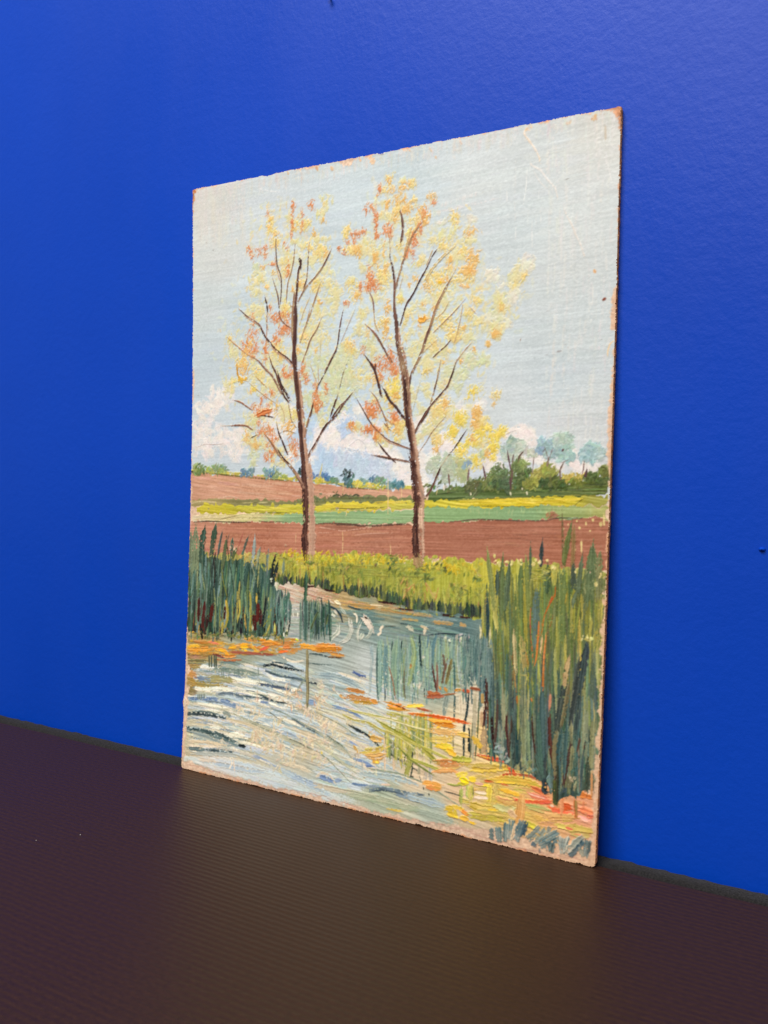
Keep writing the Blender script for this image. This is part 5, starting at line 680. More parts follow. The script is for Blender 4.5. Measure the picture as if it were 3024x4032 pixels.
for pts, w, c, c2 in (([(240, 1690), (235, 1810)], 50, (84, 104, 104), (130, 144, 140)), ([(310, 1690), (325, 1830)], 60, (92, 112, 110), (120, 134, 130)), ([(400, 1640), (385, 1830)], 50, (110, 126, 122), (84, 104, 104)), ([(460, 1610), (440, 1800)], 60, (100, 118, 114), (150, 156, 146)), ([(500, 1640), (455, 1810)], 26, (206, 180, 146), None), ([(570, 1620), (540, 1720), (510, 1810)], 70, (80, 100, 104), (140, 150, 144)), ([(620, 1620), (580, 1760)], 40, (60, 80, 90), None), ([(760, 1690), (700, 1750), (640, 1800)], 60, (120, 130, 122), (170, 166, 150)), ([(820, 1700), (750, 1800), (690, 1870)], 40, (140, 144, 130), None), ([(950, 1740), (860, 1790), (760, 1850)], 70, (150, 152, 138), (90, 110, 112)), ([(960, 1790), (880, 1840), (780, 1880)], 60, (80, 102, 106), (150, 156, 144)), ([(680, 1850), (720, 1880)], 40, (70, 90, 100), None), ([(900, 1860), (880, 1940)], 60, (84, 104, 104), (60, 76, 80)), ([(840, 1890), (850, 1930)], 30, (120, 134, 130), None), ([(870, 1680), (850, 1740)], 40, (150, 150, 136), None), ([(760, 1910), (765, 1950)], 20, (90, 100, 104), None),
    ([(1010, 1800), (1000, 1880), (1010, 1950)], 60, (120, 132, 128), (176, 170, 154)), ([(1070, 1790), (1040, 1880), (1020, 1950)], 40, (90, 110, 112), (170, 166, 150)), ([(1230, 1800), (1150, 1870), (1060, 1960)], 80, (140, 146, 134), (186, 176, 156)), ([(1240, 1830), (1160, 1920), (1080, 1990)], 44, (76, 96, 102), None), ([(1210, 1870), (1110, 2000)], 30, (66, 84, 92), None), ([(1290, 1830), (1270, 1920), (1260, 1990)], 60, (90, 108, 108), (130, 140, 134)), ([(1310, 1850), (1290, 1960)], 30, (70, 88, 90), None), ([(1200, 1900), (1230, 1990)], 40, (150, 150, 134), None)):
    S(N, pts, w*1.1, c, c2, h=.4, dry=.1, taper=(.1, .15))

# ---- the two trees
BK = (62, 32, 26); MB_ = (118, 80, 64); LB = (196, 156, 128); TN = (186, 158, 116); MV = (150, 112, 104)
PAL = {'p': (219, 210, 158), 'g': (206, 208, 166), 'y': (225, 200, 126), 'o': (222, 164, 82), 'r': (206, 116, 66), 'Y': (229, 203, 92), 'w': (222, 218, 196)}
def foliage(tile, items):
    for (x, y, rx, ry, k) in items:
        rx = max(rx, 16); ry = max(ry, 14)
        if k in 'pgw':
            dab(tile, x, y, rx*1.12, ry*1.12, PAL[k], int(np.clip(rx*ry/130, 7, 60)), ang=1.3, spread=.8, ln=3.2, w=1.7, op=.55, h=.22, dry=.22, va=7, amp=.03)
            if k == 'p' and rng.random() < .6: dab(tile, x, y, rx*.8, ry*.8, PAL['y'], int(np.clip(rx*ry/500, 3, 14)), ln=2.4, w=.8, op=.5, h=.22)
        else:
            if k == 'r': rx *= 1.2; ry *= 1.15
            dab(tile, x, y, rx*1.1, ry*1.1, PAL[k], int(np.clip(rx*ry/36, 9, 110)), ang=1.4, spread=.75, ln=2.3 if k in 'yoY' else 1.9, w=rng.uniform(.4, .7), op=.74, h=.32, va=11, col2=(226, 196, 130) if k == 'o' else ((216, 150, 96) if k == 'r' else None), dry=.3)
def branch(tile, pts, w, c=MB_, c2=BK, **kw):
    kw.setdefault('h', .4); kw.setdefault('dry', .14); kw.setdefault('taper', (.6, .1)); S(tile, pts, w, c, c2, **kw)
LEFT1 = [(1380, 470, 50, 50, 'p'), (1330, 590, 50, 40, 'p'), (1290, 830, 100, 30, 'p'), (1090, 840, 50, 30, 'p'), (1000, 990, 80, 60, 'p'), (730, 1090, 40, 60, 'g'), (780, 1180, 80, 60, 'p'), (720, 1290, 50, 40, 'p'), (750, 1470, 80, 60, 'p'), (1380, 1130, 60, 70, 'p'), (1440, 1230, 60, 50, 'p'), (1460, 1340, 50, 60, 'p'), (1300, 1500, 70, 80, 'p'), (1000, 1420, 50, 60, 'p'), (1170, 870, 40, 30, 'p'), (1030, 600, 20, 16, 'p'), (1340, 960, 80, 60, 'p'), (1240, 1010, 50, 40, 'p'), (1170, 960, 30, 40, 'w'), (1440, 1460, 50, 40, 'p'),
    (880, 650, 40, 60, 'y'), (890, 740, 35, 40, 'y'), (930, 830, 55, 50, 'y'), (1110, 670, 60, 50, 'y'), (1220, 650, 40, 40, 'y'), (1170, 710, 30, 20, 'y'), (1330, 930, 70, 45, 'y'), (1250, 890, 50, 40, 'y'), (1160, 1200, 40, 55, 'y'), (1280, 1240, 60, 45, 'y'), (1330, 1390, 25, 20, 'o'), (1010, 1100, 40, 60, 'y'), (900, 880, 30, 20, 'o'), (1370, 950, 30, 30, 'o'), (1150, 1240, 25, 25, 'o'), (860, 610, 20, 20, 'o'), (1300, 1290, 30, 20, 'y'), (830, 1250, 20, 20, 'y'), (1010, 1450, 30, 40, 'y'), (1200, 690, 20, 30, 'y'),
    (1240, 475, 28, 32, 'r'), (1075, 520, 10, 40, 'r'), (1065, 660, 14, 65, 'r'), (1158, 640, 12, 65, 'r'), (835, 570, 10, 12, 'r'), (660, 900, 28, 20, 'r'), (700, 955, 15, 36, 'r'), (755, 940, 22, 35, 'r'), (815, 915, 18, 48, 'r'), (870, 1045, 32, 14, 'r'), (1030, 1060, 14, 52, 'r'), (990, 840, 22, 8, 'r'), (1015, 895, 12, 12, 'r'), (1275, 760, 18, 38, 'o'), (1370, 640, 20, 28, 'o'), (1060, 770, 14, 24, 'r'), (800, 1065, 20, 10, 'o'), (895, 1100, 10, 30, 'o'), (850, 690, 14, 14, 'o'), (905, 760, 18, 12, 'o'), (950, 1530, 60, 26, 'r'), (1000, 1640, 40, 22, 'r'), (860, 1450, 16, 16, 'r'), (1065, 1260, 14, 30, 'o')]
LEFT2 = [(680, 50, 60, 50, 'p'), (1250, 250, 100, 100, 'p'), (1340, 330, 60, 60, 'p'), (1160, 430, 40, 60, 'p'), (1250, 560, 120, 120, 'g'), (1420, 700, 110, 120, 'g'), (1350, 900, 100, 80, 'g'), (1500, 960, 100, 60, 'g'), (1560, 600, 90, 100, 'g'), (1600, 450, 60, 80, 'p'), (1600, 760, 70, 90, 'g'), (560, 430, 80, 40, 'p'), (700, 520, 60, 60, 'p'), (510, 710, 70, 50, 'p'), (920, 440, 80, 80, 'p'), (800, 720, 100, 70, 'p'), (1000, 700, 80, 80, 'p'), (1000, 960, 60, 80, 'p'), (760, 1050, 90, 60, 'p'), (690, 1100, 60, 50, 'p'), (700, 1240, 80, 60, 'p'), (780, 1320, 60, 40, 'p'), (700, 1400, 50, 50, 'g'), (920, 1400, 70, 60, 'p'), (980, 1480, 60, 40, 'p'), (1380, 1080, 40, 40, 'p'), (1280, 1000, 60, 60, 'g'), (480, 820, 40, 40, 'p'), (880, 560, 60, 60, 'p'), (1030, 1060, 60, 60, 'p'), (900, 780, 60, 60, 'p'), (1200, 850, 50, 60, 'g'), (1170, 1010, 40, 60, 'g'), (690, 1490, 50, 40, 'g'), (1420, 560, 90, 60, 'g'),
    (500, 340, 40, 40, 'y'), (600, 540, 60, 50, 'y'), (620, 600, 50, 60, 'o'), (740, 640, 50, 60, 'y'), (720, 780, 25, 25, 'Y'), (690, 810, 15, 40, 'y'), (1200, 340, 40, 30, 'y'), (1300, 430, 20, 20, 'o'), (1600, 380, 40, 40, 'o'), (1100, 1020, 40, 60, 'y'), (530, 740, 40, 30, 'y'), (930, 400, 50, 60, 'y'), (960, 480, 30, 30, 'o'), (640, 1240, 30, 60, 'o'), (720, 1310, 45, 40, 'o'), (1040, 1150, 50, 40, 'o'), (1000, 1440, 40, 20, 'o'), (930, 950, 20, 60, 'o'), (1120, 430, 20, 40, 'o'), (1620, 450, 40, 40, 'y'), (1180, 300, 40, 30, 'y'), (1010, 60, 40, 60, 'y'), (1620, 640, 30, 40, 'y'), (650, 450, 40, 30, 'o'), (1600, 1130, 30, 30, 'o'), (680, 340, 50, 40, 'o'),
    (700, 170, 12, 60, 'r'), (710, 240, 32, 32, 'r'), (680, 290, 20, 20, 'r'), (640, 370, 28, 46, 'r'), (730, 400, 32, 56, 'r'), (690, 450, 28, 36, 'r'), (820, 440, 22, 66, 'r'), (790, 345, 15, 14, 'r'), (930, 300, 36, 36, 'r'), (920, 110, 36, 36, 'r'), (1000, 150, 36, 56, 'r'), (1000, 240, 32, 28, 'r'), (1045, 260, 16, 20, 'r'), (980, 610, 14, 30, 'r'), (1030, 655, 48, 18, 'r'), (1070, 630, 14, 46, 'r'), (1175, 575, 20, 46, 'r'), (1160, 630, 14, 24, 'r'), (1205, 700, 26, 36, 'r'), (1290, 790, 18, 46, 'r'), (1280, 870, 32, 50, 'r'), (1310, 920, 26, 46, 'r'), (1300, 965, 18, 22, 'r'), (1380, 790, 12, 36, 'r'), (830, 840, 16, 24, 'r'), (880, 840, 22, 28, 'r'), (780, 880, 16, 38, 'r'), (710, 960, 18, 38, 'r'), (770, 1000, 50, 26, 'r'), (840, 975, 36, 30, 'r'), (770, 1115, 22, 28, 'r'), (800, 1170, 48, 38, 'r'), (860, 1180, 26, 36, 'r'), (930, 1250, 18, 22, 'r'), (890, 1280, 22, 66, 'r'), (870, 1360, 36, 52, 'r'), (830, 1410, 16, 36, 'r'), (1060, 1300, 46, 46, 'r'), (1110, 1385, 30, 36, 'r'), (1065, 1440, 12, 14, 'r'), (740, 1035, 18, 16, 'r'), (1100, 560, 10, 20, 'r'), (870, 920, 20, 20, 'o'), (640, 430, 20, 30, 'o')]
RB = [(370, 1320, 70, 40, 'p'), (400, 1420, 100, 80, 'p'), (300, 1540, 30, 50, 'p'), (690, 740, 25, 20, 'p'), (550, 1060, 35, 30, 'p'), (1330, 1100, 55, 40, 'w'), (1130, 1220, 30, 50, 'p'), (1045, 1250, 25, 50, 'p'), (1280, 1300, 60, 40, 'p'), (960, 1300, 50, 40, 'p'), (1530, 1610, 45, 45, 'w'), (1030, 1140, 30, 20, 'w'), (420, 960, 30, 30, 'p'), (530, 1340, 30, 30, 'g'), (860, 1480, 40, 30, 'p'), (1180, 1450, 50, 60, 'p'),
    (510, 840, 28, 35, 'y'), (765, 760, 45, 45, 'y'), (780, 920, 25, 30, 'y'), (610, 1020, 25, 25, 'y'), (800, 1120, 60, 50, 'y'), (150, 1230, 40, 50, 'y'), (730, 1240, 40, 50, 'y'), (650, 1350, 40, 35, 'y'), (200, 1390, 70, 40, 'y'), (470, 1620, 80, 40, 'y'), (1165, 1090, 46, 56, 'y'), (1070, 1350, 70, 50, 'y'), (820, 1520, 40, 30, 'y'), (1240, 1410, 40, 40, 'y'), (1040, 1610, 120, 40, 'y'), (480, 1060, 20, 25, 'p'), (640, 1000, 40, 30, 'y'),
    (565, 700, 30, 28, 'y'), (565, 750, 26, 36, 'o'), (580, 828, 28, 22, 'o'), (690, 800, 45, 42, 'o'), (555, 930, 26, 28, 'o'), (660, 915, 56, 48, 'o'), (530, 985, 24, 16, 'o'), (740, 980, 48, 42, 'o'), (940, 905, 42, 38, 'o'), (870, 1040, 48, 50, 'o'), (620, 1100, 32, 42, 'o'), (900, 1090, 30, 40, 'o'), (250, 1400, 46, 46, 'o'), (420, 1440, 26, 56, 'o'), (500, 1380, 14, 46, 'o'), (370, 1600, 22, 46, 'o'), (1310, 1215, 46, 36, 'o'), (1120, 1500, 46, 46, 'o'), (1330, 1470, 46, 66, 'o'), (1250, 1590, 46, 46, 'o'), (800, 1650, 28, 14, 'o'), (700, 1020, 30, 30, 'o'), (1370, 1430, 20, 50, 'o'), (520, 1550, 20, 50, 'o'),
    (455, 830, 13, 44, 'r'), (960, 940, 18, 22, 'r'), (885, 1040, 22, 36, 'r'), (340, 990, 16, 32, 'r'), (395, 1010, 26, 40, 'r'), (435, 1070, 18, 32, 'r'), (435, 1190, 18, 66, 'r'), (540, 1200, 32, 52, 'r'), (160, 1300, 13, 24, 'r'), (215, 1240, 11, 24, 'r'), (245, 1245, 28, 26, 'r'), (300, 1220, 24, 24, 'r'), (235, 1310, 14, 34, 'r'), (840, 1170, 18, 38, 'r'), (790, 1290, 32, 46, 'r'), (725, 1420, 22, 32, 'r'), (775, 1430, 13, 32, 'r'), (75, 1375, 13, 24, 'r'), (450, 1250, 14, 20, 'r'), (130, 1410, 8, 8, 'r')]
RE = [(180, 250, 60, 30, 'p'), (50, 400, 50, 80, 'p'), (450, 400, 50, 40, 'p'), (300, 580, 60, 50, 'p'), (830, 470, 60, 40, 'p'), (300, 700, 60, 60, 'p'), (740, 760, 40, 40, 'p'), (400, 880, 55, 40, 'p'), (1030, 400, 100, 80, 'p'), (1230, 780, 90, 40, 'p'), (900, 800, 80, 60, 'p'), (800, 890, 70, 60, 'p'), (1050, 900, 120, 50, 'p'), (1590, 420, 40, 70, 'p'), (1480, 640, 70, 50, 'p'), (1540, 600, 60, 30, 'w'), (1380, 1020, 80, 50, 'g'), (1230, 1130, 80, 50, 'g'), (930, 1030, 110, 60, 'p'), (770, 1290, 50, 60, 'p'), (900, 1280, 50, 50, 'p'), (400, 1350, 50, 40, 'p'), (150, 1100, 100, 120, 'g'), (120, 960, 100, 80, 'g'), (80, 1250, 100, 90, 'g'), (280, 1150, 70, 80, 'p'), (1000, 1500, 60, 50, 'p'), (1480, 180, 20, 20, 'w'), (740, 540, 50, 40, 'p'), (1100, 1130, 60, 50, 'g'), (1060, 1220, 50, 50, 'p'), (840, 1440, 40, 40, 'p'), (620, 1180, 50, 60, 'p'), (330, 820, 50, 50, 'g'), (1310, 960, 60, 40, 'g'), (1200, 1280, 50, 40, 'g'),
    (500, 240, 60, 80, 'y'), (200, 340, 70, 80, 'y'), (660, 410, 30, 50, 'y'), (720, 610, 25, 30, 'y'), (690, 660, 20, 25, 'y'), (480, 640, 60, 40, 'y'), (570, 790, 30, 25, 'y'), (670, 890, 15, 35, 'y'), (180, 850, 50, 50, 'y'), (1000, 270, 120, 80, 'y'), (1240, 230, 80, 50, 'y'), (1370, 425, 46, 46, 'y'), (1290, 550, 42, 46, 'y'), (1080, 650, 110, 60, 'y'), (1180, 730, 90, 50, 'y'), (1150, 800, 60, 30, 'y'), (880, 1100, 40, 30, 'y'), (1540, 1320, 40, 46, 'y'), (1400, 1600, 70, 50, 'y'), (1040, 1430, 66, 66, 'y'), (540, 1280, 40, 60, 'y'), (560, 1600, 70, 40, 'y'), (640, 1600, 40, 60, 'y'), (1600, 480, 30, 40, 'y'), (960, 850, 60, 40, 'y'), (600, 1230, 56, 90, 'Y'),
    (540, 480, 22, 56, 'o'), (885, 465, 16, 28, 'o'), (870, 605, 42, 32, 'o'), (830, 680, 22, 14, 'o'), (520, 680, 22, 90, 'o'), (350, 740, 14, 46, 'o'), (420, 1160, 46, 36, 'o'), (900, 295, 36, 36, 'o'), (1050, 255, 56, 26, 'o'), (800, 235, 22, 16, 'o'), (750, 290, 18, 14, 'o'), (1260, 300, 36, 18, 'o'), (1310, 150, 46, 46, 'o'), (1600, 510, 18, 26, 'o'), (1555, 740, 36, 32, 'o'), (1470, 840, 18, 18, 'o'), (1340, 890, 11, 24, 'o'), (1060, 1010, 18, 18, 'o'), (1220, 1000, 11, 28, 'o'), (1535, 1390, 16, 18, 'o'), (1370, 1490, 42, 56, 'o'), (1350, 1570, 32, 46, 'o'), (620, 1330, 28, 28, 'o'), (560, 1420, 36, 36, 'o'), (400, 1480, 36, 26, 'o'), (240, 390, 30, 30, 'o'), (980, 490, 24, 20, 'o'), (1240, 690, 20, 20, 'o'), (1080, 1380, 24, 50, 'o'),
    (1340, 1285, 60, 50, 'Y'), (1220, 1530, 52, 48, 'Y'), (1600, 1640, 40, 28, 'Y'), (1130, 1640, 46, 28, 'Y'), (1480, 1640, 40, 20, 'Y'),
    (380, 230, 40, 70, 'r'), (410, 300, 44, 32, 'r'), (295, 310, 13, 36, 'r'), (350, 320, 16, 32, 'r'), (150, 470, 28, 18, 'r'), (480, 1040, 56, 56, 'r'), (555, 960, 18, 56, 'r'), (590, 1060, 32, 66, 'r'), (310, 920, 22, 32, 'r'), (390, 1430, 44, 52, 'r'), (330, 1400, 13, 28, 'r'), (600, 1530, 32, 32, 'r'), (220, 1600, 28, 22, 'r'), (380, 1630, 56, 28, 'r'), (430, 70, 20, 50, 'o'), (490, 1150, 20, 20, 'r'), (610, 1110, 18, 30, 'r')]
RH = [(1240, 200, 80, 80, 'p'), (1110, 360, 50, 40, 'p'), (1330, 60, 80, 60, 'y'), (450, 200, 50, 50, 'p'), (740, 390, 60, 40, 'p'), (920, 330, 30, 30, 'p'), (1290, 380, 56, 56, 'y'), (1280, 480, 28, 22, 'o'), (1560, 140, 56, 64, 'Y'), (1470, 300, 64, 56, 'Y'), (1560, 460, 56, 56, 'Y'), (1640, 380, 36, 46, 'Y'), (1580, 520, 40, 50, 'Y'), (600, 40, 56, 56, 'r'), (660, 260, 36, 36, 'r'), (570, 240, 22, 32, 'r'), (670, 320, 56, 36, 'o'), (840, 110, 46, 28, 'r'), (870, 260, 50, 80, 'y'), (870, 230, 30, 60, 'o'), (760, 220, 18, 36, 'o'), (375, 205, 18, 22, 'r'), (400, 240, 36, 28, 'o'), (870, 340, 26, 40, 'y'), (930, 200, 26, 60, 'y'), (640, 350, 20, 20, 'r')]
RI = [(120, 190, 60, 50, 'p'), (60, 180, 36, 56, 'o'), (80, 60, 36, 46, 'o'), (100, 290, 56, 56, 'Y'), (200, 240, 28, 28, 'Y'), (355, 270, 46, 46, 'Y'), (260, 330, 56, 46, 'Y'), (270, 440, 46, 76, 'Y'), (250, 550, 46, 36, 'Y'), (190, 510, 22, 32, 'o'), (60, 400, 36, 36, 'Y'), (70, 630, 70, 64, 'Y'), (140, 420, 60, 50, 'p'), (30, 330, 30, 30, 'o'), (30, 560, 40, 30, 'g')]
RC = [(540, 1560, 60, 46, 'w')]
RF = [(520, 90, 70, 50, 'w'), (430, 250, 50, 90, 'p'), (300, 440, 50, 80, 'p'), (225, 200, 46, 46, 'w'), (390, 420, 50, 50, 'w'), (250, 560, 70, 50, 'g'), (250, 720, 70, 50, 'p'), (250, 740, 32, 36, 'o'), (170, 840, 14, 16, 'o'), (500, 200, 26, 40, 'y'), (300, 270, 30, 30, 'w'), (180, 580, 40, 40, 'w'), (300, 500, 16, 20, 'o'), (100, 640, 60, 50, 'p'), (450, 350, 30, 30, 'w'), (350, 660, 24, 24, 'w')]
BL_L = [ # (tile, points, width, colours)
    (A, [(920, 790), (918, 900), (930, 1050), (965, 1160), (968, 1300), (955, 1420)], 12, MB_, BK), (A, [(905, 960), (925, 1080), (955, 1200)], 10, LB, None), (A, [(890, 1185), (910, 1250), (935, 1330), (945, 1420), (955, 1530), (1000, 1600), (1060, 1640)], 13, MB_, BK), (A, [(1095, 870), (1085, 1000), (1060, 1120), (1030, 1220), (1015, 1380)], 13, TN, MB_), (A, [(1090, 900), (1085, 960)], 6, MB_, None), (A, [(1230, 840), (1220, 980), (1210, 1130), (1190, 1250), (1130, 1390)], 12, TN, MB_), (A, [(1222, 960), (1212, 1100)], 7, BK, None), (A, [(1205, 1190), (1180, 1260)], 11, BK, None),
    (A, [(1430, 915), (1360, 1060), (1290, 1160), (1200, 1260), (1135, 1370)], 18, TN, MB_), (A, [(1428, 920), (1390, 1010), (1340, 1100)], 9, BK, MB_), (A, [(815, 1350), (835, 1430), (838, 1490)], 15, BK, None), (A, [(836, 1490), (830, 1560), (845, 1659)], 7, LB, MB_), (D, [(835, 60), (832, 200), (826, 370)], 8, MB_, LB), (D, [(842, 90), (838, 200), (828, 360)], 6, LB, None),
    (D, [(580, 45), (650, 110), (700, 145), (760, 185), (790, 240), (820, 300), (870, 360), (930, 430), (1000, 480), (1050, 520), (1085, 580)], 19, MB_, BK), (D, [(620, 100), (720, 165), (775, 200)], 12, LB, None), (D, [(850, 365), (920, 440), (1000, 495), (1060, 555)], 12, LB, None), (A, [(570, 1455), (590, 1480)], 8, TN, None), (A, [(1335, 1215), (1280, 1380), (1230, 1530), (1180, 1659)], 18, TN, MB_), (D, [(1230, 50), (1210, 160), (1180, 250), (1150, 340)], 16, TN, MB_), (D, [(1340, 130), (1300, 230), (1240, 330), (1210, 420), (1190, 470), (1160, 550)], 17, TN, MB_), (D, [(1270, 270), (1235, 340), (1215, 400)], 10, MB_, None), (A, [(1240, 1340), (1180, 1480), (1140, 1600)], 8, TN, None), (A, [(1050, 1410), (1075, 1480), (1085, 1580)], 14, TN, MB_), (A, [(1160, 1560), (1170, 1500)], 7, TN, None),
    (E, [(125, 530), (95, 650), (70, 850), (30, 940), (0, 1000), (-40, 1080)], 11, MV, MB_), (D, [(1540, 70), (1510, 250), (1490, 400), (1470, 450), (1430, 530), (1380, 630), (1320, 740), (1300, 800)], 13, MB_, BK), (D, [(1475, 440), (1440, 510)], 13, BK, None), (E, [(235, 510), (180, 640), (100, 830)], 12, (186, 176, 164), None), (E, [(175, 970), (120, 1130), (80, 1290), (40, 1400), (10, 1490)], 11, MB_, BK), (D, [(1500, 830), (1470, 930), (1425, 1050)], 11, MB_, BK), (E, [(215, 1290), (150, 1370), (80, 1440), (0, 1560)], 19, MB_, BK), (D, [(1590, 880), (1530, 960), (1480, 1040), (1400, 1110), (1340, 1200), (1290, 1290), (1240, 1370), (1205, 1465)], 21, MB_, BK), (D, [(1400, 1100), (1350, 1170)], 18, BK, None), (D, [(1300, 1300), (1250, 1380), (1215, 1440)], 10, LB, None),
    (D, [(1265, 910), (1250, 990), (1220, 1080), (1200, 1160), (1185, 1240)], 25, MB_, TN), (D, [(1268, 920), (1245, 1020)], 14, BK, None), (D, [(860, 490), (885, 570), (920, 640), (950, 740), (980, 800), (1000, 860), (1035, 900)], 19, MB_, BK), (D, [(690, 480), (760, 530), (820, 600), (880, 660), (920, 730), (960, 810), (1000, 860)], 20, MB_, LB), (D, [(938, 640), (965, 740), (1000, 800), (1045, 880)], 22, BK, None), (D, [(955, 760), (985, 830), (1030, 905)], 14, BK, None), (D, [(1030, 900), (1050, 1000), (1065, 1080), (1110, 1150)], 10, TN, MB_), (D, [(950, 920), (990, 1000), (1000, 1080)], 9, TN, None), (D, [(470, 310), (550, 380), (620, 440), (690, 490)], 13, (190, 128, 88), TN), (D, [(525, 890), (590, 910), (640, 945), (690, 980)], 15, MB_, (160, 100, 70)), (D, [(750, 1028), (830, 1038), (890, 1050)], 13, BK, None),
    (D, [(490, 1130), (560, 1125), (640, 1130), (690, 1160)], 17, MB_, (150, 96, 66)), (D, [(410, 1130), (490, 1128)], 7, TN, None), (D, [(820, 1210), (880, 1290), (930, 1370), (980, 1430), (1050, 1500), (1110, 1590), (1160, 1650)], 28, TN, MB_), (D, [(930, 1340), (985, 1425), (1040, 1480)], 14, BK, None), (D, [(1060, 1500), (1120, 1580), (1160, 1640)], 13, MB_, None), (D, [(930, 1140), (950, 1210), (985, 1290), (1020, 1380)], 17, BK, MB_), (D, [(920, 1080), (940, 1160)], 10, TN, None), (D, [(680, 1245), (740, 1215)], 9, BK, None), (D, [(960, 1195), (1020, 1175), (1090, 1195)], 10, TN, MB_), (D, [(660, 720), (740, 790), (830, 860), (920, 920)], 9, TN, None), (D, [(1310, 560), (1315, 700), (1305, 770)], 9, TN, None), (D, [(1240, 560), (1270, 640), (1300, 720)], 8, TN, None), (D, [(1340, 280), (1330, 480)], 7, (196, 186, 150), None), (D, [(740, 680), (780, 720), (820, 760)], 12, (196, 150, 84), None)]
TR_L = [(D, [(1130, 640), (1145, 850), (1165, 1050), (1180, 1250), (1205, 1450), (1215, 1560)], 40, LB, (176, 134, 110)), (G, [(1430, 60), (1440, 300), (1450, 500), (1455, 700), (1465, 900), (1455, 1075)], 82, (200, 160, 134), (176, 136, 112)),
    (A, [(1135, 990), (1150, 1030), (1140, 1090)], 26, BK, None), (A, [(1150, 1050), (1128, 1110), (1120, 1220), (1110, 1330), (1098, 1450), (1090, 1659)], 22, BK, MB_), (A, [(1090, 1320), (1075, 1480), (1075, 1600)], 18, TN, MB_), (D, [(1098, 0), (1105, 120), (1095, 300), (1088, 450), (1098, 600), (1112, 750), (1132, 950), (1148, 1150), (1162, 1350), (1178, 1500), (1190, 1659)], 40, BK, MB_), (D, [(1070, 60), (1070, 200), (1072, 340)], 18, TN, MB_), (D, [(1125, 620), (1150, 900), (1165, 1100)], 22, MB_, LB),
    (G, [(1370, 20), (1372, 200), (1385, 350), (1390, 500), (1400, 700), (1380, 850), (1385, 950), (1395, 1070)], 58, BK, (92, 56, 44)), (G, [(1400, 200), (1415, 450), (1415, 700), (1400, 830), (1425, 1000)], 26, MB_, BK), (G, [(1290, 180), (1340, 260), (1375, 340)], 34, LB, MB_), (G, [(1370, 640), (1385, 690)], 12, (216, 176, 150), None), (G, [(1370, 860), (1375, 1000)], 44, BK, None)]
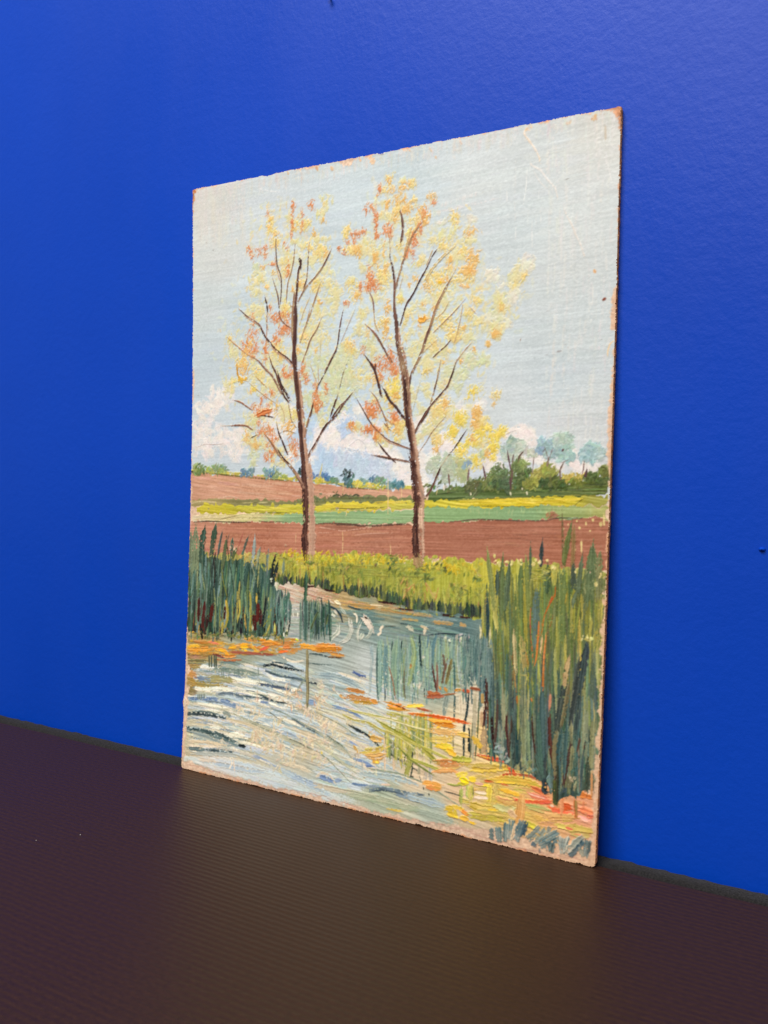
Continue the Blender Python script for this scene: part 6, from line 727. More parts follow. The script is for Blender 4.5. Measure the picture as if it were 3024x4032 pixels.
BL_R = [(B, [(660, 1020), (675, 1100), (680, 1200), (665, 1310)], 25, MB_, BK), (B, [(650, 1025), (662, 1045)], 20, MB_, None), (B, [(560, 1420), (565, 1470)], 13, BK, None), (B, [(555, 1240), (562, 1400)], 9, TN, None), (B, [(575, 1230), (570, 1300)], 9, TN, None), (B, [(850, 1140), (780, 1240), (720, 1380), (680, 1500), (640, 1630), (620, 1720)], 24, TN, MB_), (B, [(760, 1180), (720, 1330), (690, 1450)], 18, (206, 176, 116), TN), (B, [(1000, 1375), (950, 1450)], 12, BK, None), (B, [(950, 1450), (900, 1560), (845, 1659), (780, 1790), (720, 1880), (690, 1970), (660, 2070)], 19, MB_, BK), (E, [(860, 200), (820, 290), (780, 370), (740, 440)], 13, BK, None), (B, [(970, 1350), (940, 1430), (900, 1530)], 12, TN, None), (B, [(1150, 1360), (1020, 1480), (930, 1600), (880, 1700)], 28, (206, 186, 130), TN), (B, [(1180, 1340), (1060, 1450)], 10, (206, 190, 150), None),
    (E, [(1150, 190), (1090, 300), (1040, 400), (1000, 480), (960, 600), (930, 700), (890, 800), (870, 880), (830, 980), (780, 1080), (750, 1150)], 29, MB_, TN), (E, [(1020, 440), (970, 560), (935, 680)], 16, (156, 110, 76), None), (E, [(935, 680), (900, 780), (880, 850)], 24, (110, 72, 66), BK), (E, [(760, 1100), (750, 1160), (735, 1250), (725, 1380)], 24, MB_, BK), (E, [(1245, 440), (1150, 550), (1080, 620), (980, 720)], 13, MV, TN), (E, [(1240, 460), (1220, 590), (1190, 730), (1160, 830)], 11, TN, MV), (E, [(1110, 450), (1060, 540), (990, 600)], 11, TN, None), (E, [(1300, 490), (1375, 570)], 6, MV, None), (E, [(1135, 790), (1080, 860), (1010, 920), (960, 970)], 13, MB_, BK), (E, [(1000, 800), (900, 890), (860, 930)], 9, TN, None),
    (E, [(1320, 830), (1240, 920), (1170, 1020)], 13, MV, TN), (E, [(1180, 1000), (1140, 1120), (1100, 1230), (1060, 1280), (990, 1360), (930, 1430), (890, 1500), (850, 1570), (810, 1640)], 19, MB_, BK), (E, [(930, 1440), (890, 1500), (850, 1570)], 30, BK, None), (E, [(1160, 1080), (1130, 1160)], 12, BK, None), (E, [(1030, 1010), (1010, 1130), (980, 1250), (945, 1380)], 20, TN, MB_), (E, [(1000, 1170), (970, 1290)], 10, BK, None), (E, [(370, 360), (400, 430), (410, 530)], 15, MB_, MV), (E, [(410, 530), (420, 640), (450, 720)], 12, TN, None), (E, [(345, 670), (400, 720), (450, 790), (490, 860), (530, 930), (560, 990)], 21, MB_, (160, 100, 60)), (E, [(430, 740), (490, 850), (530, 940)], 11, BK, None), (E, [(530, 860), (590, 910), (630, 930)], 10, TN, None), (E, [(335, 960), (380, 1020), (415, 1080), (440, 1160), (460, 1240), (475, 1310)], 25, BK, (96, 50, 34)), (E, [(425, 1020), (425, 1080)], 14, BK, None), (E, [(490, 1240), (520, 1290), (560, 1370), (610, 1420), (660, 1490), (710, 1550)], 28, BK, None), (E, [(500, 1245), (515, 1255)], 18, (232, 222, 200), None), (E, [(560, 960), (580, 1010)], 16, MB_, None),
    (E, [(375, 1280), (430, 1340), (470, 1430), (510, 1520), (550, 1630)], 15, MB_, TN), (E, [(500, 1500), (560, 1570), (610, 1600)], 13, (206, 150, 90), TN), (H, [(430, -80), (490, 20), (540, 110), (590, 190), (650, 260), (720, 320), (790, 375), (880, 410), (950, 440), (1010, 465)], 19, MB_, BK), (H, [(680, 310), (780, 390), (880, 425), (970, 455)], 12, (206, 150, 110), LB), (H, [(570, 230), (640, 260)], 10, LB, None), (H, [(675, 410), (720, 470), (780, 540), (835, 595)], 22, BK, None), (H, [(600, 530), (680, 545), (780, 565), (880, 580), (1015, 605)], 22, BK, MB_), (H, [(640, 520), (780, 555), (900, 590), (1010, 612)], 10, LB, None), (H, [(1615, 270), (1550, 370), (1490, 460), (1440, 520)], 17, BK, None), (H, [(1440, 520), (1390, 590), (1345, 660)], 12, (196, 180, 150), None), (H, [(1345, 660), (1310, 740), (1270, 840), (1225, 930), (1165, 1005)], 25, MB_, BK), (H, [(1340, 670), (1315, 740)], 20, BK, None), (H, [(1390, 120), (1300, 220), (1230, 310), (1190, 380), (1120, 480)], 11, MB_, TN), (H, [(1225, 10), (1160, 110), (1100, 210), (1060, 290)], 26, BK, MB_), (E, [(840, 1190), (800, 1350), (765, 1480)], 9, (196, 190, 160), None), (H, [(725, 180), (785, 250)], 14, (110, 66, 40), None), (E, [(650, 740), (660, 800)], 8, MV, None), (E, [(680, 210), (650, 330)], 8, TN, None)]
TR_R = [(E, [(690, 900), (705, 1050), (725, 1200), (740, 1400), (760, 1659)], 34, LB, MB_), (H, [(1010, 100), (1045, 300), (1070, 500), (1090, 700), (1130, 900), (1140, 1100), (1135, 1300), (1135, 1500), (1140, 1660)], 56, (204, 166, 140), (170, 130, 106)),
    (B, [(572, 1495), (592, 1590), (605, 1720), (600, 1850), (605, 1970)], 22, MB_, BK), (B, [(575, 1500), (592, 1580), (596, 1660)], 15, BK, None), (E, [(600, 480), (608, 560), (622, 650), (625, 750), (635, 860), (660, 950)], 34, BK, MB_), (E, [(640, 870), (665, 980), (690, 1100), (705, 1250), (715, 1400), (730, 1550), (745, 1659)], 56, MB_, TN), (E, [(695, 1150), (705, 1300), (715, 1430), (722, 1560)], 30, BK, None), (E, [(645, 680), (650, 800), (680, 900)], 12, LB, None),
    (H, [(975, 0), (990, 150), (1010, 300), (1030, 450), (1040, 600)], 52, (84, 48, 38), MB_), (H, [(970, 20), (1000, 250), (1030, 480)], 26, BK, None), (H, [(1020, 560), (1045, 640), (1060, 800), (1075, 950), (1090, 1050), (1085, 1200), (1072, 1350), (1070, 1500), (1085, 1680)], 72, MB_, BK), (H, [(1040, 600), (1050, 660)], 60, BK, None), (H, [(1055, 680), (1065, 850), (1080, 1000)], 30, BK, None), (H, [(1085, 1080), (1075, 1250), (1085, 1400), (1110, 1600)], 22, BK, None), (H, [(1050, 1380), (1045, 1500), (1060, 1640)], 14, BK, None), (H, [(1130, 1080), (1125, 1200), (1130, 1330)], 44, (226, 190, 160), LB), (H, [(1160, 1450), (1165, 1600)], 12, (214, 170, 140), None), (J, [(1085, 90), (1095, 160), (1110, 215)], 90, (170, 130, 90), (150, 130, 80)), (J, [(1075, 0), (1085, 110)], 60, (96, 60, 46), BK), (H, [(1130, 900), (1150, 960), (1165, 1010)], 26, (170, 140, 120), None)]
HAZE_L = [(1080, 830, 90, 50), (1060, 950, 150, 90), (1150, 1030, 130, 100), (1050, 1130, 130, 80), (1180, 1200, 110, 120), (1000, 1250, 110, 90), (950, 1400, 110, 110), (1120, 1420, 140, 120), (1280, 1400, 110, 160), (1060, 1600, 140, 110), (1250, 1600, 90, 80), (1020, 1720, 100, 60), (1120, 1780, 60, 40), (1230, 970, 80, 70), (1300, 1200, 60, 90)]
HAZE_R = [(1560, 760, 90, 70), (1600, 860, 110, 90), (1480, 990, 110, 90), (1640, 980, 130, 90), (1800, 960, 90, 120), (1560, 1120, 120, 100), (1750, 1120, 140, 110), (1890, 1150, 100, 100), (1480, 1280, 80, 120), (1680, 1300, 140, 100), (1830, 1300, 130, 100), (1960, 1230, 100, 100), (1480, 1450, 90, 110), (1700, 1450, 110, 100), (1840, 1430, 100, 80), (1560, 1580, 100, 70), (1720, 1610, 90, 70), (1850, 1640, 80, 60), (1510, 1690, 70, 50), (2040, 1100, 50, 70)]
def build_tree(fol_name, wood_name, fols, branches, trunk, haze):
    part(fol_name)
    for (x, y, rx, ry) in haze:
        dab(O, x, y, rx, ry, (216, 210, 170), int(rx*ry/170), ang=1.3, spread=.9, ln=3.6, w=1.8, op=.3, h=.16, dry=.3, va=9, amp=.02)
        dab(O, x, y, rx*.8, ry*.8, (224, 204, 136), int(rx*ry/420), ang=1.3, spread=.7, ln=3.2, w=1.3, op=.5, h=.2, dry=.3, va=9, amp=.03)
    for t, it in fols: foliage(t, [i for i in it if i[4] in 'pgw'])
    for t, it in fols: foliage(t, [i for i in it if i[4] in 'yY'])
    part(wood_name)
    for t, pts, w, c, c2 in branches: branch(t, pts, w*.88, c, c2)
    part(fol_name)
    for t, it in fols: foliage(t, [i for i in it if i[4] in 'or'])
    for t, it in fols:
        for i in it:
            if i[4] in 'yY' and rng.random() < .35: dab(t, i[0], i[1], i[2]*.7, i[3]*.7, PAL[i[4]], 4, ln=1.8)
    part(wood_name)
    for t, pts, w, c, c2 in branches:
        if c == BK: branch(t, pts, w*.78, c, c2)
        else: branch(t, pts, w*.66, c, c2, dry=.32, op=.85)
    for t, pts, w, c, c2 in trunk: branch(t, pts, w, c, c2, dry=.08, taper=(.35, .1), h=.5)
build_tree('painted_left_foliage', 'painted_left_tree', [(A, LEFT1), (D, LEFT2)], BL_L, TR_L, HAZE_L)
build_tree('painted_right_foliage', 'painted_right_tree', [(B, RB), (E, RE), (H, RH), (I, RI), (C, RC), (F, RF)], BL_R, TR_R, HAZE_R)
part('painted_left_foliage')
S(D, [(575, 690), (610, 705), (645, 690)], 42, (212, 164, 60), (224, 182, 80), h=.4, dry=.2, jit=.3); S(D, [(555, 560), (560, 640), (575, 680)], 16, (206, 150, 50), h=.5); S(D, [(740, 1040), (800, 1010), (880, 985)], 34, (196, 104, 50), (206, 124, 70), h=.55)
part('painted_right_foliage')
S(E, [(830, 610), (870, 620), (890, 590)], 40, (224, 160, 56), h=.5); S(E, [(1015, 265), (1040, 270)], 26, (234, 190, 50), h=.5)

# ---- the rubbed, chipped margin of bare primer
part('primer')
dl = GX; dr = BW-GX; db = GY; dtp = BH-GY
vv = GY/BH; uu = GX/BW
ml = np.interp(vv, [0, .03, .1, .17, .22, .3, .42, .47, .5, .62, .66, .72, .8, 1], [4, 4, 4.5, 3.6, 2.0, .6, .8, 2.2, 1.0, 1.2, 2.6, 1.0, .8, 1.4])
mr = np.interp(vv, [0, .05, .12, .22, .3, .38, .48, .54, .6, .70, .735, .76, .79, .9, .97, 1], [6.0, 3.6, 3.0, 2.4, 2.8, 1.6, 1.2, 2.6, 2.8, 1.2, 4.0, 2.4, .7, .8, 1.2, 3])
mb = np.interp(uu, [0, .1, .2, .35, .5, .6, .68, .8, .9, 1], [6.5, 3.6, 3.4, 3.6, 3.4, 3.2, 4.6, 8.2, 7.6, 8.5])
mt = np.interp(uu, [0, .02, .1, .28, .33, .4, .43, .46, .6, .9, 1], [4, 2, .8, .6, 2.0, 1.6, 4.5, 1.0, .9, 1.2, 2.5])
rough = N_M*.9+N_F*.45+N_V*.35*(1)
edge = np.maximum.reduce([ml-dl, mr-dr, mb-db, mt-dtp])+rough*.6-.6
keep = (PID == (PARTS.index('painted_shore_strokes')))
al = np.clip(edge*1.2, 0, 1)*np.where(keep, .15, 1.0)*.92
pr = c3((222, 188, 160))+(N_M*.02+N_F*.03+N_L*.012)[..., None]*np.array([1, 1, .9])
pr = pr*(1-np.clip((uu-.75)*3, 0, 1)[..., None]*.5)+c3((224, 170, 126))*np.clip((uu-.75)*3, 0, 1)[..., None]*.5
COL[:] = COL*(1-al[..., None])+pr*al[..., None]
HGT[:] = HGT*(1-al)+(.06+.03*N_F+.02*N_M)*al
PID[(al > .5)] = 0
# brown bare board showing right at the edges and corners
e2 = np.maximum.reduce([np.interp(vv, [0, .06, .3, .6, .8, .93, 1], [.9, .5, .2, .2, .1, .3, 3.0])*(1)-dl, np.interp(vv, [0, .3, .6, .8, .95, 1], [.7, .5, .6, .5, .8, 3.0])-dr, .9-db, np.interp(uu, [0, .02, .1, .5, .93, 1], [1.6, .6, .2, .2, .35, 2.0])-dtp])+N_M*.4+N_F*.3-.35
cr = np.minimum(np.minimum(np.hypot(dr, dtp), np.hypot(dl, dtp)*1.5), np.hypot(dr, db)*3)
e2 = np.maximum(e2, (3.2-cr)*.7+N_M*.6+N_F*.3-1.2)
a2 = np.clip(e2*1.5, 0, 1)[..., None]*.85
COL[:] = COL*(1-a2)+(c3((184, 118, 74))+(N_F*.07+N_M*.03)[..., None])*a2
HGT[:] = np.where(a2[..., 0] > .5, .03+.03*N_F, HGT)
for (x, y, w, c, t_) in ((400, 560, 70, (232, 200, 165), B), (380, 530, 50, (230, 196, 160), B), (280, 540, 30, (226, 186, 150), B), (940, 450, 22, (206, 180, 150), B), (990, 525, 24, (214, 190, 165), B), (1220, 380, 40, (224, 204, 188), B), (740, 450, 16, (222, 190, 160), B), (1440, 150, 40, (222, 190, 155), A), (1300, 150, 40, (222, 178, 138), A), (1030, 190, 26, (206, 180, 150), A), (160, 360, 40, (206, 130, 80), A)):
    S(t_, [(x-10, y-16), (x+8, y+16)], w*.6, c, h=.1, jit=.3)
for (x, y) in ((480, 490), (500, 485)): S(B, [(x-12, y), (x+12, y-4)], 14, (236, 232, 226), h=.5)
S(L, [(70, 1100), (80, 1130), (70, 1185)], 44, (226, 200, 176), h=.6)
# deepen: old paint has strong darks and chalky lights
def contrast(names, k, piv, add):
    m = np.isin(PID, [PARTS.index(n_) for n_ in names])
    COL[m] = np.clip((COL[m]-piv)*k+piv+add, 0.02, 1)
contrast(('painted_pond', 'painted_ripples'), 1.15, .60, .04)
m_ = np.isin(PID, [PARTS.index('painted_pond'), PARTS.index('painted_ripples')]); COL[m_] = np.clip(COL[m_]*np.array([.99, 1.0, 1.005]), 0, 1)
m_ = np.isin(PID, [PARTS.index('painted_pond'), PARTS.index('painted_ripples')]) & (COL[..., 2] > COL[..., 0]+.12); g_ = COL[m_].mean(1, keepdims=True); COL[m_] = g_+(COL[m_]-g_)*.6
contrast(('painted_left_reeds', 'painted_middle_reeds', 'painted_reed_reflections'), 1.2, .45, -.02)
contrast(('painted_right_reeds',), 1.05, .45, -.03)
contrast(('painted_shallows', 'painted_floating_leaves'), 1.12, .5, .02)
contrast(('painted_ploughed_field',), .95, .5, .03)
contrast(('painted_distant_trees',), .85, .68, 0)
m_ = PID == PARTS.index('painted_distant_trees'); g_ = COL[m_].mean(1, keepdims=True); COL[m_] = g_+(COL[m_]-g_)*.72
contrast(('painted_meadow',), 1.1, .5, -.01)
m_ = PID == PARTS.index('painted_meadow'); COL[m_] *= np.array([.94, .965, .95]); g_ = COL[m_].mean(1, keepdims=True); COL[m_] = g_+(COL[m_]-g_)*.86
contrast(('painted_shore_strokes',), 1.2, .5, .02)
# thin cracks in the ground along the foot
for x in np.linspace(.03, .97, 60):
    y = 2.2+1.2*math.sin(x*20)+rng.normal(0, .25); stroke([(x*BW-3, y), (x*BW, y+rng.normal(0, .3)), (x*BW+3.2, y+rng.normal(0, .2))], .45, (186, 134, 116), op=.75, h=0, dry=.25)
# flyspecks, pores and dust of an old picture
for _ in range(110):
    x, y = rng.uniform(3, BW-3), rng.uniform(3, BH-3); stroke([(x, y), (x+rng.normal(0, .4), y+rng.normal(0, .4))], rng.uniform(.28, .5), vary((160, 142, 126), 14), op=.35, h=.05, n=3)
m_ = PID == PARTS.index('painted_sky'); HGT[m_] = HGT[m_]*.38
HGT[:] = np.clip(HGT+.022*N_F+.012*N_H+.010*N_V, 0.0, 1.6)
COL[:] = np.clip(COL+(.010*N_F)[..., None], 0, 1)

# the bare margin is four strips, one along each side
PARTS += ['primer_left', 'primer_right', 'primer_head']
near = np.argmin(np.stack([db, dl, dr, dtp]), 0)
for k_, nm_ in ((1, 'primer_left'), (2, 'primer_right'), (3, 'primer_head')): PID[(PID == 0) & (near == k_)] = PARTS.index(nm_)
PARTS += ['cloud_b', 'cloud_c', 'cloud_d']
m_ = PID == PARTS.index('painted_clouds'); PID[m_ & (GX > BW*.30)] = PARTS.index('cloud_b'); PID[m_ & (GX > BW*.57)] = PARTS.index('cloud_c'); PID[m_ & (GX > BW*.80)] = PARTS.index('cloud_d')

# ------------------------------------------------------------------ materials
def new_mat(name):
    m = bpy.data.materials.new(name); m.use_nodes = True
    nt = m.node_tree; nt.nodes.clear()
    out = nt.nodes.new('ShaderNodeOutputMaterial'); b = nt.nodes.new('ShaderNodeBsdfPrincipled')
    nt.links.new(b.outputs[0], out.inputs[0])
    return m, nt, b
def nd(nt, kind, **kw):
    n = nt.nodes.new(kind)
    for k, v in kw.items(): setattr(n, k, v)
    return n
def lin(c):
    c = np.asarray(c, float)
    return np.where(c <= .04045, c/12.92, ((c+.055)/1.055)**2.4)
def rgba(r, g, b): return tuple(float(v) for v in lin(np.array([r, g, b])/255))+(1,)
def noise_node(nt, vec, scale, detail=4, rough=.55):
    n = nd(nt, 'ShaderNodeTexNoise'); n.inputs['Scale'].default_value = scale; n.inputs['Detail'].default_value = detail; n.inputs['Roughness'].default_value = rough
    nt.links.new(vec, n.inputs['Vector']); return n
def coords(nt, scale=(1, 1, 1), rot=(0, 0, 0)):
    t = nd(nt, 'ShaderNodeTexCoord'); mp = nd(nt, 'ShaderNodeMapping'); mp.inputs['Scale'].default_value = scale; mp.inputs['Rotation'].default_value = rot
    nt.links.new(t.outputs['Object'], mp.inputs['Vector']); return mp.outputs[0]
def ramp(nt, fac, stops):
    r = nd(nt, 'ShaderNodeValToRGB'); e = r.color_ramp.elements
    while len(e) < len(stops): e.new(.5)
    for el, (p, c) in zip(e, stops): el.position = p; el.color = c
    nt.links.new(fac, r.inputs[0]); return r.outputs[0]
def mathn(nt, op, a, b):
    m = nd(nt, 'ShaderNodeMath', operation=op)
    for i, v in enumerate((a, b)):
        if isinstance(v, (int, float)): m.inputs[i].default_value = v
        else: nt.links.new(v, m.inputs[i])
    return m.outputs[0]
def bump(nt, b, height, strength, dist, prev=None):
    n = nd(nt, 'ShaderNodeBump'); n.inputs['Strength'].default_value = strength; n.inputs['Distance'].default_value = dist
    nt.links.new(height, n.inputs['Height'])
    if prev: nt.links.new(prev, n.inputs['Normal'])
    nt.links.new(n.outputs[0], b.inputs['Normal']); return n.outputs[0]

# wall: blue emulsion over roller stipple
WALL, nt, b = new_mat('blue_wall_paint')
v = coords(nt)
n1 = noise_node(nt, v, 520, 4, .6); n2 = noise_node(nt, v, 210, 3, .5); n3 = noise_node(nt, v, 6, 3, .5)
nt.links.new(ramp(nt, n3.outputs[0], [(.3, (0.0002, 0.046, 0.425, 1)), (.7, (0.0003, 0.051, 0.465, 1))]), b.inputs['Base Color'])
n4 = noise_node(nt, coords(nt, (3.0, 1, 1.0)), 5, 5, .6)
nt.links.new(ramp(nt, n4.outputs[0], [(.3, (.36,)*3+(1,)), (.7, (.5,)*3+(1,))]), b.inputs['Roughness'])
b.inputs['Specular IOR Level'].default_value = .24
hgt = mathn(nt, 'ADD', mathn(nt, 'MULTIPLY', n1.outputs[0], .5), mathn(nt, 'MULTIPLY', n2.outputs[0], .9))
bump(nt, b, hgt, .27, .0007)

# ribbed dark brown card
CARD, nt, b = new_mat('ribbed_dark_card')
v = coords(nt); vr = coords(nt, (1, 1, 1))
w = nd(nt, 'ShaderNodeTexWave', wave_type='BANDS', bands_direction='Y'); w.inputs['Scale'].default_value = 104; w.inputs['Distortion'].default_value = .25; w.inputs['Detail'].default_value = 2; w.inputs['Detail Scale'].default_value = 1.5
nt.links.new(vr, w.inputs['Vector'])
n1 = noise_node(nt, v, 500, 4, .6); n2 = noise_node(nt, coords(nt, (1, 1.6, 1)), 420, 4, .65); n3 = noise_node(nt, v, 7, 3, .5)
nt.links.new(ramp(nt, n2.outputs[0], [(.30, (0.026, 0.0110, 0.0044, 1)), (.70, (0.042, 0.0175, 0.0068, 1))]), b.inputs['Base Color'])
nt.links.new(ramp(nt, n3.outputs[0], [(.3, (.40,)*3+(1,)), (.7, (.48,)*3+(1,))]), b.inputs['Roughness'])
b.inputs['Specular IOR Level'].default_value = .27
hh = mathn(nt, 'ADD', mathn(nt, 'MULTIPLY', mathn(nt, 'MULTIPLY', w.outputs[0], mathn(nt, 'ADD', n2.outputs[0], .25)), 1.25), mathn(nt, 'ADD', mathn(nt, 'MULTIPLY', n1.outputs[0], .6), mathn(nt, 'MULTIPLY', n2.outputs[0], .5)))
bump(nt, b, hh, .30, .0004)

# black felt
FELT, nt, b = new_mat('black_felt')
v = coords(nt); n1 = noise_node(nt, v, 1300, 5, .7); n2 = noise_node(nt, v, 120, 3, .6)
nt.links.new(ramp(nt, n1.outputs[0], [(.34, (0.008, 0.008, 0.008, 1)), (.70, (0.036, 0.033, 0.032, 1))]), b.inputs['Base Color'])
b.inputs['Roughness'].default_value = .95; b.inputs['Specular IOR Level'].default_value = .15
b.inputs['Sheen Weight'].default_value = .06; b.inputs['Sheen Roughness'].default_value = .5
bump(nt, b, mathn(nt, 'ADD', n1.outputs[0], n2.outputs[0]), .8, .0012)

# bare fibre board
BOARD, nt, b = new_mat('brown_fibre_board')
v = coords(nt); n1 = noise_node(nt, v, 420, 5, .7); n2 = noise_node(nt, v, 60, 3, .6)
nt.links.new(ramp(nt, mathn(nt, 'ADD', mathn(nt, 'MULTIPLY', n1.outputs[0], .6), mathn(nt, 'MULTIPLY', n2.outputs[0], .4)), [(.3, rgba(140, 88, 58)), (.5, rgba(186, 126, 86)), (.7, rgba(220, 178, 138))]), b.inputs['Base Color'])
b.inputs['Roughness'].default_value = .9; b.inputs['Specular IOR Level'].default_value = .2
bump(nt, b, n1.outputs[0], .9, .0008)

# oil paint: pigment colour carried by the strokes themselves
PAINT, nt, b = new_mat('oil_paint')
at = nd(nt, 'ShaderNodeAttribute'); at.attribute_name = 'pigment'
nt.links.new(at.outputs['Color'], b.inputs['Base Color'])
v = coords(nt); n1 = noise_node(nt, v, 1500, 3, .6); n2 = noise_node(nt, v, 25, 2, .5)
nt.links.new(ramp(nt, n2.outputs[0], [(.3, (.42,)*3+(1,)), (.7, (.6,)*3+(1,))]), b.inputs['Roughness'])
b.inputs['Specular IOR Level'].default_value = .32
bump(nt, b, n1.outputs[0], .25, .00015)

def plain(name, col, rough=.5, metal=0.0):
    m, nt, b = new_mat(name)
    v = coords(nt); n = noise_node(nt, v, 300, 3, .6)
    nt.links.new(ramp(nt, n.outputs[0], [(.3, tuple(c*.8 for c in col)+(1,)), (.7, tuple(min(1, c*1.15) for c in col)+(1,))]), b.inputs['Base Color'])
    b.inputs['Roughness'].default_value = rough; b.inputs['Metallic'].default_value = metal
    return m
NAIL = plain('white_coated_nail', (.80, .80, .78), .35, 0.0)

# ------------------------------------------------------------------ setting
def link_mesh(name, verts, faces, mat, parent=None, smooth=False):
    me = bpy.data.meshes.new(name); me.from_pydata([tuple(map(float, q)) for q in verts], [], faces); me.update()
    me.materials.append(mat)
    if smooth:
        me.polygons.foreach_set('use_smooth', [True]*len(me.polygons))
    o = bpy.data.objects.new(name, me); scene.collection.objects.link(o)
    if parent: o.parent = parent
    return o
def box(name, x0, x1, y0, y1, z0, z1, mat, bev=0.0):
    bm = bmesh.new(); bmesh.ops.create_cube(bm, size=1)
    for q in bm.verts: q.co = Vector((x0+(q.co.x+.5)*(x1-x0), y0+(q.co.y+.5)*(y1-y0), z0+(q.co.z+.5)*(z1-z0)))
    if bev: bmesh.ops.bevel(bm, geom=bm.edges[:], offset=bev, segments=2, affect='EDGES', profile=.5)
    me = bpy.data.meshes.new(name); bm.to_mesh(me); bm.free(); me.materials.append(mat)
    o = bpy.data.objects.new(name, me); scene.collection.objects.link(o); return o
def struct(o): o['kind'] = 'structure'; return o
def tag(o, label, cat): o['label'] = label; o['category'] = cat; return o

STRIP = 0.0129
struct(box('wall', -1.6, 1.3, 0.0, .08, -.05, 1.1, WALL))
struct(box('table_top', -1.6, 1.3, -1.2, -.0005, -.03, -.0022, FELT))

# card sheet: its rear edge runs along the felt strip, cut by hand so slightly wavy
rr = np.random.default_rng(3)
nxs = 240
xs = np.linspace(-1.5, 1.2, nxs)
wob = np.cumsum(rr.normal(0, .00010, nxs)); wob -= np.linspace(wob[0], wob[-1], nxs); wob = np.clip(wob, -.0006, .0006)
rear = -STRIP+wob
lift = .0001*rr.random(nxs)
verts = []; faces = []
for i in range(nxs):
    verts += [(xs[i], -1.15, 0), (xs[i], rear[i]-.02, 0), (xs[i], rear[i], 0.0+lift[i]), (xs[i], rear[i]+.00005, -.0012), (xs[i], -1.15, -.0012)]
for i in range(nxs-1):
    a, c = i*5, (i+1)*5
    for k in range(4): faces.append((a+k, c+k, c+k+1, a+k+1))
    faces.append((a+4, c+4, c, a))
o = link_mesh('card_sheet', verts, faces, CARD)
tag(o, 'large sheet of dark brown ribbed card covering the surface under the painting', 'card sheet')

# felt strip between card and wall: fuzzy surface
nx2, ny2 = 900, 9
vx = np.linspace(-1.5, 1.2, nx2)
verts = []; faces = []
for j in range(ny2):
    t = j/(ny2-1)
    for i in range(nx2):
        e = math.sin(math.pi*t)**.5
        verts.append((vx[i]+rr.normal(0, .0004), -.0004-(STRIP-.0013)*(1-t)+rr.normal(0, .00014)*(1+(j < 2)*1.5), -.0018+(.0027*e if 0 < j < ny2-1 else 0)+rr.normal(0, .00022)))
for j in range(ny2-1):
    for i in range(nx2-1):
        a = j*nx2+i; faces.append((a, a+1, a+nx2+1, a+nx2))
o = link_mesh('felt_strip', verts, faces, FELT, smooth=True)
tag(o, 'narrow black felt strip lying along the foot of the blue wall', 'felt strip')

# ------------------------------------------------------------------ the painting
HZ = math.sqrt(BH**2-(FOOT-TOPY)**2)
def face_y(v): return -(FOOT+(TOPY-FOOT)*v)+SAG*4*v*(1-v)      # mm
root = bpy.data.objects.new('painting', None)
root.empty_display_size = .05
scene.collection.objects.link(root)
root.location = (0, -FOOT/1000, 0)
tag(root, 'unframed oil painting of two autumn trees by a reedy pond, leaning on blue wall', 'painting')
OFF = np.array([0, FOOT/1000, 0])

# outline of the board, nibbled and uneven, corners worn round
def outline():
    pts = []
    def side(p, q, n, nrm, amp, ph):
        r = np.random.default_rng(ph); k = r.normal(0, 1, n)
        k = np.convolve(np.concatenate([k[-3:], k, k[:3]]), np.ones(4)/2, 'same')[3:-3]
        fine = r.normal(0, .35, n)
        for i in range(n):
            t = i/n; f = min(1, t*12, (1-t)*12)
            d = (k[i]*.6+fine[i])*amp*f
            pts.append((p[0]+(q[0]-p[0])*t+nrm[0]*d, p[1]+(q[1]-p[1])*t+nrm[1]*d))
    c = 2.6
    side((c, 0), (BW-c, 0), 250, (0, 1), .20, 1)
    pts.extend([(BW-1.7, .25), (BW-.9, .7), (BW-.3, 1.5)])
    side((BW, c), (BW, BH-.6), 300, (1, 0), .09, 2)
    pts.append((BW-.2, BH-.2))
    side((BW-.6, BH), (.8, BH), 250, (0, 1), .13, 3)
    pts.append((.3, BH-.4))
    side((0, BH-1), (0, c), 300, (1, 0), .10, 4)
    pts.extend([(.3, 1.4), (.9, .6), (1.7, .2)])
    P = np.array(pts)
    # a few larger nicks: lump of ground at the left, step in the head edge
    lum = O.p(722, 2765); P[:, 0] -= 1.6*np.exp(-((P[:, 1]-lum[1])/2.6)**2)*(P[:, 0] < 3)
    for px, d, s in ((1500, .8, 1.5), (1052, .6, 2.5), (1720, -.5, 2.0), (1135, -.4, 2.0)):
        x = to_board(px, 600)[0]; P[:, 1] -= d*np.exp(-((P[:, 0]-x)/s)**2)*(P[:, 1] > BH-2)
    for px, d, s in ((1650, .9, 2.2), (1000, .5, 3.0), (2290, .7, 1.5)):
        x = to_board(px, 3200)[0]; P[:, 1] += d*np.exp(-((P[:, 0]-x)/s)**2)*(P[:, 1] < 2)
    return P
OUT = outline()
def w3(a, bb, dep):
    """board mm + depth behind the face (mm) -> metres relative to the painting's foot"""
    v = bb/BH
    return np.stack([(np.asarray(a)-BW/2)/1000, (face_y(v)+np.asarray(dep)*1.0+FOOT)/1000, v*HZ/1000+0*np.asarray(a)], -1)
cen = np.array([BW/2, BH/2])
def inset(P, d):
    q = P.copy(); dir_ = np.roll(P, -1, 0)-np.roll(P, 1, 0); n = np.stack([-dir_[:, 1], dir_[:, 0]], -1); n /= np.linalg.norm(n, axis=1)[:, None]
    return q+n*d
r5 = np.random.default_rng(11)
rings = [(1.2, .02), (.35, .10), (.0, .6), (.05, 1.3), (-.05, 2.2), (.1, BT)]
V = []
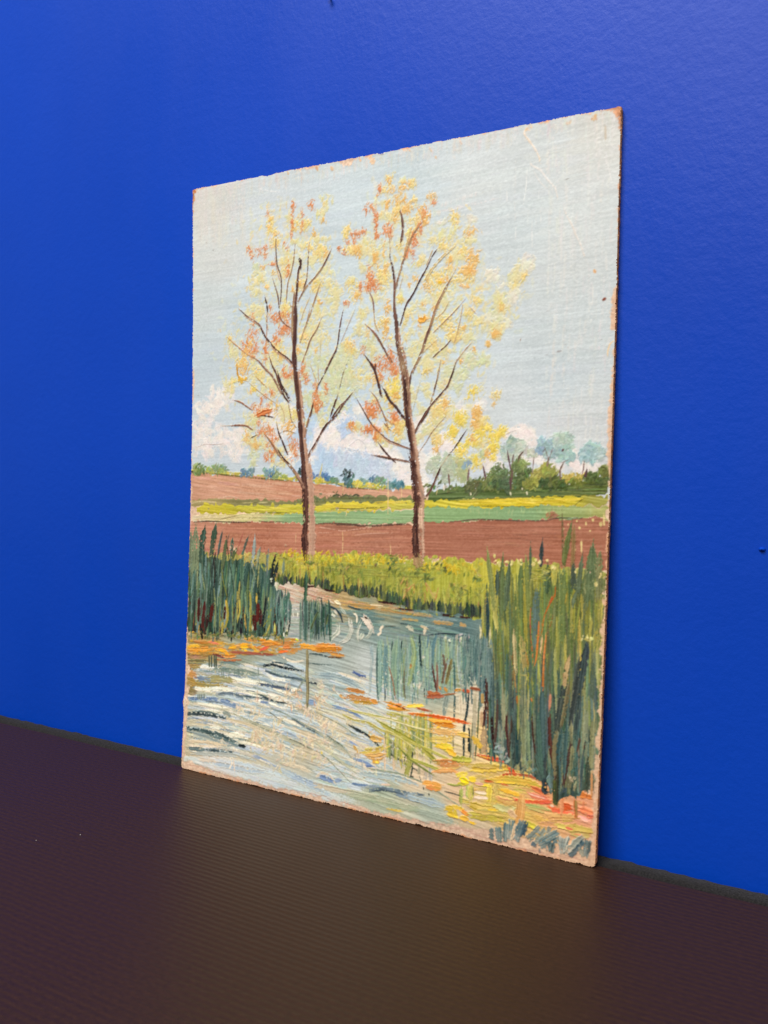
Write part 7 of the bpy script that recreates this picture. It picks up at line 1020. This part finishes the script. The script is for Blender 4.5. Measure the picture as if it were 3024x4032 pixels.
for k, (ins, dep) in enumerate(rings):
    q = inset(OUT, ins)
    q = q+r5.normal(0, .05 if 0 < k else 0, q.shape)
    V.append(w3(q[:, 0], np.maximum(q[:, 1], .0), np.full(len(q), dep)+(r5.normal(0, .10, len(q)) if 1 < k < 5 else 0)))
n = len(OUT)
verts = np.concatenate(V)
faces = []
for k in range(len(rings)-1):
    for i in range(n):
        j = (i+1) % n
        faces.append((k*n+i, k*n+j, (k+1)*n+j, (k+1)*n+i))
# back and front closed with strips between the left and right sides (follows the warp)
vb = list(map(tuple, verts)); rows = 24
for dep, flip in ((.05, False), (BT, True)):
    base = len(vb)
    for r_ in range(rows+1):
        bb = 1.3+(BH-2.6)*r_/rows
        for a in (1.3, BW-1.3): vb.append(tuple(w3(np.array(a), np.array(bb), np.array(dep))))
    for r_ in range(rows):
        q = (base+2*r_, base+2*r_+1, base+2*r_+3, base+2*r_+2); faces.append(q[::-1] if flip else q)
board = link_mesh('board', vb, faces, BOARD, root)
board['label'] = 'thin brown fibre board with nibbled edges and worn corners'

# paint relief: grid corners carry height and pigment
Zc = np.zeros((NY+1, NX+1)); Cc_ = np.zeros((NY+1, NX+1, 3)); wgt = np.zeros((NY+1, NX+1))
linc = lin(COL)*PAINT_GAIN
for di in (0, 1):
    for dj in (0, 1):
        Zc[di:NY+di, dj:NX+dj] += HGT; Cc_[di:NY+di, dj:NX+dj] += linc; wgt[di:NY+di, dj:NX+dj] += 1
Zc /= wgt; Cc_ /= wgt[..., None]
ca, cb = np.meshgrid(np.arange(NX+1)*BW/NX, np.arange(NY+1)*BH/NY)
# keep only cells inside the outline, a hair from the rim
ins = np.zeros((NY, NX), bool)
lo = np.full(NY, 0.0); hi = np.full(NY, BW); yc = (np.arange(NY)+.5)*BH/NY; xc = (np.arange(NX)+.5)*BW/NX
nl = OUT[:, 0] < 4; nr = OUT[:, 0] > BW-4; nb_ = OUT[:, 1] < 4; nt_ = OUT[:, 1] > BH-4
def side_fn(mask, ax, at):
    q = OUT[mask]; o_ = np.argsort(q[:, ax]); return np.interp(at, q[o_, ax], q[o_, 1-ax])
L_ = side_fn(nl & ~((OUT[:, 1] < .1)), 1, yc); R_ = side_fn(nr & ~((OUT[:, 1] < .1)), 1, yc); B_ = side_fn(nb_, 0, xc); T_ = side_fn(nt_, 0, xc)
rimn = np.abs(N_F)*.16+.16
ins = (GX > L_[:, None]+rimn*.8) & (GX < R_[:, None]-rimn*1.0) & (GY > B_[None]+rimn) & (GY < T_[None]-rimn*.8)
vcoord = w3(ca, cb, -(Zc*RELIEF+.12))
NAMES = {'primer': ('primer_margin', 'bare cracked peach primer along the foot'), 'primer_left': ('primer_margin', 'bare cream primer along the left side'), 'primer_right': ('primer_margin', 'bare orange-tinged primer along the right side'), 'primer_head': ('primer_margin', 'chips of bare primer along the head')}
LAB = {'painted_sky': 'pale grey-blue sky in thin streaky strokes', 'painted_clouds': 'pinkish white cloud over the pink field', 'cloud_b': 'white cloud between and behind the two trees', 'cloud_c': 'pinkish cloud above the dark green hedge row', 'cloud_d': 'small pinkish cloud behind the distant trees', 'painted_hill_field': 'pinkish field on the far slope', 'painted_far_hedge': 'yellow-green hedge with blue bushes on the skyline',
       'painted_olive_strip': 'dull olive strip of bushes', 'painted_yellow_field': 'bright yellow strip of field', 'painted_green_field': 'pale green strip of field', 'painted_ploughed_field': 'reddish brown ploughed field', 'painted_hedge_row': 'dark green hedge row', 'painted_distant_trees': 'row of small blue-green distant trees',
       'painted_meadow': 'yellow-green meadow bank', 'painted_bank_grass': 'dark grass tufts along the bank', 'painted_pond': 'grey-green pond water', 'painted_reed_reflections': 'dark reflections of reeds', 'painted_ripples': 'cream, blue and black ripples', 'painted_middle_reeds': 'blue-grey upright reeds standing in the pond', 'painted_floating_leaves': 'orange fallen leaves floating',
       'painted_shallows': 'yellow and red shallows', 'painted_left_reeds': 'dark green reeds at the left margin', 'painted_right_reeds': 'tall olive and dark green reeds at the right margin', 'painted_shore_strokes': 'row of bold grey strokes on bare primer', 'painted_left_foliage': 'yellow and orange foliage of the slimmer tree', 'painted_left_tree': 'slim dark trunk and branches, the tree over the pink field', 'painted_right_foliage': 'yellow and orange foliage of the taller tree', 'painted_right_tree': 'dark trunk and branches of the taller tree'}
PLAIN = {'painted_clouds': 'painted_cloud', 'cloud_b': 'painted_cloud', 'cloud_c': 'painted_cloud', 'cloud_d': 'painted_cloud', 'painted_left_tree': 'painted_tree', 'painted_right_tree': 'painted_tree', 'painted_left_foliage': 'painted_foliage', 'painted_right_foliage': 'painted_foliage', 'painted_left_reeds': 'painted_reeds', 'painted_right_reeds': 'painted_reeds', 'painted_middle_reeds': 'painted_reeds'}
made = {}
for k, nm in enumerate(PARTS):
    cells = np.argwhere((PID == k) & ins)
    if len(cells) == 0: continue
    i, j = cells[:, 0], cells[:, 1]
    quad = np.stack([i*(NX+1)+j, i*(NX+1)+j+1, (i+1)*(NX+1)+j+1, (i+1)*(NX+1)+j], -1)
    used, inv = np.unique(quad.ravel(), return_inverse=True)
    co = vcoord.reshape(-1, 3)[used]; cl = Cc_.reshape(-1, 3)[used]
    name, label = NAMES.get(nm, (PLAIN.get(nm, nm), LAB.get(nm, '')))
    me = bpy.data.meshes.new(name)
    me.vertices.add(len(used)); me.vertices.foreach_set('co', co.astype(np.float32).ravel())
    me.loops.add(len(inv)); me.loops.foreach_set('vertex_index', inv.astype(np.int32).ravel())
    nf = len(cells); me.polygons.add(nf)
    me.polygons.foreach_set('loop_start', np.arange(nf, dtype=np.int32)*4)
    me.polygons.foreach_set('loop_total', np.full(nf, 4, np.int32))
    me.update(calc_edges=True)
    me.polygons.foreach_set('use_smooth', np.ones(nf, bool))
    a_ = me.color_attributes.new('pigment', 'FLOAT_COLOR', 'POINT')
    a_.data.foreach_set('color', np.concatenate([cl, np.ones((len(cl), 1))], 1).astype(np.float32).ravel())
    me.materials.append(PAINT)
    o = bpy.data.objects.new(name, me); scene.collection.objects.link(o); o.parent = root
    if label: o['label'] = label
    if name in ('primer_margin', 'painted_cloud'): o['kind'] = 'stuff'      # scattered scraps of paint, too small to pick apart
    made[nm] = o
made['painted_left_foliage'].parent = made['painted_left_tree']
made['painted_right_foliage'].parent = made['painted_right_tree']
made['painted_ripples'].parent = made['painted_pond']
made['painted_floating_leaves'].parent = made['painted_pond']
made['painted_reed_reflections'].parent = made['painted_pond']
made['painted_bank_grass'].parent = made['painted_meadow']

# ------------------------------------------------------------------ small things on the wall
def wall_point(px, py):
    d = fw_+rt_*((px-1512)/CAM_F)-up_*((py-2016)/CAM_F); k = -CAM_POS[1]/d[1]
    return CAM_POS[0]+k*d[0], CAM_POS[2]+k*d[2]
def lathe(name, prof, seg, mat, loc):
    vs_, fs = [], []
    for (r, y) in prof:
        for s in range(seg):
            a = 2*math.pi*s/seg; vs_.append((r*math.cos(a), y, r*math.sin(a)))
    for k in range(len(prof)-1):
        for s in range(seg):
            t = (s+1) % seg; fs.append((k*seg+s, k*seg+t, (k+1)*seg+t, (k+1)*seg+s))
    fs.append(tuple(range(seg))); fs.append(tuple(range((len(prof)-1)*seg, len(prof)*seg))[::-1])
    o = link_mesh(name, vs_, fs, mat, smooth=True); o.location = loc; return o
x, z = wall_point(1302, -8)
o = lathe('nail', [(.0006, .004), (.0006, -.0028), (.0011, -.0029), (.0012, -.0033), (.0009, -.0037), (.0002, -.0038)], 14, NAIL, (x, 0, z))
tag(o, 'tiny white nail head sticking out of the blue wall above the painting', 'nail')
x, z = wall_point(3001, 2163)
pimple = lathe('paint_pimple', [(.0019, .0004), (.0017, -.0005), (.0011, -.0011), (.0003, -.0013)], 12, WALL, (x, 0, z))
pimple.scale = (.8, 1, .55)
tag(pimple, 'small raised lump of blue paint on the wall beside the painting', 'paint lump')
# crumbs of dust on the card
DUST = plain('pale_dust', (.55, .52, .48), .9)
def floor_point(px, py):
    d = fw_+rt_*((px-1512)/CAM_F)-up_*((py-2016)/CAM_F); k = -CAM_POS[2]/d[2]
    return CAM_POS[0]+k*d[0], CAM_POS[1]+k*d[1]
for i_, (px, py, s) in enumerate(((316, 3288, .00042), (143, 3310, .00022))):
    x, y = floor_point(px, py)
    bm = bmesh.new(); bmesh.ops.create_icosphere(bm, subdivisions=1, radius=s)
    for q in bm.verts: q.co = q.co*(1+.4*rr.normal()); q.co.z = max(-s*.6, q.co.z*.7)
    me = bpy.data.meshes.new('dust_crumb'); bm.to_mesh(me); bm.free(); me.materials.append(DUST)
    o = bpy.data.objects.new('dust_crumb', me); scene.collection.objects.link(o); o.location = (x, y, s*.5)
    tag(o, ('pale crumb of dust lying on the dark card, the larger of two' if i_ == 0 else 'very faint tiny crumb of dust lying on the dark card, the smaller of two'), 'crumb'); o['group'] = 'dust crumbs on the card'
